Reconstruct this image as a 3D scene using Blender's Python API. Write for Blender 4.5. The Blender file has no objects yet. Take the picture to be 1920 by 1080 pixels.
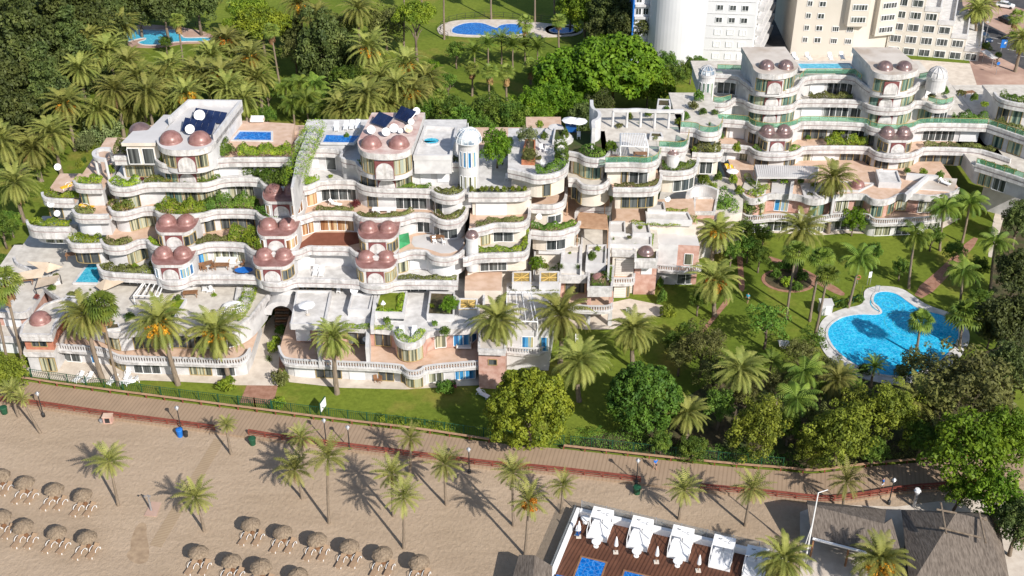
import bpy, math, random
import numpy as np
from mathutils import Vector, Matrix
C = bpy.context.scene
COL = C.collection
# ------------------------------------------------------------------ camera
F_PX, PITCH, CAM_H = 2200.0, math.radians(33.0), 96.0
cd = bpy.data.cameras.new("camera"); cam = bpy.data.objects.new("camera", cd); COL.objects.link(cam)
cam.location = (0, 0, CAM_H); cam.rotation_euler = (math.pi/2 - PITCH, 0, 0)
cd.sensor_width = 36.0; cd.lens = F_PX/1920*36; cd.clip_end = 3000; cd.clip_start = 1
C.camera = cam
# ------------------------------------------------------------------ light
SUN_EL, SUN_AZ = math.radians(36), math.radians(145)
w = bpy.data.worlds.new("World"); C.world = w; w.use_nodes = True
nt = w.node_tree; sky = nt.nodes.new('ShaderNodeTexSky'); sky.sky_type = 'NISHITA'; sky.sun_disc = False
sky.sun_elevation = SUN_EL; sky.sun_rotation = SUN_AZ
bg = nt.nodes['Background']; bg.inputs[1].default_value = 0.11; nt.links.new(sky.outputs[0], bg.inputs[0])
sd = bpy.data.lights.new("sun", 'SUN'); sd.energy = 4.8; sd.angle = math.radians(0.5); sd.color = (1, 0.95, 0.88)
sun = bpy.data.objects.new("sun", sd); COL.objects.link(sun)
sv = Vector((math.cos(SUN_EL)*math.sin(SUN_AZ), math.cos(SUN_EL)*math.cos(SUN_AZ), math.sin(SUN_EL)))
sun.rotation_euler = sv.to_track_quat('Z', 'Y').to_euler(); sun.location = sv*300
C.view_settings.view_transform = 'Standard'; C.view_settings.look = 'None'
C.view_settings.exposure = 0.33; C.view_settings.gamma = 1.0
# ------------------------------------------------------------------ survey helpers
cP, sP = math.cos(PITCH), math.sin(PITCH)
def W(px, py, z=0.0):
    u = (px-960)/F_PX; v = (540-py)/F_PX
    dx, dy, dz = u, cP+v*sP, -sP+v*cP
    t = (z-CAM_H)/dz
    return Vector((dx*t, dy*t, z))
def zat(px, py, Y):
    v = (540-py)/F_PX; dy, dz = cP+v*sP, -sP+v*cP
    t = Y/dy
    return CAM_H+dz*t
def px_of(x, y, z):
    d = y*cP-(z-CAM_H)*sP
    return 960+F_PX*x/d
def ppm(px, py, z=0):
    p = W(px, py, z); return F_PX/(p.y*cP-(z-CAM_H)*sP)
R = random.Random(7)
# ------------------------------------------------------------------ materials
def sock(n, *names):
    for a in names:
        if a in n.inputs: return n.inputs[a]
def newmat(name):
    m = bpy.data.materials.new(name); m.use_nodes = True
    return m, m.node_tree, m.node_tree.nodes['Principled BSDF']
def lk(t, a, b): t.links.new(a, b)
def ramp(t, stops):
    r = t.nodes.new('ShaderNodeValToRGB'); e = r.color_ramp.elements
    while len(e) < len(stops): e.new(0.5)
    for i, (p, c) in enumerate(stops):
        e[i].position = p; e[i].color = (*c, 1)
    return r
def coords(t, kind='pos', scale=(1,1,1), rot=(0,0,0)):
    if kind == 'pos': s = t.nodes.new('ShaderNodeNewGeometry').outputs['Position']
    else: s = t.nodes.new('ShaderNodeTexCoord').outputs['Object']
    mp = t.nodes.new('ShaderNodeMapping'); mp.inputs['Scale'].default_value = scale; mp.inputs['Rotation'].default_value = rot
    lk(t, s, mp.inputs[0]); return mp.outputs[0]
def noise(t, co, scale, detail=4, rough=0.55, dist=0.0):
    n = t.nodes.new('ShaderNodeTexNoise'); n.inputs['Scale'].default_value = scale
    n.inputs['Detail'].default_value = detail; n.inputs['Roughness'].default_value = rough
    n.inputs['Distortion'].default_value = dist; lk(t, co, n.inputs['Vector']); return n.outputs[0]
def mixc(t, fac, a, b, mode='MIX'):
    m = t.nodes.new('ShaderNodeMix'); m.data_type = 'RGBA'; m.blend_type = mode
    for s, v in ((m.inputs[0], fac), (m.inputs[6], a), (m.inputs[7], b)):
        if hasattr(v, 'is_output'): lk(t, v, s)
        elif isinstance(v, (int, float)): s.default_value = v
        else: s.default_value = (*v, 1)
    return m.outputs[2]
def bump(t, b, h, strength=0.3, dist=0.1):
    n = t.nodes.new('ShaderNodeBump'); n.inputs['Strength'].default_value = strength; n.inputs['Distance'].default_value = dist
    lk(t, h, n.inputs['Height']); lk(t, n.outputs[0], b.inputs['Normal'])
def noisy(name, c1, c2, scale=1.0, rough=0.7, lo=0.35, hi=0.65, kind='pos', stretch=(1,1,1), metal=0, bmp=0, detail=5, spec=0.3, c3=None, s3=0.1):
    m, t, b = newmat(name); co = coords(t, kind, stretch); n = noise(t, co, scale, detail)
    r = ramp(t, [(lo, c1), (hi, c2)]); lk(t, n, r.inputs[0]); out = r.outputs[0]
    if c3:
        n3 = noise(t, co, s3, 3); r3 = ramp(t, [(0.45, (0,0,0)), (0.65, (1,1,1))]); lk(t, n3, r3.inputs[0])
        out = mixc(t, r3.outputs[0], out, c3)
    lk(t, out, b.inputs['Base Color']); b.inputs['Roughness'].default_value = rough
    b.inputs['Metallic'].default_value = metal; sock(b, 'Specular IOR Level', 'Specular').default_value = spec
    if bmp: bump(t, b, n, bmp)
    return m
def stripes(name, c1, c2, width, rot, rough=0.7, n_amt=0.4, axis='X', kind='pos', sharp=(0.42,0.58), c3=None, bmp=0):
    m, t, b = newmat(name); co = coords(t, kind, (1,1,1), (0,0,rot))
    wv = t.nodes.new('ShaderNodeTexWave'); wv.bands_direction = axis; wv.inputs['Scale'].default_value = math.pi*2/width/20*1.0
    wv.inputs['Distortion'].default_value = 0.0; lk(t, co, wv.inputs[0])
    r = ramp(t, [(sharp[0], c1), (sharp[1], c2)]); lk(t, wv.outputs[1], r.inputs[0])
    nn = noise(t, co, 0.6, 5); out = mixc(t, 0.0, r.outputs[0], c2)
    rr = ramp(t, [(0.3, (1-n_amt,)*3), (0.7, (1,1,1))]); lk(t, nn, rr.inputs[0])
    out = mixc(t, 1.0, r.outputs[0], rr.outputs[0], 'MULTIPLY')
    lk(t, out, b.inputs['Base Color']); b.inputs['Roughness'].default_value = rough
    sock(b, 'Specular IOR Level', 'Specular').default_value = 0.25
    if bmp: bump(t, b, wv.outputs[1], bmp, 0.05)
    return m
def leafmat(name, c1, c2, c3=None, scale=0.55, trans=0.25, rnd=0.25, rough=0.6):
    m, t, b = newmat(name); co = coords(t, 'obj'); n = noise(t, co, scale, 4)
    st = [(0.36, c1), (0.62, c2)]
    if c3: st.append((0.74, c3))
    r = ramp(t, st); lk(t, n, r.inputs[0])
    oi = t.nodes.new('ShaderNodeObjectInfo'); hs = t.nodes.new('ShaderNodeHueSaturation')
    mr = t.nodes.new('ShaderNodeMapRange'); mr.inputs['To Min'].default_value = 1-rnd; mr.inputs['To Max'].default_value = 1+rnd
    lk(t, oi.outputs['Random'], mr.inputs[0]); lk(t, mr.outputs[0], hs.inputs['Value'])
    mh = t.nodes.new('ShaderNodeMapRange'); mh.inputs['To Min'].default_value = 0.485; mh.inputs['To Max'].default_value = 0.512
    lk(t, oi.outputs['Random'], mh.inputs[0]); lk(t, mh.outputs[0], hs.inputs['Hue'])
    lk(t, r.outputs[0], hs.inputs['Color']); lk(t, hs.outputs[0], b.inputs['Base Color'])
    b.inputs['Roughness'].default_value = rough; sock(b, 'Specular IOR Level', 'Specular').default_value = 0.25
    tr = t.nodes.new('ShaderNodeBsdfTranslucent'); lk(t, hs.outputs[0], tr.inputs[0])
    mx = t.nodes.new('ShaderNodeMixShader'); mx.inputs[0].default_value = trans
    out = t.nodes['Material Output']; lk(t, b.outputs[0], mx.inputs[1]); lk(t, tr.outputs[0], mx.inputs[2]); lk(t, mx.outputs[0], out.inputs[0])
    return m
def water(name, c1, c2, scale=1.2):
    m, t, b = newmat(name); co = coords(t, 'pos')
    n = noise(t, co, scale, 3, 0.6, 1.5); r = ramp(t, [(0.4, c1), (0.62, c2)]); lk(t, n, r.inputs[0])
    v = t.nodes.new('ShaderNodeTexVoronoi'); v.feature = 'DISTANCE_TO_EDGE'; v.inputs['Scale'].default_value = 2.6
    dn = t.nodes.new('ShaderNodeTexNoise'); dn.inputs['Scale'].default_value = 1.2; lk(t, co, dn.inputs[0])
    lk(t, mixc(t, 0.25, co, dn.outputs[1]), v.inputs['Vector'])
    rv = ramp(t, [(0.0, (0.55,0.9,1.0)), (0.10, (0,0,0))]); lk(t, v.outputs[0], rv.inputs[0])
    out = mixc(t, 0.14, r.outputs[0], rv.outputs[0], 'ADD')  # caustic light lines painted into the water colour
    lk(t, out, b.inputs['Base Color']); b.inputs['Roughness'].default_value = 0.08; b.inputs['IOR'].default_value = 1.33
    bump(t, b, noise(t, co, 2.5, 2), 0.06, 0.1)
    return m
M = {}
M['white'] = noisy('white_stucco', (0.442,0.432,0.432), (0.580,0.570,0.567), 0.7, 0.75, 0.3, 0.62)
def marble():
    m, t, b = newmat('weathered_marble'); co = coords(t, 'pos', (0.8,0.8,0.8)); n = noise(t, co, 1.1, 7, 0.7, 0.6)
    r = ramp(t, [(0.34, (0.36,0.35,0.345)), (0.5, (0.55,0.53,0.52)), (0.66, (0.68,0.665,0.65))]); lk(t, n, r.inputs[0])
    n2 = noise(t, coords(t, 'pos', (1.6,1.6,0.12)), 1.5, 5); r2 = ramp(t, [(0.34, (0.72,0.70,0.68)), (0.55, (1,1,1))]); lk(t, n2, r2.inputs[0])
    o = mixc(t, 0.8, r.outputs[0], r2.outputs[0], 'MULTIPLY')
    lk(t, o, b.inputs['Base Color']); b.inputs['Roughness'].default_value = 0.55; return m
M['marble'] = marble()
M['groove'] = noisy('red_stone_groove', (0.30,0.20,0.20), (0.42,0.32,0.31), 1.5, 0.7)
M['cream'] = noisy('cream_stucco', (0.546,0.479,0.404), (0.651,0.592,0.516), 0.5, 0.8)
M['pink'] = noisy('pink_brick', (0.42,0.23,0.18), (0.55,0.36,0.30), 1.2, 0.8)
M['brick'] = noisy('red_brick', (0.36,0.13,0.08), (0.46,0.20,0.13), 1.3, 0.8)
M['floor'] = noisy('pale_tile', (0.46,0.42,0.37), (0.60,0.56,0.50), 0.9, 0.75, bmp=0.05)
M['floorw'] = noisy('white_tile', (0.478,0.460,0.442), (0.644,0.626,0.607), 0.9, 0.7)
M['floorp'] = noisy('peach_tile', (0.50,0.34,0.24), (0.60,0.44,0.34), 0.8, 0.8)
M['floorr'] = noisy('brown_carpet', (0.17,0.06,0.035), (0.22,0.08,0.05), 0.8, 0.9)
M['roofstain'] = noisy('stained_roof', (0.62,0.52,0.47), (0.42,0.24,0.21), 0.5, 0.8, 0.42, 0.72)
M['roofgrey'] = noisy('grey_roof', (0.48,0.43,0.38), (0.56,0.51,0.46), 0.35, 0.85, c3=(0.40,0.33,0.27), s3=0.25)
M['roofpale'] = noisy('pale_roof', (0.495,0.477,0.468), (0.567,0.549,0.540), 0.35, 0.85)
M['copper'] = noisy('copper_sheet', (0.215,0.101,0.087), (0.311,0.166,0.150), 1.4, 0.38, metal=0.08, spec=0.5)
M['copperd'] = noisy('dark_copper_sheet', (0.176,0.119,0.119), (0.270,0.182,0.168), 1.4, 0.3, metal=0.4, spec=0.6)
M['maroon'] = noisy('maroon_stone', (0.15,0.05,0.05), (0.20,0.07,0.07), 2, 0.5)
M['gold'] = noisy('gold_frame', (0.42,0.30,0.12), (0.50,0.38,0.18), 3, 0.4, metal=0.3)
M['wframe'] = noisy('white_frame', (0.70,0.70,0.70), (0.78,0.78,0.78), 3, 0.5)
def curtain(name, stops, wid=1.6):
    m, t, b = newmat(name); co = coords(t, 'pos', (wid, wid*0.6, 0.02)); n = noise(t, co, 1.5, 4, 0.6)
    r = ramp(t, stops); r.color_ramp.interpolation = 'EASE'; lk(t, n, r.inputs[0]); lk(t, r.outputs[0], b.inputs['Base Color'])
    b.inputs['Roughness'].default_value = 0.12; sock(b, 'Specular IOR Level', 'Specular').default_value = 0.5
    return m
M['glass'] = curtain('curtained_glass', [(0.34, (0.02,0.025,0.025)), (0.46, (0.12,0.13,0.09)), (0.54, (0.46,0.44,0.30)), (0.64, (0.30,0.34,0.30))])
M['glassg'] = curtain('green_curtained_glass', [(0.34, (0.015,0.03,0.03)), (0.5, (0.10,0.17,0.14)), (0.6, (0.36,0.40,0.28))])
M['glassd'] = curtain('dark_glass', [(0.35, (0.015,0.02,0.022)), (0.6, (0.10,0.11,0.11)), (0.7, (0.26,0.27,0.26))])
M['glassb'] = curtain('blue_curtained_glass', [(0.40, (0.02,0.10,0.25)), (0.5, (0.05,0.28,0.55)), (0.6, (0.45,0.40,0.20))])
M['glassw'] = curtain('brown_curtained_glass', [(0.38, (0.10,0.04,0.02)), (0.5, (0.34,0.17,0.08)), (0.6, (0.55,0.42,0.25))])
M['shutter'] = stripes('white_shutter', (0.60,0.60,0.61), (0.76,0.76,0.77), 0.18, 0, 0.6, 0.05, 'Z')
M['garage'] = stripes('white_slatted_door', (0.52,0.49,0.45), (0.66,0.63,0.58), 0.3, 0, 0.6, 0.08, 'Z')
def gglass():
    m, t, b = newmat('green_glass'); b.inputs['Base Color'].default_value = (0.20,0.42,0.31,1); b.inputs['Roughness'].default_value = 0.1
    tr = t.nodes.new('ShaderNodeBsdfTransparent'); tr.inputs[0].default_value = (0.74,0.92,0.82,1)
    mx = t.nodes.new('ShaderNodeMixShader'); mx.inputs[0].default_value = 0.74
    lk(t, b.outputs[0], mx.inputs[1]); lk(t, tr.outputs[0], mx.inputs[2]); lk(t, mx.outputs[0], t.nodes['Material Output'].inputs[0]); return m
M['gglass'] = gglass()
def cglass():
    m, t, b = newmat('clear_glass'); b.inputs['Base Color'].default_value = (0.3,0.33,0.35,1); b.inputs['Roughness'].default_value = 0.1
    tr = t.nodes.new('ShaderNodeBsdfTransparent'); tr.inputs[0].default_value = (0.88,0.9,0.92,1); mx = t.nodes.new('ShaderNodeMixShader'); mx.inputs[0].default_value = 0.8
    lk(t, b.outputs[0], mx.inputs[1]); lk(t, tr.outputs[0], mx.inputs[2]); lk(t, mx.outputs[0], t.nodes['Material Output'].inputs[0]); return m
M['cglass'] = cglass()
M['dome_glass'] = noisy('dome_glass', (0.16,0.21,0.27), (0.55,0.60,0.64), 0.6, 0.1, 0.45, 0.55, spec=0.7)
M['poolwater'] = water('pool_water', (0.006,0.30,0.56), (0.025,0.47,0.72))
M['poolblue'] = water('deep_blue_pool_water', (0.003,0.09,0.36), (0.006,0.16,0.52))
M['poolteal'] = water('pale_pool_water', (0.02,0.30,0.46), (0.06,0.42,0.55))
M['solar'] = noisy('solar_glass', (0.008,0.014,0.045), (0.018,0.032,0.09), 0.5, 0.15, spec=0.6)
M['metal'] = noisy('grey_metal', (0.36,0.36,0.37), (0.45,0.45,0.46), 2, 0.4, metal=0.6)
M['dishw'] = noisy('white_dish', (0.70,0.70,0.70), (0.77,0.77,0.77), 1, 0.5, kind='obj')
M['disho'] = noisy('rusty_dish', (0.66,0.62,0.55), (0.55,0.27,0.10), 0.9, 0.6, 0.45, 0.7, kind='obj')
def sandmat():
    m, t, b = newmat('beach_sand'); co = coords(t, 'pos')
    n = noise(t, co, 0.06, 4); n2 = noise(t, coords(t, 'pos', (1,0.75,1), (0,0,0.5)), 2.3, 5, 0.65)
    r = ramp(t, [(0.3, (0.375,0.285,0.20)), (0.7, (0.45,0.345,0.25))]); lk(t, n, r.inputs[0])
    r2 = ramp(t, [(0.3, (0.84,0.83,0.81)), (0.6, (1,1,1))]); lk(t, n2, r2.inputs[0])
    n5 = noise(t, coords(t, 'pos', (0.25,1.0,1), (0,0,0.3)), 0.5, 5, 0.7); r5 = ramp(t, [(0.35, (0.86,0.85,0.84)), (0.6, (1,1,1))]); lk(t, n5, r5.inputs[0])
    lk(t, mixc(t, 0.8, mixc(t, 0.7, r.outputs[0], r2.outputs[0], 'MULTIPLY'), r5.outputs[0], 'MULTIPLY'), b.inputs['Base Color']); b.inputs['Roughness'].default_value = 0.95
    sock(b, 'Specular IOR Level', 'Specular').default_value = 0.1
    n4 = noise(t, co, 1.3, 3, 0.6); mx = mixc(t, 0.35, n2, n4); bump(t, b, mx, 0.8, 0.22); return m
M['sand'] = sandmat()
M['wetsand'] = noisy('wet_sand', (0.265,0.187,0.120), (0.380,0.275,0.180), 1.3, 0.85, bmp=0.2)
def grassmat():
    m, t, b = newmat('lawn_grass'); co = coords(t, 'pos')
    n = noise(t, co, 0.05, 5, 0.6, 0.4); n2 = noise(t, co, 1.3, 6, 0.7); n3 = noise(t, co, 0.11, 4)
    r = ramp(t, [(0.34, (0.10,0.145,0.018)), (0.6, (0.165,0.205,0.028))]); lk(t, n, r.inputs[0])
    r3 = ramp(t, [(0.56, (0,0,0)), (0.72, (1,1,1))]); lk(t, n3, r3.inputs[0])
    o = mixc(t, r3.outputs[0], r.outputs[0], (0.25,0.215,0.05))
    r2 = ramp(t, [(0.3, (0.68,0.70,0.65)), (0.65, (1.1,1.1,1.1))]); lk(t, n2, r2.inputs[0])
    lk(t, mixc(t, 1, o, r2.outputs[0], 'MULTIPLY'), b.inputs['Base Color']); b.inputs['Roughness'].default_value = 0.9
    sock(b, 'Specular IOR Level', 'Specular').default_value = 0.1; bump(t, b, n2, 0.35, 0.08); return m
M['grass'] = grassmat()
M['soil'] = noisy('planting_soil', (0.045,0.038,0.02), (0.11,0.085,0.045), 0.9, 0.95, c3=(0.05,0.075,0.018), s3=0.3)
M['redpath'] = noisy('red_brick_paving', (0.26,0.13,0.085), (0.36,0.20,0.14), 1.4, 0.9)
M['paving'] = noisy('pale_stone_paving', (0.50,0.43,0.36), (0.62,0.55,0.47), 0.8, 0.85)
M['pinkpave'] = noisy('pink_paving', (0.40,0.26,0.20), (0.50,0.35,0.28), 0.35, 0.9, c3=(0.30,0.19,0.15), s3=0.12)
M['asphalt'] = noisy('asphalt', (0.05,0.05,0.055), (0.085,0.08,0.08), 0.6, 0.9)
M['plank'] = stripes('boardwalk_planks', (0.294,0.210,0.140), (0.360,0.258,0.177), 0.5, 0.23, 0.85, 0.14, 'X', sharp=(0.05,0.4))
M['deck'] = stripes('deck_planks', (0.085,0.035,0.02), (0.15,0.065,0.038), 0.42, 0.45, 0.5, 0.35, 'X', sharp=(0.1,0.4))
M['mat'] = stripes('slatted_path', (0.33,0.24,0.155), (0.375,0.28,0.185), 0.4, 1.2, 0.9, 0.1, 'X')
M['redwood'] = noisy('red_painted_wood', (0.18,0.045,0.03), (0.26,0.075,0.05), 1.5, 0.7)
M['palewood'] = noisy('weathered_wood', (0.34,0.20,0.12), (0.44,0.28,0.18), 1.5, 0.8)
M['greenmetal'] = noisy('green_metal', (0.012,0.06,0.03), (0.02,0.09,0.045), 2, 0.5)
M['khaki'] = noisy('khaki_panel', (0.27,0.19,0.06), (0.36,0.26,0.10), 1.2, 0.7)
M['goldbright'] = noisy('yellow_painted_frame', (0.62,0.42,0.12), (0.68,0.48,0.16), 2, 0.6)
M['black'] = noisy('black_metal', (0.02,0.02,0.022), (0.04,0.04,0.04), 2, 0.5)
M['lampglass'] = noisy('frosted_lamp', (0.45,0.47,0.50), (0.60,0.62,0.64), 2, 0.25)
M['thatch'] = noisy('straw_thatch', (0.15,0.11,0.075), (0.28,0.215,0.15), 5, 0.95, kind='obj', stretch=(1,1,0.5), bmp=0.5)
M['thatchgrey'] = noisy('grey_thatch', (0.10,0.08,0.065), (0.20,0.165,0.135), 2.2, 0.95, stretch=(3,0.5,1), bmp=0.5)
M['cloth'] = noisy('white_canvas', (0.74,0.74,0.75), (0.80,0.80,0.80), 0.7, 0.8)
M['beigecloth'] = noisy('beige_canvas', (0.48,0.38,0.28), (0.58,0.47,0.36), 0.7, 0.85)
M['plasticw'] = noisy('white_plastic', (0.74,0.74,0.74), (0.80,0.80,0.80), 2, 0.4, kind='obj')
M['meshbrown'] = noisy('tan_mesh_fabric', (0.30,0.20,0.13), (0.36,0.25,0.16), 2, 0.8, kind='obj')
M['frame_dark'] = noisy('dark_lounger_frame', (0.03,0.025,0.02), (0.05,0.04,0.03), 2, 0.6, kind='obj')
M['yellow'] = noisy('yellow_cushion', (0.70,0.38,0.02), (0.75,0.44,0.03), 2, 0.7, kind='obj')
M['blue'] = noisy('blue_paint', (0.01,0.12,0.45), (0.02,0.17,0.55), 2, 0.5, kind='obj')
M['bluecloth'] = noisy('blue_tarpaulin', (0.005,0.06,0.22), (0.01,0.09,0.30), 1, 0.6)
M['greencloth'] = noisy('green_netting', (0.03,0.20,0.08), (0.05,0.27,0.11), 0.8, 0.8)
M['wood'] = noisy('brown_wood', (0.20,0.10,0.05), (0.28,0.15,0.08), 2, 0.6, kind='obj')
M['terracotta'] = noisy('terracotta', (0.35,0.13,0.06), (0.42,0.17,0.09), 2, 0.8, kind='obj')
M['skin'] = noisy('skin', (0.42,0.25,0.17), (0.48,0.29,0.20), 2, 0.6, kind='obj')
M['hair'] = noisy('dark_hair', (0.02,0.015,0.01), (0.04,0.03,0.02), 2, 0.6, kind='obj')
M['trunk'] = noisy('palm_bark', (0.16,0.125,0.09), (0.27,0.21,0.155), 1.0, 0.95, kind='obj', stretch=(2,2,9), bmp=0.6)
M['bark'] = noisy('tree_bark', (0.12,0.09,0.065), (0.24,0.19,0.14), 1.5, 0.95, kind='obj', stretch=(2,2,0.6), bmp=0.5)
M['palm'] = leafmat('date_palm_leaf', (0.165,0.194,0.040), (0.302,0.304,0.073), (0.408,0.363,0.105), 0.5, 0.22)
M['palmy'] = leafmat('beach_palm_leaf', (0.168,0.187,0.044), (0.337,0.326,0.088), (0.455,0.404,0.142), 0.5, 0.22)
M['palmg'] = leafmat('feather_palm_leaf', (0.083,0.149,0.022), (0.203,0.269,0.037), (0.314,0.342,0.060), 0.5, 0.25)
M['fan'] = leafmat('fan_palm_leaf', (0.140,0.219,0.036), (0.281,0.343,0.062), (0.436,0.421,0.089), 0.8, 0.25)
M['deadleaf'] = leafmat('dead_palm_leaf', (0.19,0.11,0.05), (0.33,0.20,0.09), None, 0.8, 0.15)
M['fruit'] = leafmat('orange_dates', (0.42,0.15,0.01), (0.60,0.27,0.02), None, 1.5, 0.0)
M['lf_pine'] = leafmat('pine_foliage', (0.100,0.155,0.012), (0.237,0.292,0.022), (0.331,0.375,0.037), 0.5, 0.2, 0.12)
M['lf_yel'] = leafmat('yellow_green_foliage', (0.095,0.128,0.015), (0.225,0.262,0.026), (0.315,0.333,0.046), 0.6, 0.2, 0.15)
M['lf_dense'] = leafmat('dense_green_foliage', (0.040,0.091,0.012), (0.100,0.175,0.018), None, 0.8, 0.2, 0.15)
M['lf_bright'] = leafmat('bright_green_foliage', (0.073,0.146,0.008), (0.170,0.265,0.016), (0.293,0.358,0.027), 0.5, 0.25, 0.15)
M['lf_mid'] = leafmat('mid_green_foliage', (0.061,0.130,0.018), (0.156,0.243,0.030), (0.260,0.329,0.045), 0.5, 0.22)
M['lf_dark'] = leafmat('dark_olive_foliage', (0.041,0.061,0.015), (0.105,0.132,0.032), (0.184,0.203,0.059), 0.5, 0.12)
M['lf_grey'] = leafmat('grey_green_foliage', (0.104,0.147,0.052), (0.243,0.286,0.111), None, 0.6, 0.2)
M['lf_brown'] = leafmat('brownish_foliage', (0.086,0.092,0.024), (0.179,0.194,0.053), (0.244,0.304,0.064), 0.5, 0.15)
M['lf_hedge'] = leafmat('hedge_foliage', (0.109,0.194,0.018), (0.279,0.360,0.027), (0.478,0.485,0.045), 1.2, 0.2, 0.3)
M['fl_pink'] = leafmat('pink_blossom', (0.36,0.06,0.12), (0.5,0.12,0.2), None, 1.2, 0.2)
M['fl_red'] = leafmat('red_blossom', (0.09,0.13,0.02), (0.16,0.15,0.03), (0.30,0.08,0.06), 1.3, 0.2)
M['fl_dark'] = leafmat('dark_red_leaf', (0.12,0.03,0.03), (0.24,0.06,0.05), None, 1.3, 0.2)
M['towerwhite'] = noisy('white_render', (0.58,0.58,0.59), (0.64,0.64,0.65), 0.12, 0.7)
M['towercream'] = noisy('beige_render', (0.52,0.48,0.42), (0.57,0.53,0.47), 0.12, 0.8)
# ------------------------------------------------------------------ object helpers
class MB:
    def __init__(s): s.v = []; s.f = []; s.m = []
    def add(s, vs, fs, mi=0):
        o = len(s.v); s.v += [tuple(q) for q in vs]; s.f += [tuple(i+o for i in f) for f in fs]; s.m += [mi]*len(fs)
    def box(s, c, d, rz=0, mi=0, tilt=0):
        x, y, z = c; a, b, h = d[0]/2, d[1]/2, d[2]/2; ca, sa = math.cos(rz), math.sin(rz); ct, st = math.cos(tilt), math.sin(tilt)
        vs = []
        for k in (-h, h):
            for i, j in ((-a,-b), (a,-b), (a,b), (-a,b)):
                jj, kk = j*ct-k*st, j*st+k*ct
                vs.append((x+i*ca-jj*sa, y+i*sa+jj*ca, z+kk))
        s.add(vs, [(3,2,1,0), (4,5,6,7), (0,1,5,4), (1,2,6,5), (2,3,7,6), (3,0,4,7)], mi)
    def prism(s, poly, z0, z1, mi=0, top=None):
        n = len(poly)
        a = sum(poly[i][0]*poly[(i+1)%n][1]-poly[(i+1)%n][0]*poly[i][1] for i in range(n))
        if a < 0: poly = poly[::-1]
        vs = [(p[0], p[1], z0) for p in poly]+[(p[0], p[1], z1) for p in poly]
        s.add(vs, [tuple(range(n-1,-1,-1))]+[(i, (i+1)%n, n+(i+1)%n, n+i) for i in range(n)], mi)
        s.add([(p[0], p[1], z1) for p in poly], [tuple(range(n))], mi if top is None else top)
    def cyl(s, p, q, r0, r1=None, n=8, mi=0, cap=True):
        r1 = r0 if r1 is None else r1; p, q = Vector(p), Vector(q); d = (q-p)
        if d.length < 1e-6: return
        d.normalize(); a = d.orthogonal().normalized(); b = d.cross(a)
        vs = []
        for c, r in ((p, r0), (q, r1)):
            for i in range(n):
                t = 2*math.pi*i/n; vs.append(c+a*math.cos(t)*r+b*math.sin(t)*r)
        fs = [(i, (i+1)%n, n+(i+1)%n, n+i) for i in range(n)]
        if cap: fs += [tuple(range(n-1,-1,-1)), tuple(range(n,2*n))]
        s.add(vs, fs, mi)
    def lathe(s, c, prof, n=16, mi=0, a0=0, a1=2*math.pi, sy=1.0):
        full = abs(a1-a0-2*math.pi) < 1e-6; k = n if full else n+1; vs = []
        for r, z in prof:
            for i in range(k):
                t = a0+(a1-a0)*i/n; vs.append((c[0]+r*math.cos(t), c[1]+r*math.sin(t)*sy, c[2]+z))
        fs = []
        for j in range(len(prof)-1):
            for i in range(n):
                i2 = (i+1)%k; fs.append((j*k+i, j*k+i2, (j+1)*k+i2, (j+1)*k+i))
        s.add(vs, fs, mi)
    def sweep(s, line, prof, closed=False):
        # line: 2-D outer edge, walked with the inside on the left; prof: (inset, z, material of the strip to the next point)
        offs = {}
        for d, z, m in prof:
            if d not in offs: offs[d] = offset(line, d, closed)
        n = len(line); o = len(s.v); k = len(prof)
        for d, z, m in prof:
            s.v += [(p[0], p[1], z) for p in offs[d]]
        rng = n if closed else n-1
        for j in range(k-1):
            for i in range(rng):
                i2 = (i+1)%n
                s.f.append((o+j*n+i, o+j*n+i2, o+(j+1)*n+i2, o+(j+1)*n+i)); s.m.append(prof[j][2])
        if not closed:
            s.f.append(tuple(o+j*n for j in range(k))); s.m.append(prof[0][2])
            s.f.append(tuple(o+j*n+n-1 for j in range(k-1,-1,-1))); s.m.append(prof[0][2])
    def build(s, name, mats, parent=None, smooth=False, loc=None):
        if not isinstance(mats, (list, tuple)): mats = [mats]
        me = bpy.data.meshes.new(name); off = Vector((0,0,0))
        if parent is not None:
            off = Vector(parent.location); pp = parent.parent
            while pp is not None: off += Vector(pp.location); pp = pp.parent
        if loc is not None: off = Vector(loc)
        me.from_pydata([(a-off.x, b-off.y, c-off.z) for a, b, c in s.v], [], s.f)
        for m in mats: me.materials.append(M[m] if isinstance(m, str) else m)
        if len(mats) > 1: me.polygons.foreach_set('material_index', s.m)
        if smooth: me.polygons.foreach_set('use_smooth', [True]*len(s.f))
        me.update(); o = bpy.data.objects.new(name, me); COL.objects.link(o)
        if loc is not None: o.location = loc
        if parent is not None: o.parent = parent
        return o
def offset(line, d, closed=False):
    n = len(line); out = []
    if d == 0: return list(line)
    for i in range(n):
        a = line[i-1] if (i > 0 or closed) else None; b = line[(i+1)%n] if (i < n-1 or closed) else None; p = line[i]
        def nrm(u, v):
            dx, dy = v[0]-u[0], v[1]-u[1]; L = math.hypot(dx, dy) or 1; return (-dy/L, dx/L)
        if a is None: nx, ny = nrm(p, b); k = 1
        elif b is None: nx, ny = nrm(a, p); k = 1
        else:
            n1 = nrm(a, p); n2 = nrm(p, b); nx, ny = n1[0]+n2[0], n1[1]+n2[1]; L = math.hypot(nx, ny)
            if L < 1e-6: nx, ny = n1; k = 1
            else:
                nx, ny = nx/L, ny/L; k = min(1.6, 1/max(0.3, nx*n1[0]+ny*n1[1]))
        out.append((p[0]+nx*d*k, p[1]+ny*d*k))
    return out
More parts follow.
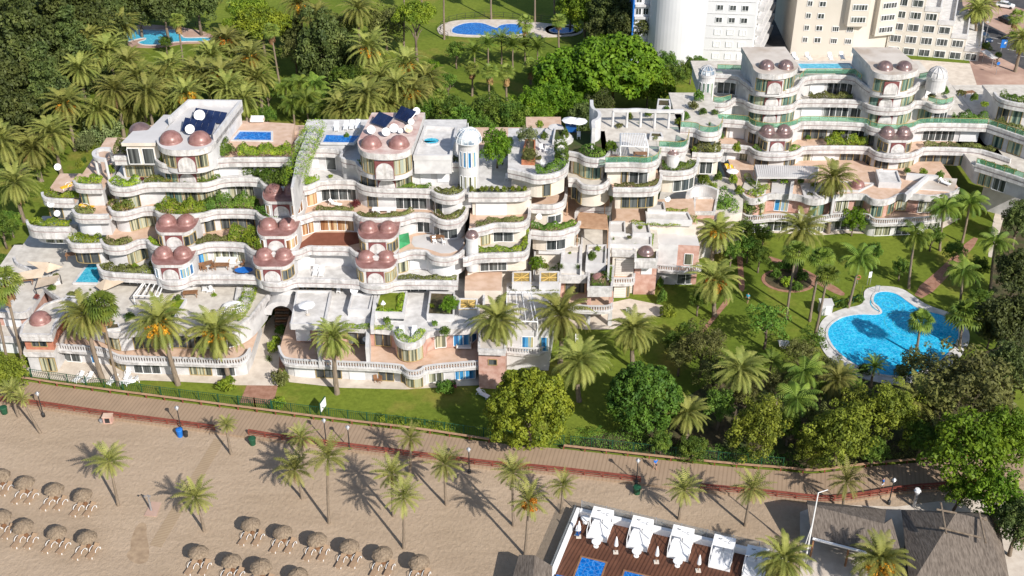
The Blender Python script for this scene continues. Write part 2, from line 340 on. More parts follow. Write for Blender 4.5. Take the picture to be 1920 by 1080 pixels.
def chaikin(pts, it=2, closed=False):
    for _ in range(it):
        q = []
        n = len(pts)
        if not closed: q.append(pts[0])
        for i in range(n if closed else n-1):
            a, b = pts[i], pts[(i+1)%n]
            q.append((a[0]*.75+b[0]*.25, a[1]*.75+b[1]*.25)); q.append((a[0]*.25+b[0]*.75, a[1]*.25+b[1]*.75))
        if not closed: q.append(pts[-1])
        pts = q
    return pts
def wline(pxs, z, it=2, closed=False):
    p = [W(x, y, z) for x, y in pxs]; p = [(a.x, a.y) for a in p]
    return chaikin(p, it, closed) if it else p
USED = {}
def tag(o, label, cat, group=None, kind=None):
    if label:
        n = len(label.split())
        if n < 4 or n > 16: print('LABEL LENGTH', n, label)
        if label in USED and not (group and USED[label] == group): print('DUP LABEL', label)
        USED[label] = group
        o['label'] = label
    if cat: o['category'] = cat
    if group: o['group'] = group
    if kind: o['kind'] = kind
    return o
def thing(name, loc, label, cat, group=None, rz=0):
    o = bpy.data.objects.new(name, None); COL.objects.link(o); o.location = loc; o.rotation_euler = (0,0,rz); o.empty_display_size = 0.2
    return tag(o, label, cat, group)
def struct(name, mb, m, smooth=False):
    o = mb.build(name, m, None, smooth); o['kind'] = 'structure'; return o
def dup(o, parent=None):
    c = o.copy(); COL.objects.link(c)
    for k in ('label','category','group'):
        if parent is None and k in c: del c[k]
    if parent is not None: c.parent = parent
    for ch in list(o.children): dup(ch, c)
    return c
def inst(proto, loc, label, cat, group=None, rz=0, sc=1.0, rx=0, ry=0):
    if not proto.get('placed'): o = proto; o['placed'] = 1
    else: o = dup(proto); 
    if 'placed' in o.keys() and o is not proto: del o['placed']
    o.location = loc; o.rotation_euler = (rx, ry, rz); o.scale = (sc,sc,sc) if isinstance(sc, (int,float)) else sc
    return tag(o, label, cat, group)
ORD = ['first','second','third','fourth','fifth','sixth','seventh','eighth','ninth','tenth','eleventh','twelfth']
def sheet(name, pxs, z, m, it=0, kind='structure', thick=0.0):
    ln = wline(pxs, z, it, True); mb = MB()
    if thick: mb.prism(ln, z-thick, z)
    else: mb.add([(a, b, z) for a, b in ln], [tuple(range(len(ln)))])
    o = mb.build(name, m, None)
    if kind: o['kind'] = kind
    return o
# ------------------------------------------------------------------ vegetation meshes
def cards_mesh(name, P, N, size, mat, seed=0, elong=1.0):
    rg = np.random.default_rng(seed); n = len(P)
    N = N/np.maximum(np.linalg.norm(N, axis=1, keepdims=True), 1e-6)
    r = rg.normal(size=(n,3)); T = np.cross(N, r); T /= np.maximum(np.linalg.norm(T, axis=1, keepdims=True), 1e-6); B = np.cross(N, T)
    s = size*rg.uniform(0.6, 1.3, size=(n,1))
    a = P-T*s*elong; b = P+B*s*0.55+N*s*0.18; c = P+T*s*elong; d = P-B*s*0.55+N*s*0.18
    V = np.stack([a,b,c,d], 1).reshape(-1,3).astype(np.float32)
    me = bpy.data.meshes.new(name); me.vertices.add(4*n); me.loops.add(4*n); me.polygons.add(n)
    me.vertices.foreach_set('co', V.ravel()); me.loops.foreach_set('vertex_index', np.arange(4*n, dtype=np.int32))
    me.polygons.foreach_set('loop_start', np.arange(0, 4*n, 4, dtype=np.int32))
    me.polygons.foreach_set('loop_total', np.full(n, 4, dtype=np.int32))
    me.materials.append(M[mat]); me.update(calc_edges=True); return me
def clump_points(clumps, dens, seed, low=-0.55, jit=0.55):
    rg = np.random.default_rng(seed); PP, NN = [], []
    for c, r in clumps:
        r = np.array(r if hasattr(r, '__len__') else (r,r,r)); n = max(6, int(dens*4*math.pi*(r.mean()**2)))
        d = rg.normal(size=(n,3)); d /= np.linalg.norm(d, axis=1, keepdims=True); d = d[d[:,2] > low]
        k = rg.uniform(0.72, 1.06, size=(len(d),1)); PP.append(np.array(c)+d*r*k); NN.append(d+rg.normal(size=d.shape)*jit+np.array((0,0,0.25)))
    return np.concatenate(PP), np.concatenate(NN)
def crown_mesh(name, mat, rx, rz, ncl, rcl, leaf, dens, seed, flat=0.0, cone=0.0, low=-0.35, irregular=0.18, jit=0.55, kmin=0.62):
    rg = random.Random(seed); cl = []
    for i in range(ncl):
        z = low+(1-low)*((i+0.5)/ncl); a = i*2.39996+rg.uniform(-.3,.3); q = math.sqrt(max(0, 1-z*z))
        k = rg.uniform(kmin, 1.0)*(1+rg.uniform(-irregular, irregular))
        if cone: q *= (1-cone*max(0,z)); 
        zz = z*(1-flat*max(0,z))
        cl.append(((math.cos(a)*q*rx*k, math.sin(a)*q*rx*k, zz*rz*k), rcl*rg.uniform(0.7, 1.25)))
    cl.append(((0,0,0), (rx*0.55, rx*0.55, rz*0.55)))
    P, N = clump_points(cl, dens, seed, jit=jit)
    return cards_mesh(name, P, N, leaf, mat, seed)
def frond(V, Fc, rg, o, az, el, L, droop, ll, nl, wd, vee=0.5, curl=0.0):
    # a feather leaf: arching rib with leaflets in pairs
    p = np.array(o, float); e = el; step = L/nl; pts = []
    for k in range(nl+1):
        pts.append((p.copy(), e)); p = p+np.array((math.cos(az)*math.cos(e), math.sin(az)*math.cos(e), math.sin(e)))*step
        e -= droop/nl*(0.5+1.2*k/nl)
    sd = np.array((-math.sin(az), math.cos(az), 0.0))
    for k in range(nl):
        (a, ea), (b, eb) = pts[k], pts[k+1]; t = (k+0.5)/nl
        h = 0.035*(1-t)+0.01
        i = len(V); V += [a+sd*h, a-sd*h, b-sd*h, b+sd*h]; Fc.append((i,i+1,i+2,i+3))
        if t < 0.12: continue
        fw = np.array((math.cos(az)*math.cos(ea), math.sin(az)*math.cos(ea), math.sin(ea))); up = np.cross(fw, sd)*-1
        if up[2] < 0 and abs(ea) < 1.3: up = -up
        ln = ll*(math.sin(math.pi*min(1, 0.12+0.82*t)))*rg.uniform(0.85, 1.1)
        for s in (-1, 1):
            dr = sd*s*0.80+fw*0.55+up*vee*rg.uniform(0.3,1)-np.array((0,0,curl)); dr /= np.linalg.norm(dr)
            m = (a+b)/2; i = len(V); w2 = fw*wd*0.5
            V += [m-w2, m+w2, m+dr*ln*0.62+w2*0.8-np.array((0,0,ln*0.05)), m+dr*ln-np.array((0,0,ln*0.2))]; Fc.append((i,i+1,i+2,i+3))
def feather_crown(name, mat, n, L, droop, ll, nl, wd, seed, e0=80, e1=-35, vee=0.5, curl=0.0):
    rg = random.Random(seed); V, Fc = [], []
    for i in range(n):
        t = (i+0.5)/n; el = math.radians(e0+(e1-e0)*t**0.85+rg.uniform(-7,7)); az = i*2.39996+rg.uniform(-.25,.25)
        k = (0.72+0.28*math.sin(math.pi*min(1,0.25+t)))*rg.uniform(0.88,1.08)
        frond(V, Fc, rg, (0,0,0.15*(1-t)), az, el, L*k, math.radians(droop)*rg.uniform(0.8,1.25), ll, nl, wd, vee, curl)
    me = bpy.data.meshes.new(name); me.from_pydata([tuple(v) for v in V], [], Fc); me.materials.append(M[mat]); me.update(); return me
def fan_crown(name, mat, n, r, seed, e0=75, e1=-40, pet=1.1):
    rg = random.Random(seed); V, Fc = [], []
    for i in range(n):
        t = (i+0.5)/n; el = math.radians(e0+(e1-e0)*t+rg.uniform(-10,10)); az = i*2.39996+rg.uniform(-.3,.3)
        fw = np.array((math.cos(az)*math.cos(el), math.sin(az)*math.cos(el), math.sin(el))); sd = np.array((-math.sin(az), math.cos(az), 0)); up = np.cross(sd, -fw)
        P = fw*pet*rg.uniform(0.8,1.1); j = len(V); V += [sd*0.04, -sd*0.04, P-sd*0.03, P+sd*0.03]; Fc.append((j,j+1,j+2,j+3))
        fw2 = fw-np.array((0,0,0.35)); fw2 /= np.linalg.norm(fw2); m = 11
        for q in range(m):
            a = (q-(m-1)/2)/(m-1)*math.radians(210); d = fw2*math.cos(a)+sd*math.sin(a); d2 = np.cross(up, d); rr = r*(0.75+0.25*math.cos(a*0.7))*rg.uniform(.9,1.1)
            j = len(V); V += [P, P+d*rr*0.6+d2*0.10*r+up*0.04, P+d*rr-np.array((0,0,rr*0.28)), P+d*rr*0.6-d2*0.10*r+up*0.04]; Fc.append((j,j+1,j+2,j+3))
    me = bpy.data.meshes.new(name); me.from_pydata([tuple(v) for v in V], [], Fc); me.materials.append(M[mat]); me.update(); return me
def skirt_mesh(seed, n=70, r=0.55, L=1.9):
    rg = np.random.default_rng(seed); a = rg.uniform(0, 6.283, n); z = rg.uniform(-L, -0.1, n); rr = r*rg.uniform(0.5,1.0,n)*(1+0.25*(z/L+1))
    P = np.stack([np.cos(a)*rr, np.sin(a)*rr, z], 1); N = np.stack([np.cos(a), np.sin(a), rg.uniform(-.2,.4,n)], 1)
    V, Fc = [], []
    for p, nn in zip(P, N):
        t = np.cross(nn, (0,0,1.0)); t /= np.linalg.norm(t); l = rg.uniform(0.5, 0.9); wv = rg.uniform(0.12, 0.3); i = len(V)
        V += [p-t*wv*.3, p+t*wv*.3, p+t*wv+np.array((nn[0]*.15,nn[1]*.15,-l)), p-t*wv+np.array((nn[0]*.15,nn[1]*.15,-l))]; Fc.append((i,i+1,i+2,i+3))
    me = bpy.data.meshes.new('dead_fronds'); me.from_pydata([tuple(v) for v in V], [], Fc); me.materials.append(M['deadleaf']); return me
def fruit_mesh(seed, n=8, r=0.85):
    rg = random.Random(seed); cl = []
    for i in range(n):
        a = i*2.4+rg.uniform(-.4,.4); k = rg.uniform(0.6,1.0); cl.append(((math.cos(a)*r*k, math.sin(a)*r*k, -0.35+rg.uniform(-.3,.35)), (0.42,0.42,0.45)))
    P, N = clump_points(cl, 60, seed, low=-1); return cards_mesh('date_fruit', P, N, 0.11, 'fruit', seed)
def trunk_mesh(name, mat, bend, seed, n=9, taper=0.75, flare=1.25):
    mb = MB(); rg = random.Random(seed); K = 14; rings = []
    for k in range(K+1):
        t = k/K; r = (1-(1-taper)*t)*(1+(flare-1)*math.exp(-t*9))*(1+0.05*((k%2)*2-1)); bx = bend*math.sin(t*math.pi)*(1 if seed%2 else -1)
        rings.append([(bx+r*math.cos(2*math.pi*i/n), r*math.sin(2*math.pi*i/n), t) for i in range(n)])
    vs = [p for q in rings for p in q]; fs = [(k*n+i, k*n+(i+1)%n, (k+1)*n+(i+1)%n, (k+1)*n+i) for k in range(K) for i in range(n)]
    mb.add(vs, fs); me = bpy.data.meshes.new(name); me.from_pydata(mb.v, [], mb.f); me.materials.append(M[mat])
    me.polygons.foreach_set('use_smooth', [True]*len(fs)); return me
TRK = [trunk_mesh('palm_trunk', 'trunk', b, s) for b, s in ((0.0,0),(0.35,1),(0.6,2),(-0.4,3))]
def limb_trunk(name, seed, nl=6):
    # unit tree stem: a tapered trunk that forks into limbs (height 1, trunk radius ~0.06)
    mb = MB(); rg = random.Random(seed); pts = [(0,0,0), (rg.uniform(-.02,.02),rg.uniform(-.02,.02),0.3), (rg.uniform(-.04,.04),rg.uniform(-.04,.04),0.62)]
    rr = [0.058, 0.042, 0.034]
    for a, b, r0, r1 in zip(pts, pts[1:], rr, rr[1:]): mb.cyl(a, b, r0, r1, 8)
    for i in range(nl):
        az = i*2.4+rg.uniform(-.4,.4); s = Vector(pts[1]).lerp(Vector(pts[2]), rg.uniform(0.2,1.0)); l = rg.uniform(0.25,0.42)
        m = s+Vector((math.cos(az)*l*.5, math.sin(az)*l*.5, l*.55)); e = m+Vector((math.cos(az)*l*.5, math.sin(az)*l*.5, l*.3))
        mb.cyl(s, m, 0.022, 0.014, 6); mb.cyl(m, e, 0.014, 0.006, 5)
    me = bpy.data.meshes.new(name); me.from_pydata(mb.v, [], mb.f); me.materials.append(M['bark']); me.polygons.foreach_set('use_smooth', [True]*len(mb.f)); return me
LIMB = [limb_trunk('tree_trunk', s) for s in (1,2,3)]
DATE = [feather_crown('date_palm_crown', 'palm', 80, 4.45, 88, 0.64, 24, 0.15, s, 82, -55, 0.4, 0.18) for s in (1,2,3)]
BEACH = [feather_crown('beach_palm_crown', 'palmy', 34, 3.0, 55, 0.5, 13, 0.15, s, 85, -25, 0.4, 0.05) for s in (4,5,6)]
QUEEN = [feather_crown('feather_palm_crown', 'palmg', 26, 4.0, 120, 0.95, 18, 0.15, s, 80, 0, 0.1, 0.5) for s in (7,8)]
DEADF = [feather_crown('dry_fronds', 'deadleaf', 16, 2.6, 50, 0.35, 12, 0.12, s, -25, -75, 0.2, 0.3) for s in (17,18)]
CYCAD = [feather_crown('bushy_palm_crown', 'palmg', 30, 2.2, 70, 0.4, 12, 0.13, s, 85, 5, 0.4, 0.1) for s in (9,10)]
FAN = [fan_crown('fan_palm_crown', 'fan', 34, 1.0, s) for s in (11,12)]
FANG = [fan_crown('green_fan_palm_crown', 'palmg', 34, 1.1, s, 80, -20) for s in (13,14)]
SKIRT = skirt_mesh(3); FRUIT = [fruit_mesh(1), fruit_mesh(2, 5)]
CR = {
 'pine': crown_mesh('pine_crown', 'lf_pine', 5.2, 4.6, 150, 0.78, 0.2, 20, 21, low=-0.6, irregular=0.1, kmin=0.84),
 'yel': [crown_mesh('yellow_green_crown', 'lf_yel', 3.3, 3.6, 95, 0.6, 0.16, 22, s, low=-0.75, irregular=0.35) for s in (22,23)],
 'dense': crown_mesh('dense_crown', 'lf_dense', 4.3, 3.9, 190, 0.62, 0.2, 22, 24, low=-0.7, irregular=0.02, kmin=0.93),
 'ficus': crown_mesh('ficus_crown', 'lf_bright', 5.2, 4.4, 110, 0.85, 0.3, 11, 25, low=-0.1, irregular=0.05, kmin=0.86),
 'bright': [crown_mesh('bright_crown', 'lf_bright', 3.4, 3.0, 85, 0.68, 0.2, 15, s, low=-0.6, irregular=0.3) for s in (26,27)],
 'mid': [crown_mesh('mid_green_crown', 'lf_mid', 3.2, 2.8, 80, 0.66, 0.19, 15, s, low=-0.6, irregular=0.3) for s in (28,29)],
 'umbrella': crown_mesh('umbrella_pine_crown', 'lf_pine', 4.6, 2.0, 70, 0.95, 0.22, 14, 30, low=-0.3, irregular=0.12),
 'darkcone': [crown_mesh('dark_conifer_crown', 'lf_dark', 4.6, 8.4, 230, 0.85, 0.27, 11, s, low=-0.95, cone=0.8, irregular=0.6) for s in (31,32)],
 'dark': [crown_mesh('dark_crown', 'lf_dark', 4.0, 4.2, 70, 1.15, 0.26, 11, s, low=-0.7, irregular=0.35) for s in (33,34)],
 'brown': [crown_mesh('brownish_crown', 'lf_brown', 3.8, 3.4, 70, 0.9, 0.2, 9, s, low=-0.6, irregular=0.4) for s in (35,36)],
 'grey': crown_mesh('grey_green_crown', 'lf_grey', 3.0, 2.2, 50, 0.8, 0.2, 11, 37, low=-0.4, irregular=0.35),
 'open': [crown_mesh('open_crown', 'lf_mid', 3.2, 2.6, 34, 0.7, 0.2, 10, s, low=-0.5, irregular=0.5) for s in (38,39)],
}
SHRUB = {k: [crown_mesh('shrub_leaves', mt, 0.55, 0.5, 14, 0.24, 0.085, 110, s+n, low=-0.5) for s in (0,1)] for k, mt, n in
         (('g','lf_hedge',50), ('m','lf_mid',60), ('p','fl_pink',70), ('r','fl_dark',80), ('d','lf_dense',90), ('y','lf_yel',95), ('b','lf_brown',98))}
AGAVE = [feather_crown('spiky_leaves', 'palmg', 30, 0.8, 25, 0.12, 6, 0.08, s, 85, 5) for s in (15,16)]
def obj_of(me, name, parent=None, loc=(0,0,0), sc=(1,1,1), rz=0):
    o = bpy.data.objects.new(name, me); COL.objects.link(o); o.location = loc; o.scale = sc; o.rotation_euler[2] = rz
    if parent is not None: o.parent = parent
    return o
PCNT = [0]
def palm(kind, cx, cy, h, label, cat='palm tree', group=None, r=None, by=None, base_z=0.0, fruit=None, sc=1.0, name=None, bx=None):
    """crown centre seen at pixel (cx,cy) at height h; by: row of the trunk's foot if it shows"""
    PCNT[0] += 1; i = PCNT[0]
    if by is not None:
        b = W(bx if bx is not None else cx, by, base_z); h = zat(cx, cy, b.y)-base_z; top = W(cx, cy, base_z+h); 
    else:
        top = W(cx, cy, h+base_z); b = Vector((top.x, top.y, base_z))
    lean = top.x-b.x
    lib = dict(date=DATE, beach=BEACH, queen=QUEEN, cycad=CYCAD, fan=FAN, fang=FANG)[kind]
    nm = name or dict(date='date_palm', beach='beach_palm', queen='feather_palm', cycad='bushy_palm', fan='fan_palm', fang='fan_palm')[kind]
    t = thing(nm, b, label, cat, group)
    tr = r or dict(date=0.34, beach=0.22, queen=0.2, cycad=0.18, fan=0.22, fang=0.2)[kind]
    k = obj_of(TRK[i%4], 'trunk', t, (0,0,-0.1), (tr,tr,h+0.2), i*1.7)
    a = math.atan2(lean, h); k.rotation_euler = (0, a, 0)
    c = obj_of(lib[i%len(lib)], 'crown', t, (lean,0,h), (sc*R.uniform(.9,1.08),sc*R.uniform(.9,1.08),sc*R.uniform(0.85,1.12)), R.uniform(0,6.28))
    if kind in ('date', 'beach') and (i*7)%5 < 3: obj_of(DEADF[i%2], 'dry_fronds', t, (lean,0,h-.15), (sc*(1.15 if kind == 'date' else .7),)*3, R.uniform(0,6.28))
    sc0 = sc*(0.6 if kind == 'beach' else 1)
    if fruit: obj_of(FRUIT[i%2], 'fruit_cluster', t, (lean, -0.35, h+0.3), (sc0*1.4,sc0*1.4,sc0*1.4), R.uniform(0,6.28))
    if kind in ('fan',): obj_of(SKIRT, 'dead_fronds', t, (lean,0,h), (sc,sc,sc*R.uniform(0.8,1.3)), R.uniform(0,6.28))
    return t
def tree(kind, cx, cy, zc, wpx, label, cat='tree', group=None, vs=1.0, base_z=0.0, name='tree', bx=None):
    """crown centre at pixel (cx,cy), its centre zc above the ground, wpx wide in the photograph"""
    PCNT[0] += 1; i = PCNT[0]; p = W(cx, cy, base_z+zc); me = CR[kind]
    if isinstance(me, list): me = me[i%len(me)]
    nat = dict(pine=5.9, yel=3.9, dense=4.8, ficus=5.7, bright=4.0, mid=3.8, umbrella=5.2, darkcone=4.2, dark=4.7, brown=4.3, grey=3.5, open=3.5)[kind]
    s = wpx/2/ppm(cx, cy, base_z+zc)/nat
    t = thing(name, (p.x, p.y, base_z), label, cat, group)
    hh = zc*1.15; obj_of(LIMB[i%3], 'trunk', t, (0,0,-0.05), (hh*0.8 if hh < 8 else 6.5, hh*0.8 if hh < 8 else 6.5, hh), i*1.3)
    obj_of(me, 'crown', t, (0,0,zc), (s, s, s*vs), R.uniform(0,6.28)); return t
def shrub(kind, px, py, z, wpx, label, cat='shrub', group=None, vs=1.0, name='shrub'):
    PCNT[0] += 1; i = PCNT[0]; p = W(px, py, z); s = wpx/2/ppm(px, py, z)/0.68
    me = AGAVE[i%2] if kind == 'a' else SHRUB[kind][i%2]
    if kind == 'a': s *= 0.75
    t = obj_of(me, name, None, (p.x, p.y, z+(0.45*s*vs if kind != 'a' else 0.05)), (s,s,s*vs), R.uniform(0,6.28))
    return tag(t, label, cat, group)
def hedge(pxs, z, wd, ht, mat, label, cat='hedge', group=None, inset=0.4, dens=70, it=2, name='hedge', leaf=0.1, closed=False):
    ln = wline(pxs, z, it, closed); ln = offset(ln, inset+wd/2, closed); ln = ln+[ln[0]] if closed else ln
    rg = np.random.default_rng(len(ln)*7+int(pxs[0][0])); P, N = [], []
    for (x0,y0), (x1,y1) in zip(ln, ln[1:]):
        L = math.hypot(x1-x0, y1-y0); n = max(2, int(L*dens*(wd+2*ht)))
        t = rg.uniform(0,1,n); ux, uy = (x1-x0)/max(L,1e-6), (y1-y0)/max(L,1e-6)
        sx, sy = x0+(x1-x0)*t, y0+(y1-y0)*t
        hh = ht*(0.72+0.28*np.sin(sx*2.1+np.cos(sy*1.7)*2)+0.12*np.sin(sx*5.3)); a = rg.uniform(-0.25*math.pi, 1.25*math.pi, n); k = rg.uniform(0.75,1.1,n)
        d = np.cos(a)*wd*0.6*k; q = 0.45*hh+np.sin(a)*hh*0.6*k
        P.append(np.stack([sx-uy*d, sy+ux*d, z+q], 1)); N.append(np.stack([-uy*np.cos(a), ux*np.cos(a), np.sin(a)+0.2], 1)+rg.normal(size=(n,3))*0.5)
    P = np.concatenate(P); N = np.concatenate(N); c = P.mean(0); c[2] = z
    o = obj_of(cards_mesh('hedge_leaves', P-c, N, leaf, mat, 5), name, None, c)
    return tag(o, label, cat, group)
# ------------------------------------------------------------------ architecture kit
def sub_line(ln, z, x0, x1):
    """piece of a front line between two pixel columns"""
    pts = []; L = [(p, px_of(p[0], p[1], z)) for p in ln]
    for (a, xa), (b, xb) in zip(L, L[1:]):
        if xb <= x0 or xa >= x1: continue
        if xb-xa < 1e-6: continue
        t0 = max(0, (x0-xa)/(xb-xa)); t1 = min(1, (x1-xa)/(xb-xa))
        q0 = (a[0]+(b[0]-a[0])*t0, a[1]+(b[1]-a[1])*t0); q1 = (a[0]+(b[0]-a[0])*t1, a[1]+(b[1]-a[1])*t1)
        if not pts or math.hypot(pts[-1][0]-q0[0], pts[-1][1]-q0[1]) > 1e-4: pts.append(q0)
        if math.hypot(pts[-1][0]-q1[0], pts[-1][1]-q1[1]) > 1e-4: pts.append(q1)
    return pts
def walk(ln, step):
    out = []; L = sum(math.hypot(b[0]-a[0], b[1]-a[1]) for a, b in zip(ln, ln[1:])); n = max(1, round(L/step)); tgt = [i*L/n for i in range(n+1)]; acc = 0; j = 0
    for a, b in zip(ln, ln[1:]):
        l = math.hypot(b[0]-a[0], b[1]-a[1])
        while j <= n and tgt[j] <= acc+l+1e-6:
            t = (tgt[j]-acc)/max(l,1e-9); out.append((a[0]+(b[0]-a[0])*t, a[1]+(b[1]-a[1])*t, math.atan2(b[1]-a[1], b[0]-a[0]))); j += 1
        acc += l
    return out
def window(parent, ln, z0, z1, pane='glass', frame='gold', step=1.15, proud=0.03, name='window'):
    if len(ln) < 2: return
    ln = offset(ln, -proud)
    f = MB(); t = 0.08
    for a, b in ((z0, z0+t), (z1-t, z1)):
        f.sweep(ln, [(0.02, a, 0), (-0.06, a, 0), (-0.06, b, 0), (0.02, b, 0)])
    for x, y, a in walk(ln, step): f.box((x, y, (z0+z1)/2), (0.09, 0.12, z1-z0-2*t-0.004), a)
    fr = f.build(name, frame, parent)
    g = MB(); g.sweep(ln, [(0.05, z0+t*.5, 0), (0.0, z0+t*.5, 0), (0.0, z1-t*.5, 0), (0.05, z1-t*.5, 0)])
    g.build('pane', pane, fr); return fr
def shutter(parent, ln, z0, z1, m='shutter', frame='marble', proud=0.02):
    if len(ln) < 2: return
    ln = offset(ln, -proud); f = MB()
    f.sweep(ln, [(0.0, z0, 0), (-0.10, z0, 0), (-0.10, z1, 0), (0.0, z1, 0)]); o = f.build('shutter', m, parent)
    h = MB(); h.sweep(offset(ln, -0.02), [(0.0, z1+0.02, 0), (-0.2, z1+0.02, 0), (-0.2, z1+0.16, 0), (0.0, z1+0.16, 0)]); h.build('shutter_box', frame, o)
def wins_on(parent, ln, zf, zc, wins):
    for wdef in wins:
        x0, x1, kind = wdef[:3]; s = sub_line(ln, (zf+zc)/2, x0, x1); lo, hi = zf+0.08, zc-0.3
        if len(wdef) > 3: lo = zf+wdef[3]
        if len(wdef) > 4: hi = zf+wdef[4]
        if kind == 's': shutter(parent, s, zf+(wdef[3] if len(wdef) > 3 else 0.7), hi-0.1)
        elif kind == 'G': shutter(parent, s, zf+0.1, hi, 'garage')
        else:
            pn, fr = dict(c=('glass','gold'), w=('glass','wframe'), d=('glassd','wframe'), k=('glassd','gold'), g=('glassg','gold'), b=('glassb','wframe'), o=('glassw','wframe'))[kind]
            window(parent, s, lo, hi, pn, fr)
def arch_panel(parent, c, wd, ht, rz=0):
    """white half-round stone set in a dark red square"""
    o = MB(); x, y, z = c; o.box((x, y, z+ht/2), (wd, 0.12, ht), rz); p = o.build('arch_surround', 'maroon', parent)
    q = MB(); n = 16; r = wd*0.46; hh = ht*0.90; ca, sa = math.cos(rz), math.sin(rz); pts = [(-r, 0.03)]
    for i in range(n+1):
        a = math.pi-math.pi*i/n; pts.append((r*math.cos(a), hh-min(r*1.0,hh-0.1)+min(r*1.0,hh-0.1)*math.sin(a)))
    pts.append((r, 0.03)); vs = []
    for d in (-0.06, -0.12):
        for u, v in pts: vs.append((x+u*ca-d*sa, y+u*sa+d*ca, z+v))
    m = len(pts); q.add(vs, [tuple(range(m,2*m))]+[(i, (i+1)%m, m+(i+1)%m, m+i) for i in range(m)]); q.build('arch_stone', 'marble', p)
def dome(parent, c, r, m='copper', h=None, name='dome', ribs=12):
    o = MB(); h = h or r*0.92; prof = [(r*1.06, 0), (r*1.06, 0.1)]+[(r*math.cos(a), 0.1+h*math.sin(a)) for a in [i*math.pi/20 for i in range(10)]]+[(0.02, 0.1+h)]
    o.lathe(c, prof, 28); d = o.build(name, m, parent, True)
    s = MB()
    for i in range(ribs):
        a = 2*math.pi*i/ribs
        pts = [Vector((c[0]+(r+.01)*math.cos(b)*math.cos(a), c[1]+(r+.01)*math.cos(b)*math.sin(a), c[2]+0.1+(h+.01)*math.sin(b))) for b in [j*math.pi/2/6 for j in range(7)]]
        for p, q in zip(pts, pts[1:]): s.cyl(p, q, 0.012, None, 4, 0, False)
    s.build('dome_seams', m, d); return d
def balustrade(parent, ln, z, h=0.95, name='balustrade'):
    o = MB(); o.sweep(ln, [(0.0, z, 0), (-0.03, z, 0), (-0.03, z+0.14, 0), (0.24, z+0.14, 0), (0.24, z, 0)])
    o.sweep(ln, [(-0.03, z+h-0.14, 0), (-0.05, z+h, 0), (0.26, z+h, 0), (0.24, z+h-0.14, 0), (-0.03, z+h-0.14, 0)])
    for x, y, a in walk(offset(ln, 0.1), 0.36): o.box((x, y, z+h/2), (0.15, 0.13, h-0.282), a)
    return o.build(name, 'white', parent)
def glass_rail(parent, ln, z, h=0.9):
    g = MB(); ln2 = offset(ln, 0.15); g.sweep(ln2, [(0, z+0.08, 0), (0, z+h-0.04, 0), (0.03, z+h-0.04, 0), (0.03, z+0.08, 0), (0, z+0.08, 0)])
    r = MB(); r.sweep(ln2, [(-0.02, z+h-0.035, 0), (-0.02, z+h+0.02, 0), (0.05, z+h+0.02, 0), (0.05, z+h-0.035, 0), (-0.02, z+h-0.035, 0)])
    for x, y, a in walk(ln2, 1.5): r.box((x-math.sin(a)*-0.06, y+math.cos(a)*0.06, z+h/2), (0.06, 0.06, h), a)
    o = r.build('glass_railing', 'gold', parent); g.build('glass_panel', 'gglass', o); return o
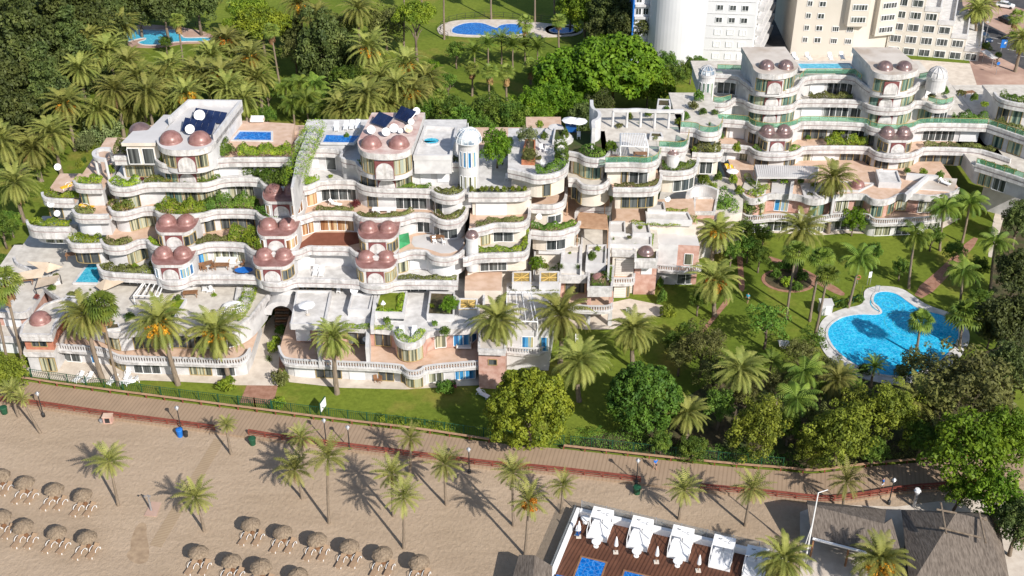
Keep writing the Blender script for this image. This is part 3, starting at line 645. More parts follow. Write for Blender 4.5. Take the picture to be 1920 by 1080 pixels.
class Bld:
    def __init__(s, name, loc, label, cat='apartment building', group=None):
        s.e = thing(name, loc, label, cat, group)
    def level(s, px, z, back, inset=1.3, wins=(), floor='floor', style='parapet', wall='white', h=3.0, par=1.4, it=2, ends=(0.5,0.5), backpx=None, glass=False, wallh=None, trim=0.0):
        """a terrace whose parapet top runs along px at height z, and the storey under it"""
        ln = wline(px, z, it); e = s.e; f = z-0.95
        if style == 'parapet':
            o = MB(); b = z-par
            o.sweep(ln, [(0.35, b, 0), (0.0, b, 0), (0.0, z-.80, 1), (0.06, z-.80, 1), (0.06, z-.66, 0), (-0.05, z-.66, 0), (-0.07, z-.5, 0), (-0.07, z-.06, 0), (-0.03, z, 0), (0.32, z, 0), (0.35, z-.05, 0), (0.35, f, 0)])
            o.build('parapet', ['marble', 'groove'], e)
        elif style == 'balustrade':
            f = z-0.95; b = f-0.45; o = MB(); o.sweep(ln, [(0.35, b, 0), (0.0, b, 0), (0.0, f-.1, 0), (-0.08, f-.1, 0), (-0.08, f, 0), (0.35, f, 0)]); o.build('cornice', 'marble', e)
            balustrade(e, ln, f+0.002)
        elif style == 'rim':
            f = z-0.25; b = z-par; o = MB(); o.sweep(ln, [(0.35, b, 0), (0.0, b, 0), (0.0, z, 0), (0.3, z, 0), (0.35, f, 0)]); o.build('roof_rim', 'marble', e)
        if glass: glass_rail(e, ln, z if style == 'parapet' else f)
        q = offset(ln, 0.05)
        if backpx: bk = [(p.x, p.y) for p in [W(x, y, f) for x, y in backpx]]
        else: bk = [(q[-1][0], back), (q[0][0], back)]
        d = MB(); d.prism(q+bk, b+0.01, f, 1, 0); d.build('floor_slab', [floor, 'white'], e)
        wh = wallh if wallh is not None else h-(par-0.95)
        if wall and wh > 0:
            wl = [(x, y+inset) for x, y in ln]
            if ends: wl[0] = (wl[0][0]+ends[0], wl[0][1]); wl[-1] = (wl[-1][0]-ends[1], wl[-1][1]); wl = [wl[0]]+[p for p in wl[1:-1] if wl[0][0]+.05 < p[0] < wl[-1][0]-.05]+[wl[-1]]
            zc = b+0.005; zf = zc-wh; d = MB()
            bk2 = [(wl[-1][0], max(q[-1][1]+3, (bk[0][1] if not backpx else max(p[1] for p in bk)))-trim), (wl[0][0], max(q[0][1]+3, (bk[-1][1] if not backpx else max(p[1] for p in bk)))-trim)]
            d.prism(wl+bk2, zf, zc); d.build('wall', wall, e); wins_on(e, wl, zf, zc, wins)
            return ln, wl, zf, zc
        return ln, None, None, None
    def block(s, px, z, z0, m='white', top='roofgrey', it=0, name='wall', rim=None, rimm='marble', wins=()):
        """a solid whose roof outline (px, front edge first, left to right) lies at height z"""
        ln = wline(px, z, it, True) if it else wline(px, z, 0); d = MB(); d.prism(ln, z0, z, 0, 1); o = d.build(name, [m, top], s.e)
        if rim:
            r = MB(); a = sum(ln[i][0]*ln[(i+1)%len(ln)][1]-ln[(i+1)%len(ln)][0]*ln[i][1] for i in range(len(ln))); l2 = ln if a > 0 else ln[::-1]
            r.sweep(l2, [(-0.08, z-0.3, 0), (-0.08, z+rim, 0), (0.25, z+rim, 0), (0.25, z+0.002, 0)], True); r.build('roof_rim', rimm, s.e)
        for (x0, x1, kind, lo, hi, *front) in wins:
            fl = ln[:front[0]] if front else ln[:2]; wins_on(s.e, fl, z0, z, [(x0, x1, kind, lo, hi)])
        return o
    def pod(s, px, py, zp, wpx=74, dep=4.6, roof='copper', panel=True, win='c', hgt=3.35, sides=(1,1), dm=None):
        """rounded bay with twin domes; (px,py) = middle of the front at the parapet top zp; floor is zp-0.95"""
        f = zp-0.95; c = W(px, py, zp); k = ppm(px, py, zp); hw = wpx/2/k; y0 = c.y+0.5; e = s.e
        def plan(g=0.0):
            hw2 = hw+g; fw = 1.35; pts = [(c.x-hw2, y0+dep), (c.x-hw2, y0+2.6)]
            for i in range(1, 8):
                a = math.pi+i*math.pi/2/8; pts.append((c.x-fw+(hw2-fw)*math.cos(a), y0+2.6+(2.6+g)*math.sin(a)))
            pts += [(c.x-fw, y0-g), (c.x+fw, y0-g)]
            for i in range(1, 8):
                a = -math.pi/2+i*math.pi/2/8; pts.append((c.x+fw+(hw2-fw)*math.cos(a), y0+2.6+(2.6+g)*math.sin(a)))
            pts += [(c.x+hw2, y0+2.6), (c.x+hw2, y0+dep)]
            return pts
        base = thing('domed_bay', (c.x, y0+2, f), None, None); base.parent = e; base.location = Vector((c.x, y0+2, f))-Vector(e.location)
        p = plan(); d = MB(); d.prism(p, f-0.4, f+hgt-0.5); d.build('wall', 'white', base)
        d = MB(); d.prism(plan(0.18), f+hgt-0.5, f+hgt-0.1); d.build('fascia', 'marble', base)
        d = MB(); d.prism(plan(0.10), f+hgt-0.099, f+hgt); d.build('roof', roof, base)
        r = dm or min(1.3, hw*0.44)
        for sx in (-1, 1): dome(base, (c.x+sx*(r+0.12), y0+2.5, f+hgt), r, roof)
        if panel: arch_panel(base, (c.x, y0-0.05, f+0.98), 2.35, 1.75)
        for sd in (-1, 1):
            if not sides[0 if sd < 0 else 1]: continue
            seg = p[2:9] if sd < 0 else p[10:17]
            window(base, seg, f+1.0, f+hgt-0.75, {'c':'glass','g':'glassg','b':'glassb','o':'glassw','k':'glassd'}[win], 'wframe' if win in 'bo' else 'gold', 0.7)
        return base
# ------------------------------------------------------------------ the big terraced block on the left
B = Bld('terraced_apartment_building', (-30, 140, 0), 'large white terraced apartment block with twin copper domes, left of the picture')
L7 = [(213,293),(289,293),(291,300),(300,306.5),(318,309.5),(350,309),(378,306.5),(395,302),(412,297),(452,296),(546,296)]
B.level(L7, 22, 160, 1.2, [(236,288,'c',0.1,1.9),(312,333,'g'),(361,400,'c'),(411,447,'s')], 'floorp')
L7r = [(552,278),(645,278.5),(633,296),(668,301),(668,307),(676,313),(695,318),(737,319),(767,315),(780,306),(868,305.5)]
B.level(L7r, 22, 162, 1.0, [(566,598,'s',0.4),(611,630,'d'),(678,704,'k'),(742,772,'c'),(788,808,'s',0.5),(820,842,'s',0.5)], 'floorw', trim=3)
L6w = [(136,338),(140,345),(160,347),(190,346.5)]
B.level(L6w, 19, 162, 1.2, [(146,165,'g')], 'floorp')
L6 = [(201,338),(203,346),(210,350.5),(227,353),(248,351),(267,344.5),(293,343),(377,344.5),(395,342),(420,333),(486,333),(488,340),(494,347.5),(508,350.5),(545,351),(575,350),(590,344),(603,338),(667,338),(671,345),(687,351.5),(720,354),(808,355),(809,359),(822,365),(842,368.5),(860,366),(873,358),(879,343)]
B.level(L6, 19, 162, 1.3, [(226,262,'c'),(312,342,'g'),(345,372,'c'),(374,413,'c'),(426,476,'w'),(575,594,'o'),(602,668,'d'),(690,708,'k'),(742,800,'d'),(806,830,'d')], 'floorw')
# left wing, receding
B.level([(77,360),(78,367),(84,371.5),(100,373.5),(137,374)], 16, 156, 1.2, [(92,118,'k')], 'floorp')
B.level([(134,392),(138,400),(149,403),(162,403.5),(203,402.5)], 16, 150, 1.2, [(146,190,'s',0.2)], 'floorp')
L5 = [(202,386),(205,394),(212,397.5),(222,398.5),(238,397.5),(254,392.5),(268,388.5),(290,388.5),(291,397),(299,401),(312,403),(340,404),(362,402.5),(387,399),(403,393),(479,393.5),(482,402),(495,408.5),(520,411.5),(553,408.5),(575,402),(592,396),(663,397.5),(665,402),(673,407.5),(693,410.5),(733,409.5),(758,407),(778,399),(807,401),(811,405),(823,412.5),(842,415),(862,411),(874,399),(879,385)]
B.level(L5, 16, 156, 1.4, [(244,292,'c'),(384,402,'k'),(414,478,'k'),(566,588,'o'),(600,664,'o'),(782,806,'d'),(814,857,'d',0.3)], 'floorp')
B.level([(48,412),(50,420),(58,425),(80,427),(132,427)], 13, 146, 2.2, [(84,102,'w'),(104,118,'w')], 'floor', par=1.9)
B.level([(124,448),(130,456),(140,458),(155,458.5),(190,457)], 13, 141, 1.3, [(140,186,'k')], 'floor')
L4 = [(187,448),(190,456),(197,460.5),(208,463),(234,462),(251,454),(262,449.5),(275,449.5),(278,457),(288,462.5),(307,465),(330,466.5),(353,465),(375,459.5),(393,454.5),(458,456),(462,463),(473,471),(495,474.5),(528,475),(560,471),(580,461),(590,463),(653,463),(657,468),(667,475),(687,480),(717,482),(750,477),(769,469),(799,470),(803,476),(815,482),(838,484),(858,479),(872,468),(879,455)]
B.level(L4, 13, 150, 1.4, [(240,276,'c'),(368,390,'b'),(400,460,'w'),(744,764,'c'),(768,862,'s',0.1)], 'floorp')
L3 = [(181,495),(184,504),(195,511),(240,514),(293,516.5),(298,521),(304,525.5),(318,528.5),(340,527.5),(357,518.5),(372,516),(483,516.5),(487,523),(495,528.5),(512,531.5),(533,531),(550,523),(565,522),(672,525),(677,530),(688,534.5),(707,536),(728,534),(744,526),(858,528)]
B.level(L3, 10, 147, 2.6, [(560,640,'k'),(740,800,'d'),(205,285,'d')], 'floorw')
# cover decks: brown terrace and peach terraces are floor finishes laid on the slabs
def finish(px, z, m, name='floor_finish', it=1):
    ln = wline(px, z, it, True); d = MB(); d.prism(ln, z-0.03, z+0.02); return d.build(name, m, B.e)
finish([(592,460),(655,460),(690,452),(676,436),(590,436),(545,470),(575,468)], 12.06, 'floorr', it=0)
finish([(770,462),(800,466),(835,478),(868,466),(872,442),(776,438)], 12.06, 'roofpale')
# pods with twin domes
for x, y, z, kw in ((327,469,13,dict(win='k')), (518,476,13,dict(win='o')), (708,482,13,dict(win='k')), (528,411,16,dict(win='o')),
                    (320,530,10,dict(win='b')), (511,533,10,dict(win='k')), (704,537,10,dict(win='c'))):
    B.pod(x, y-3, z, 74 if z > 10 else 76, **kw)
# arch panels on the round fronts of the top storeys
def front_panel(px, py, z, wd=2.4, ht=2.2):
    p = W(px, py, z); arch_panel(B.e, (p.x, p.y, z), wd, ht)
for wx, wy, wz, ins, zb in ((343,309.3,22,1.2,18.25),(722,318.7,22,1.0,18.25)): p = W(wx, wy, wz); arch_panel(B.e, (p.x, p.y+ins-.06, zb), 2.5, 2.1)
# rooftop storeys
def roof_block(px, z, zf, wins, inset, top, nfront):
    ln = wline(px, z, 0); fr = chaikin(ln[:nfront], 2); bk = ln[nfront:]; full = fr+bk
    a = MB(); a.prism(full, z-0.9, z, 0, 1); a.build('roof', ['marble', top], B.e)
    g = [(x, y+inset) for x, y in fr]; c = sum(p[0] for p in g)/len(g); g = [(c+(x-c)*0.95, y) for x, y in g]
    b2 = [(c+(x-c)*0.95, y-0.4) for x, y in bk]; d = MB(); d.prism(g+b2, zf, z-0.895); d.build('wall', 'white', B.e)
    wins_on(B.e, g, zf, z-0.895, wins); return g
g = roof_block([(293,262),(294,268),(302,277),(320,281.5),(340,282),(372,280.5),(394,274),(405,264),(455,198),(354,197)], 25, 21.05, [(303,330,'c',0.8),(357,390,'c',0.8)], 0.7, 'roofpale', 8)
p = W(343,282,25); arch_panel(B.e, (p.x, p.y+.64, 21.4), 2.6, 2.5)
g = roof_block([(670,265),(671,273),(677,282),(690,287),(720,290),(752,288),(769,281),(776,270),(797,211),(697,211)], 25.4, 21.05, [(678,702,'c',0.8),(733,771,'c',0.8)], 0.7, 'roofstain', 8)
p = W(718,290,25.4); arch_panel(B.e, (p.x, p.y+.64, 21.4), 2.6, 2.7)
for x, y in ((321,264), (375,265)): c = W(x, y, 25); dome(B.e, (c.x, c.y, 25), 1.5, 'copper')
for x, y in ((696,272), (748,272)): c = W(x, y, 25.4); dome(B.e, (c.x, c.y, 25.4), 1.4, 'copper')
# white parapet round the left roof, the flat canopy roof and the stub dome behind
r = MB(); ln = wline([(405,264),(455,198),(354,197),(316,231)], 25, 0)
r.sweep([(p[0], p[1]) for p in ln], [(0.0, 24.4, 0), (0, 25.9, 0), (0.35, 25.9, 0), (0.35, 24.98, 0)]); r.build('roof_parapet', 'white', B.e)
B.block([(227,268),(292,268),(318,232),(338,216),(307,215),(277,244),(249,246)], 24.6, 24.1, 'cream', 'roofpale', name='canopy_roof')
B.block([(236,272),(296,272),(330,236),(318,225),(262,250)], 24.09, 21.05, 'cream', 'roofpale', name='wall', wins=[(240,262,'d',0.1,2.6),(268,290,'d',0.1,2.6)])
c = W(258,243,23.5); dome(B.e, (c.x, c.y+1, 22.4), 1.7, 'copperd')
# terrace of the right penthouse with the round tub, and its low walls
B.block([(776,297),(846,297),(857,243),(797,240)], 23.4, 21.05, 'white', 'floorw', name='tub_deck', rim=0.5, rimm='white')
B.block([(552,266),(645,270),(668,250),(680,234),(600,238),(575,245),(560,255)], 22.3, 21.05, 'white', 'floorw', name='pool_deck')
B.block([(420,271),(545,272),(552,232),(455,226)], 22.35, 21.05, 'floorp', 'floorp', name='pool_deck')
# round glass-domed lift tower
c = W(880,345,19); r0 = 1.42
o = MB(); o.lathe((c.x, c.y, 16), [(r0,0),(r0,9.4),(r0+.12,9.4),(r0+.12,9.8),(0.02,9.8)], 28); tw = o.build('round_tower', 'white', B.e, False)
for k, (zz, hh) in enumerate(((18.3,2.6),(22.2,2.4))):
    for a in (-2.35,-1.9,-1.45,-1.0):
        s = [(c.x+(r0+.02)*math.cos(a+q), c.y+(r0+.02)*math.sin(a+q)) for q in (-.15,0,.15)]; window(tw, s, zz, zz+hh, 'glassb' if k else 'glass', 'wframe', 2)
o = MB(); R1 = 1.8; o.lathe((c.x, c.y, 25.8), [(R1,0)]+[(R1*math.cos(i*math.pi/20), 1.75*math.sin(i*math.pi/20)) for i in range(1,10)]+[(0.02,1.75)], 24); gd = o.build('glass_dome', 'dome_glass', tw)
o = MB()
for i in range(12):
    a = 2*math.pi*i/12; pts = [Vector((c.x+(R1+.02)*math.cos(b)*math.cos(a), c.y+(R1+.02)*math.cos(b)*math.sin(a), 25.8+1.77*math.sin(b))) for b in [j*math.pi/16 for j in range(9)]]
    for p, q in zip(pts, pts[1:]): o.cyl(p, q, 0.045, None, 4, 0, False)
for b in (0.0, 0.45, 0.9):
    rr = (R1+.02)*math.cos(b); pts = [Vector((c.x+rr*math.cos(2*math.pi*i/24), c.y+rr*math.sin(2*math.pi*i/24), 25.8+1.77*math.sin(b))) for i in range(25)]
    for p, q in zip(pts, pts[1:]): o.cyl(p, q, 0.05, None, 4, 0, False)
o.cyl((c.x, c.y, 27.5), (c.x, c.y, 28.3), 0.06); o.build('dome_ribs', 'wframe', tw)
# planted wall between the two penthouses
B.block([(545,352),(549,352),(566,296),(590,240),(579,240),(556,296)], 22.8, 18, 'white', 'white', name='dividing_wall')
# roof-top pools (water surfaces belong to the building's terraces)
def tub(parent, px, z, m, name='pool_water', it=0, rim=0.3, rimm='white'):
    ln = wline(px, z, it, True); a = sum(ln[i][0]*ln[(i+1)%len(ln)][1]-ln[(i+1)%len(ln)][0]*ln[i][1] for i in range(len(ln))); ln = ln if a > 0 else ln[::-1]
    d = MB(); d.add([(x, y, z-0.06) for x, y in ln], [tuple(range(len(ln)))]); o = d.build(name, m, parent)
    if rim:
        r = MB(); r.sweep(ln, [(0, z-0.3, 0), (-0.0, z, 0), (-rim, z, 0), (-rim, z-0.3, 0)], True); r.build('pool_rim', rimm, parent)
    return o
def pool(px, z, m, label, it=0, rim=0.3, rimm='white', name='swimming_pool', group=None):
    ln = wline(px, z, it, True); c = (sum(p[0] for p in ln)/len(ln), sum(p[1] for p in ln)/len(ln), z-0.3); t = thing(name, c, label, 'pool', group); tub(t, px, z, m, 'water', it, rim, rimm); return t
pool([(437,261.5),(508,262.5),(508,247),(450,246)], 22.5, 'poolblue', 'small blue rooftop pool on the peach terrace beside the solar panels')
pool([(605,266),(662,267),(674,254),(612,252)], 22.5, 'poolblue', 'rooftop pool with a blue cover behind the row of white loungers')
pool([(795,267)]+[(808.5+14.5*math.cos(i*.524), 263.5+5.6*math.sin(i*.524)) for i in range(6,0,-1)]+[(808.5+14.5*math.cos(i*.524), 263.5+5.6*math.sin(i*.524)) for i in range(0,-6,-1)], 23.55, 'poolteal', 'round hot tub on the white roof deck near the glass dome', 0, 0.3, 'white', 'hot_tub')
pool([(141,528.5),(183,529.5),(190,513),(182,487),(172,487)], 7.0, 'poolteal', 'narrow turquoise plunge pool on the left roof terrace, partly shaded')
# ------------------------------------------------------------------ lower roof terraces and the beachfront row, left of the stairs
FL = Bld('beachfront_row', (-42, 126, 0), 'low white beachfront row behind the three palms with orange fruit', 'building')
FL.level([(24,482),(28,494),(58,505),(64,520),(88,545),(118,565),(128,600),(180,606),(205,626),(245,622),(290,618),(400,622),(440,615),(470,596),(497,560),(505,552)], 6.9, 158, 1.0, [(100,140,'w'),(196,224,'c'),(250,300,'k'),(320,380,'k'),(410,440,'d')], 'floor', 'rim', wall='white', h=2.7, par=0.9)
FL.level([(97,642),(104,646),(192,651),(214,664),(227,668),(340,671),(440,675),(462,666),(470,652)], 4.0, 136, 1.6, [(60,96,'c'),(112,150,'d'),(170,184,'b'),(205,235,'c'),(250,300,'d'),(355,396,'c'),(405,440,'d')], 'floorp', 'balustrade', wall='white', h=3.0, par=1.3)
FL.block([(38,628),(97,629),(104,607),(128,575),(118,560),(84,571),(42,610)], 7.0, 6.0, 'marble', 'floor', name='parapet', rim=0.15)
FL.block([(43,660),(100,661),(116,640),(136,600),(60,600)], 3.7, 2.9, 'marble', 'floor', name='cornice')
d = FL.block([(42.5,629),(96,630),(103,609),(126,577),(117,562),(84,573),(45,612)], 5.99, 3.71, 'brick', 'floor', name='brick_wall', wins=[(59,88,'k',0.5,1.9)])
FL.block([(50,664),(100,665),(116,640),(136,600),(62,600)], 2.89, 0, 'white', 'floor', name='wall', wins=[(76,110,'c',0.1,2.4)])
c = W(76,601,7); dome(FL.e, (c.x, c.y, 7.0), 1.35, 'copper')
# wall of the passage and the arch over the stairs
ST = Bld('entrance_stairs', W(530,610,0), 'brown stair flight rising under the white arch between the two rows', 'stairs')
for i in range(10):
    a = W(515, 612-i*5.4, 0.3*i+.3); b = W(541, 612-i*5.4, 0.3*i+.3); d = MB(); d.box(((a.x+b.x)/2, a.y+2, 0.15*i+0.15), (b.x-a.x, 4, 0.3*i+0.3)); d.build('step', 'thatchgrey' if i % 2 else 'wood', ST.e)
a = W(529,560,6.2); d = MB()
n = 12; vs = []
for yy in (a.y-1.2, a.y+2.5):
    for i in range(n+1):
        t = math.pi*i/n; vs.append((a.x-1.5*math.cos(t), yy, 4.3+1.5*math.sin(t)))
    for i in range(n+1):
        t = math.pi*i/n; vs.append((a.x-2.6*math.cos(t), yy, 4.3+2.2*math.sin(t)))
k = n+1; fs = []
for i in range(n): fs += [(i, i+1, k+i+1, k+i), (2*k+i+1, 2*k+i, 3*k+i, 3*k+i+1), (k+i, k+i+1, 3*k+i+1, 3*k+i), (i+1, i, 2*k+i, 2*k+i+1)]
d.add(vs, fs); d.build('arch', 'white', ST.e)
# ------------------------------------------------------------------ beachfront row right of the stairs
FR = Bld('beachfront_row', (-14, 126, 0), 'low white and pink beachfront row with a round planted bay', 'building')
RZ = 6.9
FR.level([(542,606),(590,607),(650,612),(735,616),(737,622),(742,637),(756,645),(775,645),(793,637),(802,618),(897,616),(899,604)], RZ, 140, 1.0, [(555,582,'s',0.2),(652,690,'k'),(703,733,'k'),(746,792,'c'),(815,836,'w'),(850,893,'b',0.2)], 'floorw', 'rim', wall='pink', h=2.75, par=1.0)
FR.level([(521,648),(526,664),(536,674),(640,678),(752,683),(757,690),(764,695),(780,696),(792,692),(797,685),(897,677)], 4.0, 136, 1.5, [(552,590,'s',0.1),(592,640,'k'),(655,684,'s',0.1),(710,738,'k'),(752,792,'c'),(803,832,'w'),(853,893,'b',0.1)], 'floorp', 'balustrade', wall='white', h=3.0, par=1.3)
FR.block([(897,656),(948,658),(950,628),(952,600),(898,600)], 7.0, 6.2, 'marble', 'roofgrey', name='parapet', rim=0.12)
FR.block([(897,657),(947,659),(951,602),(899,602)], 6.19, 0, 'pink', 'floor', name='wall', wins=[(916,932,'k',3.9,4.9)])
for x in (600, 690):
    a = W(x, 640, 6); d = MB(); d.prism(wline([(x-3,678),(x+4,678),(x+6,612),(x,612)], 4, 0), 2.9, 6.3); d.build('party_wall', 'white', FR.e)
# raised roof-light boxes and low walls of the roof terraces
def box_px(e, px, z0, z1, m, top=None, name='planter', rim=None):
    ln = wline(px, z1, 0); d = MB(); d.prism(ln, z0, z1, 0, 1 if top else 0); o = d.build(name, [m, top] if top else [m], e.e if isinstance(e, Bld) else e)
    if rim:
        a = sum(ln[i][0]*ln[(i+1)%len(ln)][1]-ln[(i+1)%len(ln)][0]*ln[i][1] for i in range(len(ln))); l2 = ln if a > 0 else ln[::-1]
        r = MB(); r.sweep(l2, [(-0.01, z0+.05, 0), (-0.01, z1+rim, 0), (0.22, z1+rim, 0), (0.22, z1+0.002, 0)], True); r.build('parapet', 'white', e.e if isinstance(e, Bld) else e)
    return o
box_px(FR, [(545,610),(609,612),(622,548),(556,547)], 6.6, 7.3, 'white', 'floorw', 'raised_terrace', 0.3)
box_px(FR, [(652,582),(694,584),(701,553),(660,552)], 6.6, 7.6, 'white', 'floorw', 'roof_light_box', 0.25)
box_px(FR, [(700,588),(757,590),(764,548),(712,547)], 6.6, 7.5, 'white', 'grass', 'planter', 0.3)
box_px(FR, [(800,592),(852,594),(853,550),(806,548)], 6.6, 7.5, 'white', 'soil', 'planter', 0.25)
box_px(FR, [(694,610),(700,610),(708,546),(702,546)], 6.5, 7.9, 'white', None, 'party_wall')
box_px(FR, [(860,581),(894,581),(896,562),(861,561)], 6.6, 7.6, 'cream', 'khaki', 'roof_light_box', 0.2)
box_px(FR, [(715,600),(757,602),(758,592),(725,592)], 6.6, 6.8, 'white', 'glassd', 'water_basin')

Nb = Bld('neighbour_house', W(10,690,0), 'white and pink house at the left edge, partly hidden by tall palm trunks', 'house')
Nb.level([(-60,580),(10,585),(48,588),(60,575)], 6.5, 150, 1.2, [(8,40,'s',.1)], 'floor', 'rim', wall='pink', h=2.7, par=1.0)
Nb.level([(-60,628),(5,632),(36,634),(46,620)], 3.6, 148, 1.4, [(0,30,'s',.1)], 'floor', 'rim', wall='white', h=2.8, par=.9)
# ------------------------------------------------------------------ middle terraces between the two big blocks
Mb = Bld('stepped_terrace_building', W(1010,520,0), 'cream stepped terraces with curved parapets and slatted pergolas between the two domed blocks', 'building')
Mb.level([(878,362.5),(977,362.5),(993,358.5),(1002,350),(1005,336)], 19, 158, 1.0, [(892,950,'s',0.2)], 'floorw', wall='cream', h=3.2)
Mb.level([(952,316),(985,323),(1003,329.5),(1033,327.5),(1055,320.5),(1066,311),(1067,296)], 22, 159, 1.0, [(1018,1032,'k',0.1)], 'floorw', wall='cream')
Mb.level([(1066,284),(1085,287.5),(1095,295),(1117,298.5),(1137,295.5),(1143,286)], 22, 158, 1.2, [(1076,1126,'g',0.1)], 'soil', wall='cream')
Mb.level([(1066,334),(1081,334.5),(1084,340),(1090,345.5),(1103,348.5),(1125,348.5),(1140,342),(1147,330),(1149,316)], 19, 160, 1.2, [(1072,1090,'k')], 'floor', wall='cream')
Mb.level([(1150,352.5),(1160,353),(1210,353),(1233,350.5),(1241,339),(1242,322)], 19, 162, 1.3, [(1165,1225,'k',0.1)], 'floorp', wall='cream')
Mb.level([(1135,306),(1160,305.5),(1182,305),(1215,307.5),(1234,301),(1240,288)], 22, 166, 1.3, [(1165,1176,'k',0.1),(1180,1214,'d',0.1)], 'floor', wall='cream', glass=True)
Mb.level([(1236,276),(1247,276),(1280,278.5),(1291,271),(1293,254)], 22, 164, 1.0, [], 'floor', wall='white', glass=True)
Mb.level([(1236,320),(1252,322),(1268,322.5),(1290,320.5),(1303,316),(1310,307),(1311,295)], 19, 166, 1.2, [(1262,1300,'d',0.1)], 'floor', wall='cream')
Mb.level([(1298,286.5),(1310,287.5),(1352,288.5),(1357,280)], 19, 172, 1.0, [(1312,1335,'d',0.1)], 'soil', wall='cream')
Mb.level([(1276,239),(1305,240.5),(1311,246.5),(1327,249.5),(1345,248.5),(1354,241),(1356,230)], 22, 172, 1.2, [(1285,1310,'k'),(1320,1340,'k')], 'floor', wall='white', glass=True)
Mb.level([(879,430.5),(892,428.5),(915,423.5),(928,418.5),(963,419.5),(983,417.5),(993,410),(995,396),(994,384)], 16, 172, 1.6, [(902,918,'c'),(925,962,'d',0.1)], 'floorp', wall='cream')
Mb.level([(990,383),(1027,385.5),(1043,383.5),(1057,378.5),(1063,369),(1064,350)], 16, 176, 1.0, [(1027,1052,'d',0.5,2.0)], 'floorp', wall='cream', h=3.3)
Mb.level([(868,484),(877,483.5),(892,476.5),(977,475),(989,470.5),(994,460),(995,430)], 13, 168, 1.8, [(900,950,'d',0.1)], 'floor', wall='cream')
Mb.level([(993,432),(1027,436),(1055,434),(1070,428),(1083,425),(1089,414)], 13, 168, 1.5, [(1025,1060,'d',0.1)], 'floorp', wall='cream')
Mb.level([(1082,398),(1086,390),(1093,388),(1133,388.5),(1146,388.5),(1147,380)], 13.2, 168, 1.0, [], 'floorp', wall='cream')
c = W(885,478,13); o = MB(); o.lathe((c.x, c.y+1.2, 12), [(0.85,-2),(0.85,3.0),(0.95,3.0),(0.95,3.25),(0.02,3.25)], 20); tt = o.build('round_turret', 'white', Mb.e); dome(tt, (c.x, c.y+1.2, 15.25), 0.85, 'copperd')
c = W(1152,334,19); o = MB(); o.lathe((c.x, c.y+1.2, 18), [(0.95,-2),(0.95,2.8),(1.05,2.8),(1.05,3.0),(0.02,3.0)], 20); tt = o.build('round_turret', 'white', Mb.e); dome(tt, (c.x, c.y+1.2, 21), 1.0, 'copperd')
c = W(1262,316,19); o = MB(); o.lathe((c.x, c.y+1.2, 18), [(1.0,-2),(1.0,2.8),(1.1,2.8),(1.1,3.0),(0.02,3.0)], 20); tt = o.build('round_turret', 'white', Mb.e); dome(tt, (c.x, c.y+1.2, 21), 1.0, 'copperd')
# lower terraces
Mb.block([(862,566),(905,566),(953,548),(1046,540),(1047,474),(1148,474),(1149,438),(1232,436),(1232,405),(1000,420),(862,470)], 6.5, 0, 'cream', 'floor', name='terrace')
Mb.block([(871,545),(940,545),(942,500),(990,490),(990,478),(874,480)], 8.6, 6.4, 'cream', 'floorp', name='terrace')
Mb.block([(1000,470),(1090,472),(1130,462),(1130,430),(1000,430)], 8.4, 6.4, 'cream', 'floor', name='terrace')
Mb.block([(1147,416),(1210,418),(1306,421),(1300,372),(1147,376)], 8.7, 6.4, 'cream', 'floorp', name='terrace')
Mb.block([(1092,466),(1148,468),(1234,467),(1232,425),(1145,425),(1092,430)], 7.65, 6.4, 'cream', 'floor', name='terrace')
for px, z0, z1, top, rim in (([(1051,497),(1088,499),(1090,462),(1054,462)], 6.4, 8.3, 'roofpale', 0.35), ([(1098,497),(1136,499),(1138,462),(1101,462)], 6.4, 8.3, 'roofpale', 0.35),
    ([(1142,438),(1173,440),(1172,418),(1142,418)], 7.5, 8.5, 'roofpale', 0.35), ([(1186,440),(1220,441),(1216,420),(1185,420)], 7.5, 8.5, 'roofpale', 0.35),
    ([(1143,460),(1222,462),(1222,441),(1144,440)], 7.5, 8.1, 'floorw', 0.25), ([(1212,413),(1298,416),(1290,400),(1210,398)], 8.6, 9.4, 'floorw', 0.25), ([(1214,396),(1248,398),(1245,382),(1214,381)], 8.6, 9.8, 'roofpale', 0.35)):
    box_px(Mb, px, z0, z1, 'cream', top, 'roof_light_box', rim)
def lattice(e, px, z):
    P = [W(*q, z) for q in px]; d = MB(); E = [(P[0],P[2]),(P[1],P[3]),((P[0]+P[1])/2,(P[2]+P[3])/2),((P[1]+P[2])/2,(P[3]+P[0])/2)]+[(P[k].lerp((P[0]+P[2])/2,.08),P[(k+1)%4].lerp((P[0]+P[2])/2,.08)) for k in range(4)]
    for a, b in E: d.cyl(a, b, .055, None, 4)
    d.build('lattice_frame', 'goldbright', e)
lattice(FR.e, [(860,581),(894,581),(896,562),(861,561)], 7.66)
for px in ([(960,531),(996,531),(996,510),(961,510)], [(1011,531),(1048,531),(1048,510),(1012,510)]): box_px(Mb, px, 7.2, 8.4, 'cream', 'khaki', 'skylight_box', 0.15); lattice(Mb.e, px, z=8.43)
box_px(Mb, [(950,548),(1050,549),(1052,530),(1010,528),(950,530)], 6.5, 7.2, 'white', None, 'planter')
for px, z0, z1 in (([(1000,505),(1003,505),(1006,445),(1003,445)],6.4,8.4),([(1088,500),(1091,500),(1093,440),(1090,440)],6.4,8.6),([(1139,505),(1143,505),(1146,400),(1142,400)],6.4,8.8),([(1010,466),(1060,467),(1060,464),(1010,463)],8.3,9.2),([(905,560),(909,560),(914,500),(910,500)],6.4,8.0)): box_px(Mb, px, z0, z1, 'white', None, 'party_wall')

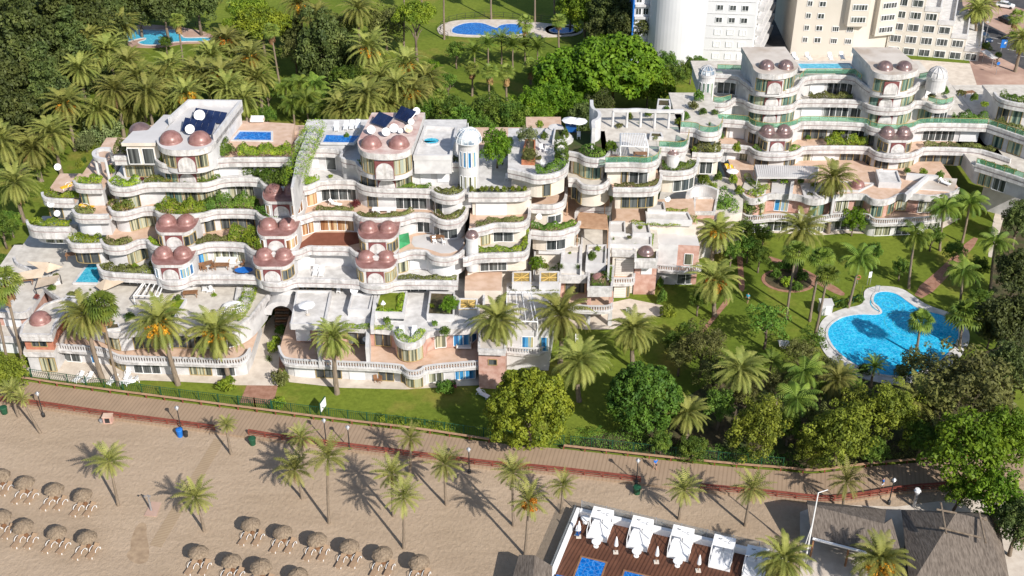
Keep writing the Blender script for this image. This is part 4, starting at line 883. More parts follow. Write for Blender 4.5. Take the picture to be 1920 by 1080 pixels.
for x0, x1, y, z in ((1006,1046,472,8.3),(905,938,546,8.2),(1102,1134,466.6,8.6)): window(Mb.e, [(p.x, p.y-.03) for p in (W(x0,y,z-1), W(x1,y+.4,z-1))], z-2.1, z-.2, 'glassd', 'wframe')
# small front houses with balconies
Hs = Bld('pink_brick_house', W(1100,600,0), 'pink brick house with a domed corner and two-storey balcony beside the lawn', 'house')
Hs.block([(1049,519),(1101,519),(1103,470),(1052,470)], 7.0, 5.9, 'marble', 'floor', name='parapet', rim=0.2)
Hs.block([(1050,520),(1100.5,520),(1102,472),(1053,472)], 5.89, 0, 'pink', 'floor', name='wall', wins=[(1059,1096,'k',3.2,5.2)])
Hs.block([(1102,541),(1148,541),(1151,500),(1104,500)], 7.0, 5.6, 'marble', 'soil', name='parapet', rim=0.25)
Hs.block([(1104,520),(1149,520),(1151,500),(1105,500)], 5.59, 0, 'cream', 'floor', name='wall', wins=[(1112,1140,'d',3.2,5.2),(1112,1140,'d',0.1,2.4)])
c = W(1123,533,7); dome(Hs.e, (c.x, c.y+1.2, 7.0), 0.98, 'copper')
Hs.level([(1066,569),(1080,572),(1103,574),(1148,574),(1150,560)], 4.0, 150, 3.5, [], 'floorp', 'balustrade', wall='cream', par=1.3)
for x in (1104, 1145):
    a = W(x, 579, 3.05)
    for z0, z1, m in ((0, 2.6, 'white'), (3.05, 5.6, 'pink')): d = MB(); d.box((a.x, a.y+0.45, (z0+z1)/2), (0.55, 0.55, z1-z0-.004)); d.build('column', m, Hs.e)
Hg = Bld('garage_house', W(1210,560,0), 'cream and pink house with a small dome in a planted roof, behind the white balcony', 'house')
Hg.block([(1148,470),(1191,472),(1192,440),(1150,440)], 7.6, 6.6, 'marble', 'floorw', name='parapet', rim=0.15)
Hg.block([(1149,478),(1190,479),(1192,442),(1150,442)], 6.59, 0, 'cream', 'floor', name='wall', wins=[(1153,1188,'G',3.4,5.9)])
Hg.level([(1147,522),(1190,522),(1191,512)], 4.0, 152, 1.0, [(1150,1172,'G',0.1),(1175,1186,'c')], 'floorp', 'balustrade', wall='white', par=1.3)
Hg.block([(1190.5,488),(1233,488),(1234,452),(1191,450)], 7.2, 5.8, 'marble', 'soil', name='parapet', rim=0.2)
Hg.block([(1191,490),(1232.5,490),(1234,455),(1192,453)], 5.79, 0, 'pink', 'floor', name='wall', wins=[(1201,1221,'s',3.6,5.0)])
c = W(1211,474,7.2); dome(Hg.e, (c.x, c.y, 7.2), 1.1, 'copperd')
Hg.block([(1224,457),(1272,459),(1268,420),(1224,420)], 7.0, 0, 'white', 'roofpale', name='roof_terrace')
Hg.block([(1272,459),(1312,461),(1306,440),(1270,440)], 6.8, 0, 'pink', 'roofpale', name='wall', wins=[(1282,1298,'w',3.4,5.4)])
Hg.level([(1234,496),(1260,499),(1305,501),(1316,494)], 4.0, 162, 1.4, [(1243,1265,'w'),(1270,1300,'d')], 'floorp', 'balustrade', wall='white', par=1.3)
# shaded balcony row next to the brick block
Sb = Bld('balcony_house', W(985,690,0), 'shaded white house with curved balcony beneath the tall palms in the middle', 'house')
Sb.block([(950,618),(1030,620),(1040,560),(950,548)], 6.6, 0, 'white', 'floor', name='wall', wins=[(978,1000,'b',3.2,5.6),(1010,1028,'b',3.2,5.6)])
Sb.level([(950,650),(990,654),(1020,652),(1030,642)], 4.0, 140, 3.0, [], 'floor', 'balustrade', wall='white', par=1.3)
# ------------------------------------------------------------------ terraced block on the right
Rb = Bld('terraced_apartment_building', W(1560,420,0), 'white terraced apartment block with green glass railings on the right', 'apartment building')
R10 = [(1352,271),(1404,273.5),(1409,279.5),(1421,285),(1440,287.5),(1457,288),(1475,287),(1493,284.5),(1503,279),(1508,274),(1627,274),(1633,280),(1643,285.5),(1660,289.5),(1681,291),(1702,289.5),(1719,285.5),(1729,279.5),(1734,276),(1830,278),(1862,287),(1895,298)]
Rb.level(R10, 10, 200, 1.4, [(1362,1382,'s',.2),(1386,1402,'w'),(1415,1440,'k'),(1470,1490,'k'),(1505,1520,'w'),(1523,1565,'s',.1),(1575,1612,'k'),(1618,1632,'k'),(1640,1665,'k'),(1685,1712,'c'),(1724,1790,'k'),(1800,1850,'g')], 'floorp')
R13 = [(1343,223),(1401,226.5),(1404,231),(1413,236.5),(1432,240),(1450,241),(1470,239.5),(1491,235.5),(1500,230.5),(1504,227),(1622,230),(1627,236),(1640,240.5),(1660,243),(1680,243.5),(1700,242),(1716,238),(1723,231.5),(1770,231),(1852,233)]
Rb.level(R13, 13, 200, 1.4, [(1348,1362,'k'),(1368,1396,'s',.1),(1404,1424,'k'),(1505,1550,'k'),(1560,1590,'d'),(1595,1620,'d'),(1628,1645,'k'),(1730,1790,'d'),(1800,1840,'s',.1)], 'floor', glass=True)
R16 = [(1318,172),(1322,184),(1331,191),(1345,194.5),(1362,194),(1374,188),(1378,182.5),(1397,187),(1400,191),(1408,195.5),(1425,199),(1447,200.5),(1470,199.5),(1487,196.5),(1495,191),(1498,186),(1617,187.5),(1620,193),(1634,198.5),(1650,201.5),(1668,202.5),(1690,201.5),(1706,198.5),(1714,193),(1717,188.5),(1737,190),(1745,196),(1765,199),(1783,195),(1790,187)]
Rb.level(R16, 16, 200, 1.2, [(1330,1375,'s',.1),(1404,1436,'g'),(1464,1488,'g'),(1502,1540,'s',.1),(1544,1590,'d'),(1595,1614,'d'),(1628,1658,'g'),(1683,1708,'g'),(1722,1745,'g'),(1750,1775,'d')], 'floor')
R19 = [(1335,139),(1384,141),(1391,150),(1401,155),(1405,161),(1415,165.5),(1433,168),(1453,169),(1473,168),(1490,165),(1500,158.5),(1503,152),(1515,141),(1600,141),(1612,152),(1622,160),(1630,165.5),(1645,168.5),(1667,170),(1690,169),(1708,166.5),(1720,161),(1725,152),(1772,142)]
Rb.level(R19, 19, 188, 1.1, [(1345,1380,'d'),(1404,1440,'g'),(1466,1492,'g'),(1518,1545,'s',.1),(1550,1598,'d'),(1630,1662,'g'),(1690,1714,'g'),(1735,1760,'s',.1)], 'floor')
Bkeep = B; B = Rb
for px, zf, n in (([(1411,123),(1413,131),(1423,137.5),(1440,139.5),(1457,140),(1473,138.5),(1487,134.5),(1496,128),(1497,122),(1472,87.5),(1390,88)], 18.05, 9), ([(1632,124),(1634,131),(1642,136.5),(1660,140),(1677,141),(1697,139.5),(1714,136),(1722,130),(1723,124),(1681,88.5),(1598,88.5)], 18.05, 9)):
    x0 = px[0][0]; roof_block(px, 22.2, zf, [(x0+6,x0+33,'g',0.8),(x0+58,x0+80,'g',0.8)], 0.7, 'roofgrey', n)
for x, y in ((1437,126),(1473,126),(1659,128),(1695,128)): c = W(x, y, 22.2); dome(B.e, (c.x, c.y, 22.2), 1.25, 'copperd')
for wx, wy, wz, ins, zb in ((1457,140,22.2,.7,18.6),(1453,169,19,1.1,15.3),(1449,200.5,16,1.2,12.3),(1678,141,22.2,.7,18.6),(1669,170,19,1.1,15.3),(1668,202.5,16,1.2,12.3)):
    p = W(wx, wy, wz); arch_panel(B.e, (p.x, p.y+ins-.07, zb), 2.4, 2.2)
for x, y in ((1457,286),(1683,289)): Rb.pod(x, y, 10, 62, 4.2, 'copperd', win='k')
B = Bkeep
glass_rail(Rb.e, wline([(1501,144),(1513,134),(1601,134),(1614,145)], 19.6, 0), 19.1)
glass_rail(Rb.e, wline([(1346,121),(1390,123)], 20, 0), 19.1); glass_rail(Rb.e, wline([(1725,143),(1770,134)], 19.6, 0), 19.1)
glass_rail(Rb.e, wline([(1320,171),(1332,184),(1350,188),(1372,182)], 16.5, 2), 16.0); glass_rail(Rb.e, wline([(1740,184),(1765,193),(1788,186)], 16.5, 2), 16.0)
for tx, ty, z, r0 in ((1321,190,16,1.35), (1757,146,20,1.6)):
    c = W(tx, ty, z); o = MB(); top = 5.6 if tx < 1500 else 1.0; o.lathe((c.x, c.y, z-1), [(r0,-6 if tx < 1500 else -1),(r0,top),(r0+.1,top),(r0+.1,top+.35),(0.02,top+.35)], 24); tw = o.build('round_tower', 'white', Rb.e); zt = z-1+top+.35
    if tx < 1500:
        for a in (-2.5,-2.0,-1.5,-1.0): window(tw, [(c.x+(r0+.02)*math.cos(a+q), c.y+(r0+.02)*math.sin(a+q)) for q in (-.17,0,.17)], z-.6, z+3.8, 'glassg', 'wframe', 2)
    o = MB()
    for i in range(10):
        a = 2*math.pi*i/10; pts = [Vector((c.x+r0*math.cos(b)*math.cos(a), c.y+r0*math.cos(b)*math.sin(a), zt+r0*math.sin(b))) for b in [j*math.pi/16 for j in range(9)]]
        for p, q in zip(pts, pts[1:]): o.cyl(p, q, 0.06, None, 4, 0, False)
    for b in (0.05, 0.6):
        rr = r0*math.cos(b); pts = [Vector((c.x+rr*math.cos(2*math.pi*i/20), c.y+rr*math.sin(2*math.pi*i/20), zt+r0*math.sin(b))) for i in range(21)]
        for p, q in zip(pts, pts[1:]): o.cyl(p, q, 0.06, None, 4, 0, False)
    o.build('dome_ribs', 'white', tw)
    o = MB(); o.lathe((c.x, c.y, zt), [(r0*.96*math.cos(i*math.pi/18), r0*.96*math.sin(i*math.pi/18)) for i in range(9)]+[(0.02, r0*.96)], 20); o.build('dome_panels', 'dome_glass' if tx < 1500 else 'roofpale', tw)
pool([(1502,128),(1600,128),(1592,119),(1496,119)], 19.3, 'poolteal', 'long green rooftop pool between the two grey roofed penthouses')
# wing at the far right, coming forward
Rw = Bld('terraced_wing', W(1900,420,0), 'white angled wing with green glass railings and an arch at the right edge', 'building')
Rw.level([(1853,233.5),(1885,244),(1925,258),(1990,280)], 13, 196, 1.0, [(1862,1880,'g'),(1890,1915,'g')], 'floor', glass=True)
Rw.level([(1830,306),(1862,316),(1900,328),(1935,340),(1990,360)], 10, 200, 1.0, [(1835,1858,'g'),(1862,1885,'d')], 'floor', glass=True)
Rw.level([(1863,172),(1870,182),(1885,189),(1925,196),(1990,205)], 16.5, 188, 1.2, [(1870,1890,'k'),(1895,1915,'g')], 'floor', h=4)
Rw.block([(1850,326),(1900,340),(1960,358),(1985,335),(1870,305)], 6.5, 0, 'white', 'floor', name='wall')
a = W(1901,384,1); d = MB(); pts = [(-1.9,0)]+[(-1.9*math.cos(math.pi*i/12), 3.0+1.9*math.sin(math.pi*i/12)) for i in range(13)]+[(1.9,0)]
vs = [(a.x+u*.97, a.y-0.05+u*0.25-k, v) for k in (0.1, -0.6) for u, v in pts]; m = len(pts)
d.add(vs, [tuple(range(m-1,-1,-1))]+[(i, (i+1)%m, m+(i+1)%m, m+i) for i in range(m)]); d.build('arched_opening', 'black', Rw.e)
# lawn-side row in front of the right block
Fz = Bld('garden_row', W(1560,437,0), 'low white row with round pink bays facing the garden lawn', 'building')
Fz.level([(1384,352),(1392,362),(1396,368),(1405,372.5),(1418,373.5),(1434,369),(1444,362),(1482,364),(1504,367),(1512,372),(1530,375),(1548,372),(1560,366),(1622,363),(1627,369),(1636,374),(1655,376),(1676,371),(1687,362),(1718,364),(1745,368),(1790,362),(1800,352)], 7.0, 196, 1.0, [(1398,1412,'c'),(1424,1434,'c'),(1452,1478,'b'),(1518,1545,'g'),(1566,1590,'w'),(1603,1618,'c'),(1632,1655,'g'),(1664,1676,'g'),(1680,1700,'c'),(1722,1760,'w')], 'floorp', 'rim', wall='pink', h=2.8, par=1.1)
Fz.level([(1384,392),(1394,401),(1400,404.5),(1428,404.5),(1444,401),(1482,402),(1510,404),(1530,407),(1550,404),(1562,400),(1627,399),(1634,408),(1645,411),(1664,410.5),(1700,409),(1742,407),(1785,398)], 4.0, 192, 1.5, [(1404,1425,'d'),(1438,1478,'d',.1),(1520,1545,'w'),(1565,1600,'d',.1),(1640,1670,'w'),(1680,1715,'d',.1)], 'floorp', 'balustrade', wall='white', h=3, par=1.3)
box_px(Fz, [(1648,343),(1690,345),(1682,322),(1642,320)], 6.0, 7.6, 'white', 'floorw', 'roof_box', 0.25)
box_px(Fz, [(1568,358),(1610,360),(1640,345),(1560,340)], 6.0, 6.9, 'white', 'floorp', 'roof_box', 0.2)
# roof life of the garden row: copper dome, parapet walls, sunken terrace, sun deck
c = W(1608,348,7); dome(Fz.e, (c.x, c.y, 6.9), 1.1, 'copper')
for px, z0, z1 in (([(1560,352),(1563,366),(1568,366),(1565,352)],4,7.6),([(1696,362),(1700,366),(1742,330),(1738,327)],6.6,7.9),([(1480,362),(1486,362),(1490,336),(1484,336)],6.6,7.7),([(1700,327),(1760,331),(1760,328),(1700,324)],6.6,7.8)): box_px(Fz, px, z0, z1, 'white', None, 'party_wall')
box_px(Fz, [(1446,359),(1482,362),(1488,337),(1448,338)], 6.7, 6.98, 'white', 'roofpale', 'roof_slab'); box_px(Fz, [(1392,352),(1420,366),(1436,362),(1440,338),(1400,332)], 6.7, 6.99, 'white', 'floor', 'roof_slab')
box_px(Fz, [(1700,352),(1790,358),(1795,335),(1740,331)], 6.7, 6.98, 'white', 'roofgrey', 'roof_slab'); box_px(Fz, [(1508,370),(1545,370),(1556,345),(1500,342)], 6.7, 6.99, 'white', 'roofpale', 'roof_slab')
# ------------------------------------------------------------------ the two towers behind
Wt = Bld('white_tower', (38,240,0), 'tall plain white apartment tower with small windows behind the ficus tree', 'tower')
pl = [(25.4,236),(28.4,236)]+[(34.2-5.7*math.cos(math.pi*i/24), 236-5.4*math.sin(math.pi*i/24)) for i in range(25) if 34.2-5.7*math.cos(math.pi*i/24) < 39.9 and not (i > 12 and 236-5.4*math.sin(math.pi*i/24) > 233)]+[(40,233),(50,232),(57.5,253),(25.4,253)]
d = MB(); d.prism(pl, 0, 78); d.build('wall', 'towerwhite', Wt.e)
def pane_at(e, x0, y0, x1, y1, z, w, h, n=1, m='glassd', rail=False, name='window'):
    L = math.hypot(x1-x0, y1-y0); ux, uy = (x1-x0)/L, (y1-y0)/L; cx, cy = (x0+x1)/2, (y0+y1)/2; a = math.atan2(uy, ux)
    f = MB(); nx, ny = uy, -ux
    for s in (-1, 1): f.box((cx+ux*s*w/2+nx*.03, cy+uy*s*w/2+ny*.03, z), (0.1, 0.16, h+.2), a); f.box((cx+nx*.03, cy+ny*.03, z+s*(h/2+.05)), (w-.102, 0.15, 0.1), a)
    for k in range(1, n): f.box((cx+ux*(k/n-.5)*w+nx*.03, cy+uy*(k/n-.5)*w+ny*.03, z), (0.07, 0.1, h-.004), a)
    o = f.build(name, 'wframe', e); g = MB(); g.box((cx, cy, z), (w-.1, 0.10, h-.002), a); g.build('pane', m, o)
    return o
for r in range(-1, 8):
    z = 5.5+r*2.62
    for x in (42.6, 45.2, 47.7): y = 233-(x-40)*.1; pane_at(Wt.e, x-.5, y+.05-.03, x+.5, y-.05-.03, z, 1.3, 1.0, 2, 'shutter' if r < 2 else 'glassd')
    for x in (26.3, 27.8): pane_at(Wt.e, x-.5, 236, x+.5, 236, z+0.6, 1.15, 1.3, 2, 'glassd' if (r+int(x)) % 3 else 'shutter')
    d = MB(); d.box((27.0, 235.7, z-0.7), (2.9, 0.5, 0.5)); d.build('balcony', 'white', Wt.e)
    for q in (0, 2, 4):
        t = (q+0.5)/6; x, y = 50+7.5*t, 232+21*t; pane_at(Wt.e, x-.18, y-.5, x+.18, y+.5, z, 2.2, 1.5, 2)
    d = MB(); d.box((54.6, 243.2, z-0.9), (19.5, 1.3, 0.9), math.atan2(21,7.5)); d.build('balcony', 'white', Wt.e)
    d = MB(); d.box((45.0, 232.42, z+1.3), (9.6, 0.05, 0.04), -.1); d.build('floor_joint', 'marble', Wt.e)
d = MB(); d.box((25.25, 238.5, 34), (0.3, 6, 68)); d.build('blue_panel', 'blue', Wt.e)
Bt = Bld('beige_tower', (72,246,0), 'beige apartment tower with stepped balconies running down to the road', 'tower')
d = MB(); d.prism([(60.3,241),(73,239.5),(85,243),(92,262),(60.8,262)], 0, 70); d.build('wall', 'towercream', Bt.e)
for r in range(9):
    z = 3.4+r*2.67
    for x, n in ((63.0,2),(65.6,2)):
        y = 241-(x-60.3)*.118-.03; pane_at(Bt.e, x-.5, y+.06, x+.5, y-.06, z, 1.0 if x < 64 else 1.3, 1.0, n)
    if r < 2:
        for x in (69.0, 72.0): y = 241-(x-60.3)*.118-.03; pane_at(Bt.e, x-.5, y+.06, x+.5, y-.06, z, 1.3, 1.0, 3)
    if r > 1: d = MB(); d.prism([(70.4,239.9),(70.8,238.2),(75.0,238.1),(75.6,240.3)], z-1.5, z+1.165); d.build('bay', 'towercream', Bt.e); pane_at(Bt.e, 71.2, 238.19, 74.7, 238.1, z, 3.0, 1.1, 5)
    if r > 0: d = MB(); d.prism([(77.0,240.8),(77.4,239.4),(82.0,240.6),(82.4,242.2)], z-1.5, z+1.165); d.build('bay', 'towercream', Bt.e); pane_at(Bt.e, 77.9, 239.53, 81.5, 240.47, z-.2, 3.2, 1.1, 5)
for k in range(6):
    x0 = 81+k*3.1; x1 = x0+3.1; z = 15.6-k*2.67; ya, yb = 241.5-(x0-81)*.25, 241.5-(x1-81)*.25; d = MB(); d.prism([(x0,ya),(x1,yb),(x1+6,yb+16),(x0+6,ya+16)], -.1, z, 0, 1); d.build('stepped_storey', ['towercream','floorw'], Bt.e)
    d = MB(); d.sweep([(x0,ya),(x1,yb),(x1+6,yb+16)], [(0.0,z-.25,0),(-0.12,z-.25,0),(-0.12,z+.8,0),(0.15,z+.8,0),(0.15,z+.002,0)]); d.build('balcony_parapet', 'white', Bt.e)
    for q in range(int((z-1)/2.67)+1):
        if z-1.4-q*2.67 > .8: pane_at(Bt.e, x0+.4, ya-.1-.02, x1-.4, yb+.1-.02, z-1.4-q*2.67, 2.2, 1.4, 2 if (k+q) % 2 else 3, 'glassd')
# ------------------------------------------------------------------ ground, beach, promenade, paths
g = MB(); g.add([(-1500,-300,-0.01),(1500,-300,-0.01),(1500,2600,-0.01),(-1500,2600,-0.01)], [(0,1,2,3)]); struct('lawn', g, 'grass')
UP = [(-120,690),(43,714),(127,727),(447,768),(640,793),(773,808),(917,830),(1057,842),(1273,866),(1397,878),(1467,883),(1523,889),(1563,884),(1647,873),(1740,866),(1850,850),(2050,815)]
LO = [(-120,735),(0,755),(67,763),(213,785),(330,800),(403,810),(523,827),(640,842),(807,863),(940,880),(1017,885),(1163,902),(1313,920),(1450,933),(1527,942),(1557,943),(1613,937),(1700,922),(1780,917),(1900,900),(2060,870)]
sheet('beach_sand', [(-700,640)]+UP[:17]+[(2600,720),(2900,1600),(-900,1600)], 0.004, 'sand')
up = wline(UP, 0.3, 1); lo = wline(LO, 0.3, 1); d = MB()
d.prism(lo+up[::-1], 0.0, 0.3); struct('boardwalk', d, 'plank')
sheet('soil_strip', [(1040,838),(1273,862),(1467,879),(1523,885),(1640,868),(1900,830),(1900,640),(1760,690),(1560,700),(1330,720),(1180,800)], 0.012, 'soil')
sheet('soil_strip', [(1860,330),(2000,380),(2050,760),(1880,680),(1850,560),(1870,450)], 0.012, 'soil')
sheet('beach_path', [(402,822),(421,826),(302,1026),(280,1022)], 0.03, 'mat')
sheet('wet_sand', [(268,978),(276,985),(274,1003),(279,1020),(280,1048),(272,1056),(256,1058),(240,1048),(236,1038),(246,1030),(244,1016),(250,1000),(256,985)], 0.008, 'wetsand', 2)
sheet('entrance_path', [(449,755),(512,757),(521,724),(548,650),(516,648),(497,640),(474,690),(462,724)], 0.02, 'redpath')
sheet('entrance_court', [(440,722),(521,723),(524,660),(546,640),(548,600),(512,590),(470,640),(440,690)], 0.03, 'paving')
sheet('terrace_paving', [(45,692),(60,706),(150,718),(270,713),(345,716),(465,722),(470,690),(200,640)], 0.02, 'paving')
sheet('terrace_paving', [(540,716),(640,727),(760,730),(860,724),(900,722),(905,690),(540,680)], 0.02, 'paving')
sheet('terrace_paving', [(1040,590),(1040,612),(1100,618),(1150,617),(1180,600),(1240,592),(1255,575),(1180,560)], 0.02, 'paving')
sheet('terrace_paving', [(1380,422),(1395,434),(1540,441),(1590,437),(1700,441),(1760,432),(1800,410),(1400,390)], 0.02, 'paving')
sheet('shaded_street', [(1424,112),(1492,112),(1495,-30),(1444,-30)], 0.02, 'asphalt')  # street between the blocks; its shade is put into the dark colour
sheet('rear_court', [(1330,150),(1850,175),(1830,120),(1720,112),(1490,100),(1420,105)], 0.015, 'paving')
# right garden
sheet('garden_path', [(1385,545),(1398,548),(1393,500),(1392,460),(1380,460),(1384,510)], 0.018, 'redpath', 2)
sheet('garden_path', [(1310,625),(1322,622),(1352,585),(1372,562),(1364,555),(1340,588)], 0.018, 'redpath', 1)
sheet('garden_path', [(1432,484),(1436,478),(1480,492),(1530,515),(1585,548),(1582,556),(1560,548),(1510,520),(1470,498)], 0.019, 'redpath', 1)
sheet('garden_path', [(1708,550),(1735,562),(1790,505),(1838,448),(1822,444),(1772,495)], 0.018, 'redpath', 1)
c = W(1478,526,0); rr = 50/ppm(1478,526)
for r, z, m, nm in ((rr, 0.05, 'redpath', 'bed_kerb'), (rr*.86, 0.09, 'soil', 'flower_bed')):
    d = MB(); d.prism([(c.x+r*math.cos(i*.1963), c.y+r*.82*math.sin(i*.1963)) for i in range(32)], -0.05, z); struct(nm, d, m, False)
sheet('garden_path', [(1850,480),(1862,484),(1885,395),(1920,345),(1890,338),(1868,385)], 0.018, 'paving', 1)
POOL = [(1641,549),(1662,546),(1682,551),(1702,566),(1722,580),(1748,586),(1772,592),(1788,604),(1800,625),(1790,650),(1760,680),(1720,700),(1680,706),(1640,700),(1604,685),(1570,660),(1553,635),(1552,618),(1562,605),(1582,594),(1612,589),(1640,591),(1656,588),(1650,576),(1636,566)]
DECK = [(1620,541),(1650,535),(1690,539),(1715,556),(1740,573),(1790,588),(1815,612),(1820,640),(1800,672),(1750,705),(1690,722),(1640,716),(1590,700),(1552,672),(1534,640),(1534,612),(1548,592),(1580,578),(1616,572),(1620,560)]
def ground_pool(deck, wt, label, wm, dm, z=0.12):
    c = W(sum(p[0] for p in wt)/len(wt), sum(p[1] for p in wt)/len(wt), 0); t = thing('swimming_pool', c, label, 'pool')
    dl = wline(deck, z, 2, True); d = MB(); d.prism(dl, 0, z); d.build('pool_deck', dm, t)
    wl = wline(wt, z+.03, 2, True); a = sum(wl[i][0]*wl[(i+1)%len(wl)][1]-wl[(i+1)%len(wl)][0]*wl[i][1] for i in range(len(wl))); wl = wl if a > 0 else wl[::-1]
    r = MB(); r.sweep(wl, [(0, z+.01, 0), (0, z+.09, 0), (-0.35, z+.09, 0), (-0.35, z+.004, 0)], True); r.build('pool_rim', 'floorw', t)
    w_ = MB(); w_.add([(x, y, z+.03) for x, y in wl], [tuple(range(len(wl)))]); w_.build('water', wm, t); return t
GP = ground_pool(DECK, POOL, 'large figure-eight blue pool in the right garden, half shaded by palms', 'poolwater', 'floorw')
for cx, cy, rs in ((1664,571,(0.8,1.7,2.5)), (1700,607,(2.0,3.2))):
    c = W(cx, cy, 0.16)
    for k, r in enumerate(rs):
        d = MB(); pts = [(c.x+r*math.cos(i*.2618), c.y+r*math.sin(i*.2618)) for i in range(24)]; d.sweep(pts, [(0,0.153+.002*k,0),(0.16,0.156+.002*k,0)], True); d.build('pool_step', 'poolteal', GP)
ground_pool([(190,80),(225,55),(262,45),(300,47),(352,52),(395,62),(402,72),(395,82),(350,80),(300,90),(240,88)], [(205,74),(232,62),(258,55),(300,58),(330,55),(340,68),(345,72),(395,70),(392,77),(350,77),(318,79),(298,84),(268,84),(258,79),(276,74),(272,70),(252,74),(238,79),(218,79)], 'turquoise lagoon pool in the back garden at upper left', 'poolteal', 'pinkpave')
ground_pool([(815,52),(845,38),(900,36),(985,37),(1020,44),(1090,47),(1095,62),(1060,70),(830,70)], [(846,53),(870,43),(902,42),(922,50),(932,53),(938,46),(970,44),(993,56),(978,66),(850,66)], 'deep blue pool with pale paving in the back garden', 'poolblue', 'paving')
ground_pool([(1020,50),(1045,46),(1085,50),(1090,60),(1060,66),(1025,64)], [(1028,56),(1050,51),(1080,54),(1070,62),(1040,62)], 'small shaded wading pool right of the deep blue pool', 'poolblue', 'pinkpave')
sheet('garden_path', [(20,330),(40,312),(70,302),(80,307),(50,320),(30,338)], 0.018, 'redpath', 1)
# road, top right
sheet('pavement', [(1700,-60),(2100,-60),(2100,330),(1930,300),(1835,170),(1800,60)], 0.02, 'pinkpave')
sheet('road', [(1745,-40),(1800,-40),(1805,10),(1850,45),(1930,85),(2100,160),(2100,230),(1930,135),(1850,95),(1790,55),(1750,10)], 0.03, 'asphalt')
sheet('road', [(1850,-60),(1990,-60),(2100,30),(2100,90),(1960,30),(1890,8)], 0.03, 'asphalt')
d = MB()
for k in range(8): a = W(1790+k*18, 25+k*11.5, 0.036); d.box((a.x, a.y, 0.034), (2.2, 0.18, 0.004), -0.6)
struct('road_marking', d, 'white')
# ------------------------------------------------------------------ palms
def cluster(kind, noun, where, items, group, **kw):
    items = sorted(items, key=lambda q: q[0]); n = len(items)
    for i, it in enumerate(items):
        x, y, h = it[:3]; k = dict(kw); k.update(it[3] if len(it) > 3 else {})
        nm = noun+(' with orange fruit' if k.get('fruit') else '')
        pos = '' if n == 1 else (' at the right end' if i == n-1 and n > 2 else ', %s from the left' % ORD[i])
        palm(kind, x, y, h, ('%s %s%s' % (nm, where, pos)), group=group if n > 1 else None, **k)
fr = dict(fruit=1)
cluster('date', 'date palm', 'in the second rank behind the left penthouse', [(184,210,6),(258,145,9),(300,150,8),(366,140,8),(398,108,8),(440,132,8),(484,150,7),(335,200,5),(245,200,5)], 'date palms in the second rank', sc=1.17)
cluster('date', 'date palm', 'among the conifers at upper left', [(186,60,9),(140,102,7),(62,282,6),(180,108,7),(205,95,8)], 'date palms among the conifers', sc=1.17)
cluster('date', 'date palm', 'in the shade right of the bushy palms', [(640,205,5),(655,180,6),(715,150,6),(725,195,5),(800,150,6)], 'date palms right of the bushy palms', sc=1.17)
cluster('date', 'date palm', 'beside the dark conifers', [(165,78,9),(150,132,9),(240,120,10),(122,197,9,fr),(98,252,8)], 'date palms by the conifers', sc=1.17)
cluster('date', 'date palm', 'behind the left solar roof', [(216,172,9),(278,178,9),(320,128,9,),(350,178,9,fr),(386,142,8),(414,140,9,fr),(427,170,8),(458,188,7)], 'date palms behind the solar roof', sc=1.17)
cluster('date', 'date palm', 'right of the lagoon pool', [(424,76,10,fr),(447,92,8),(470,108,10,fr)], 'date palms right of the lagoon', sc=1.17)
cluster('date', 'tall date palm', 'at the left end of the lagoon pool', [(228,47,11,dict(by=98))], None, sc=1.17)
cluster('date', 'date palm', 'at the left picture edge above the terraces', [(5,268,8),(28,345,7)], 'palms at the left edge', sc=1.17)
cluster('cycad', 'brownish bushy palm', 'left of the upper left balconies', [(75,316,2.5,dict(sc=1.5))], None)
cluster('date', 'date palm', 'near the top edge', [(562,10,9,fr),(594,30,9),(672,20,10)], 'date palms near the top edge', sc=1.17)
cluster('date', 'date palm', 'behind the right solar panels', [(692,95,10,dict(sc=1.3,fruit=1)),(762,124,8,fr),(745,162,8),(690,180,8),(773,172,7,fr),(682,212,5)], 'date palms behind the right penthouse', sc=1.17)
cluster('fan', 'fan palm with a brown skirt', 'near the lagoon pool', [(332,38,9,dict(by=115,bx=343)),(382,98,7),(508,58,9,dict(by=156,bx=524)),(440,6,9)], 'fan palms by the lagoon')
cluster('fan', 'fan palm with a brown skirt', 'on the lawn before the ficus', [(885,128,8,dict(by=180)),(918,134,8,dict(by=192)),(950,134,8,dict(by=188)),(995,124,7,dict(by=158))], 'fan palms before the ficus')
cluster('fan', 'short fan palm', 'behind the round tub deck', [(825,180,5,dict(by=214))], None)
cluster('fan', 'slim fan palm', 'in front of the deep blue pool', [(985,44,8,dict(by=96)),(1048,38,9,dict(by=92))], 'slim fan palms at the deep blue pool')
cluster('queen', 'bushy green palm', 'behind the planted wall', [(536,168,5),(562,158,6),(590,160,6),(612,182,5),(575,190,5),(548,198,4),(606,208,4)], 'bushy palms behind the planted wall')
cluster('cycad', 'dark banana-like palm', 'below the deep blue pool', [(890,98,4,dict(sc=1.7)),(915,84,5,dict(sc=1.7)),(940,78,5,dict(sc=1.7)),(962,88,5,dict(sc=1.7)),(985,88,4,dict(sc=1.7)),(1008,92,4,dict(sc=1.7))], 'banana-like palms below the pool')
for x, y0, y1, t in ((757,-20,95,'curved'),(833,-20,74,'straight'),(921,-20,36,'dark'),(1003,-20,42,'thin'),(790,-20,40,'short'),(1040,-30,26,'pale')):
    b = W(x+(5 if t == 'curved' else 0), y1, 0); palm('fan', x, y0-40, 12, '%s palm trunk rising out of the top edge of the picture' % t, by=y1)
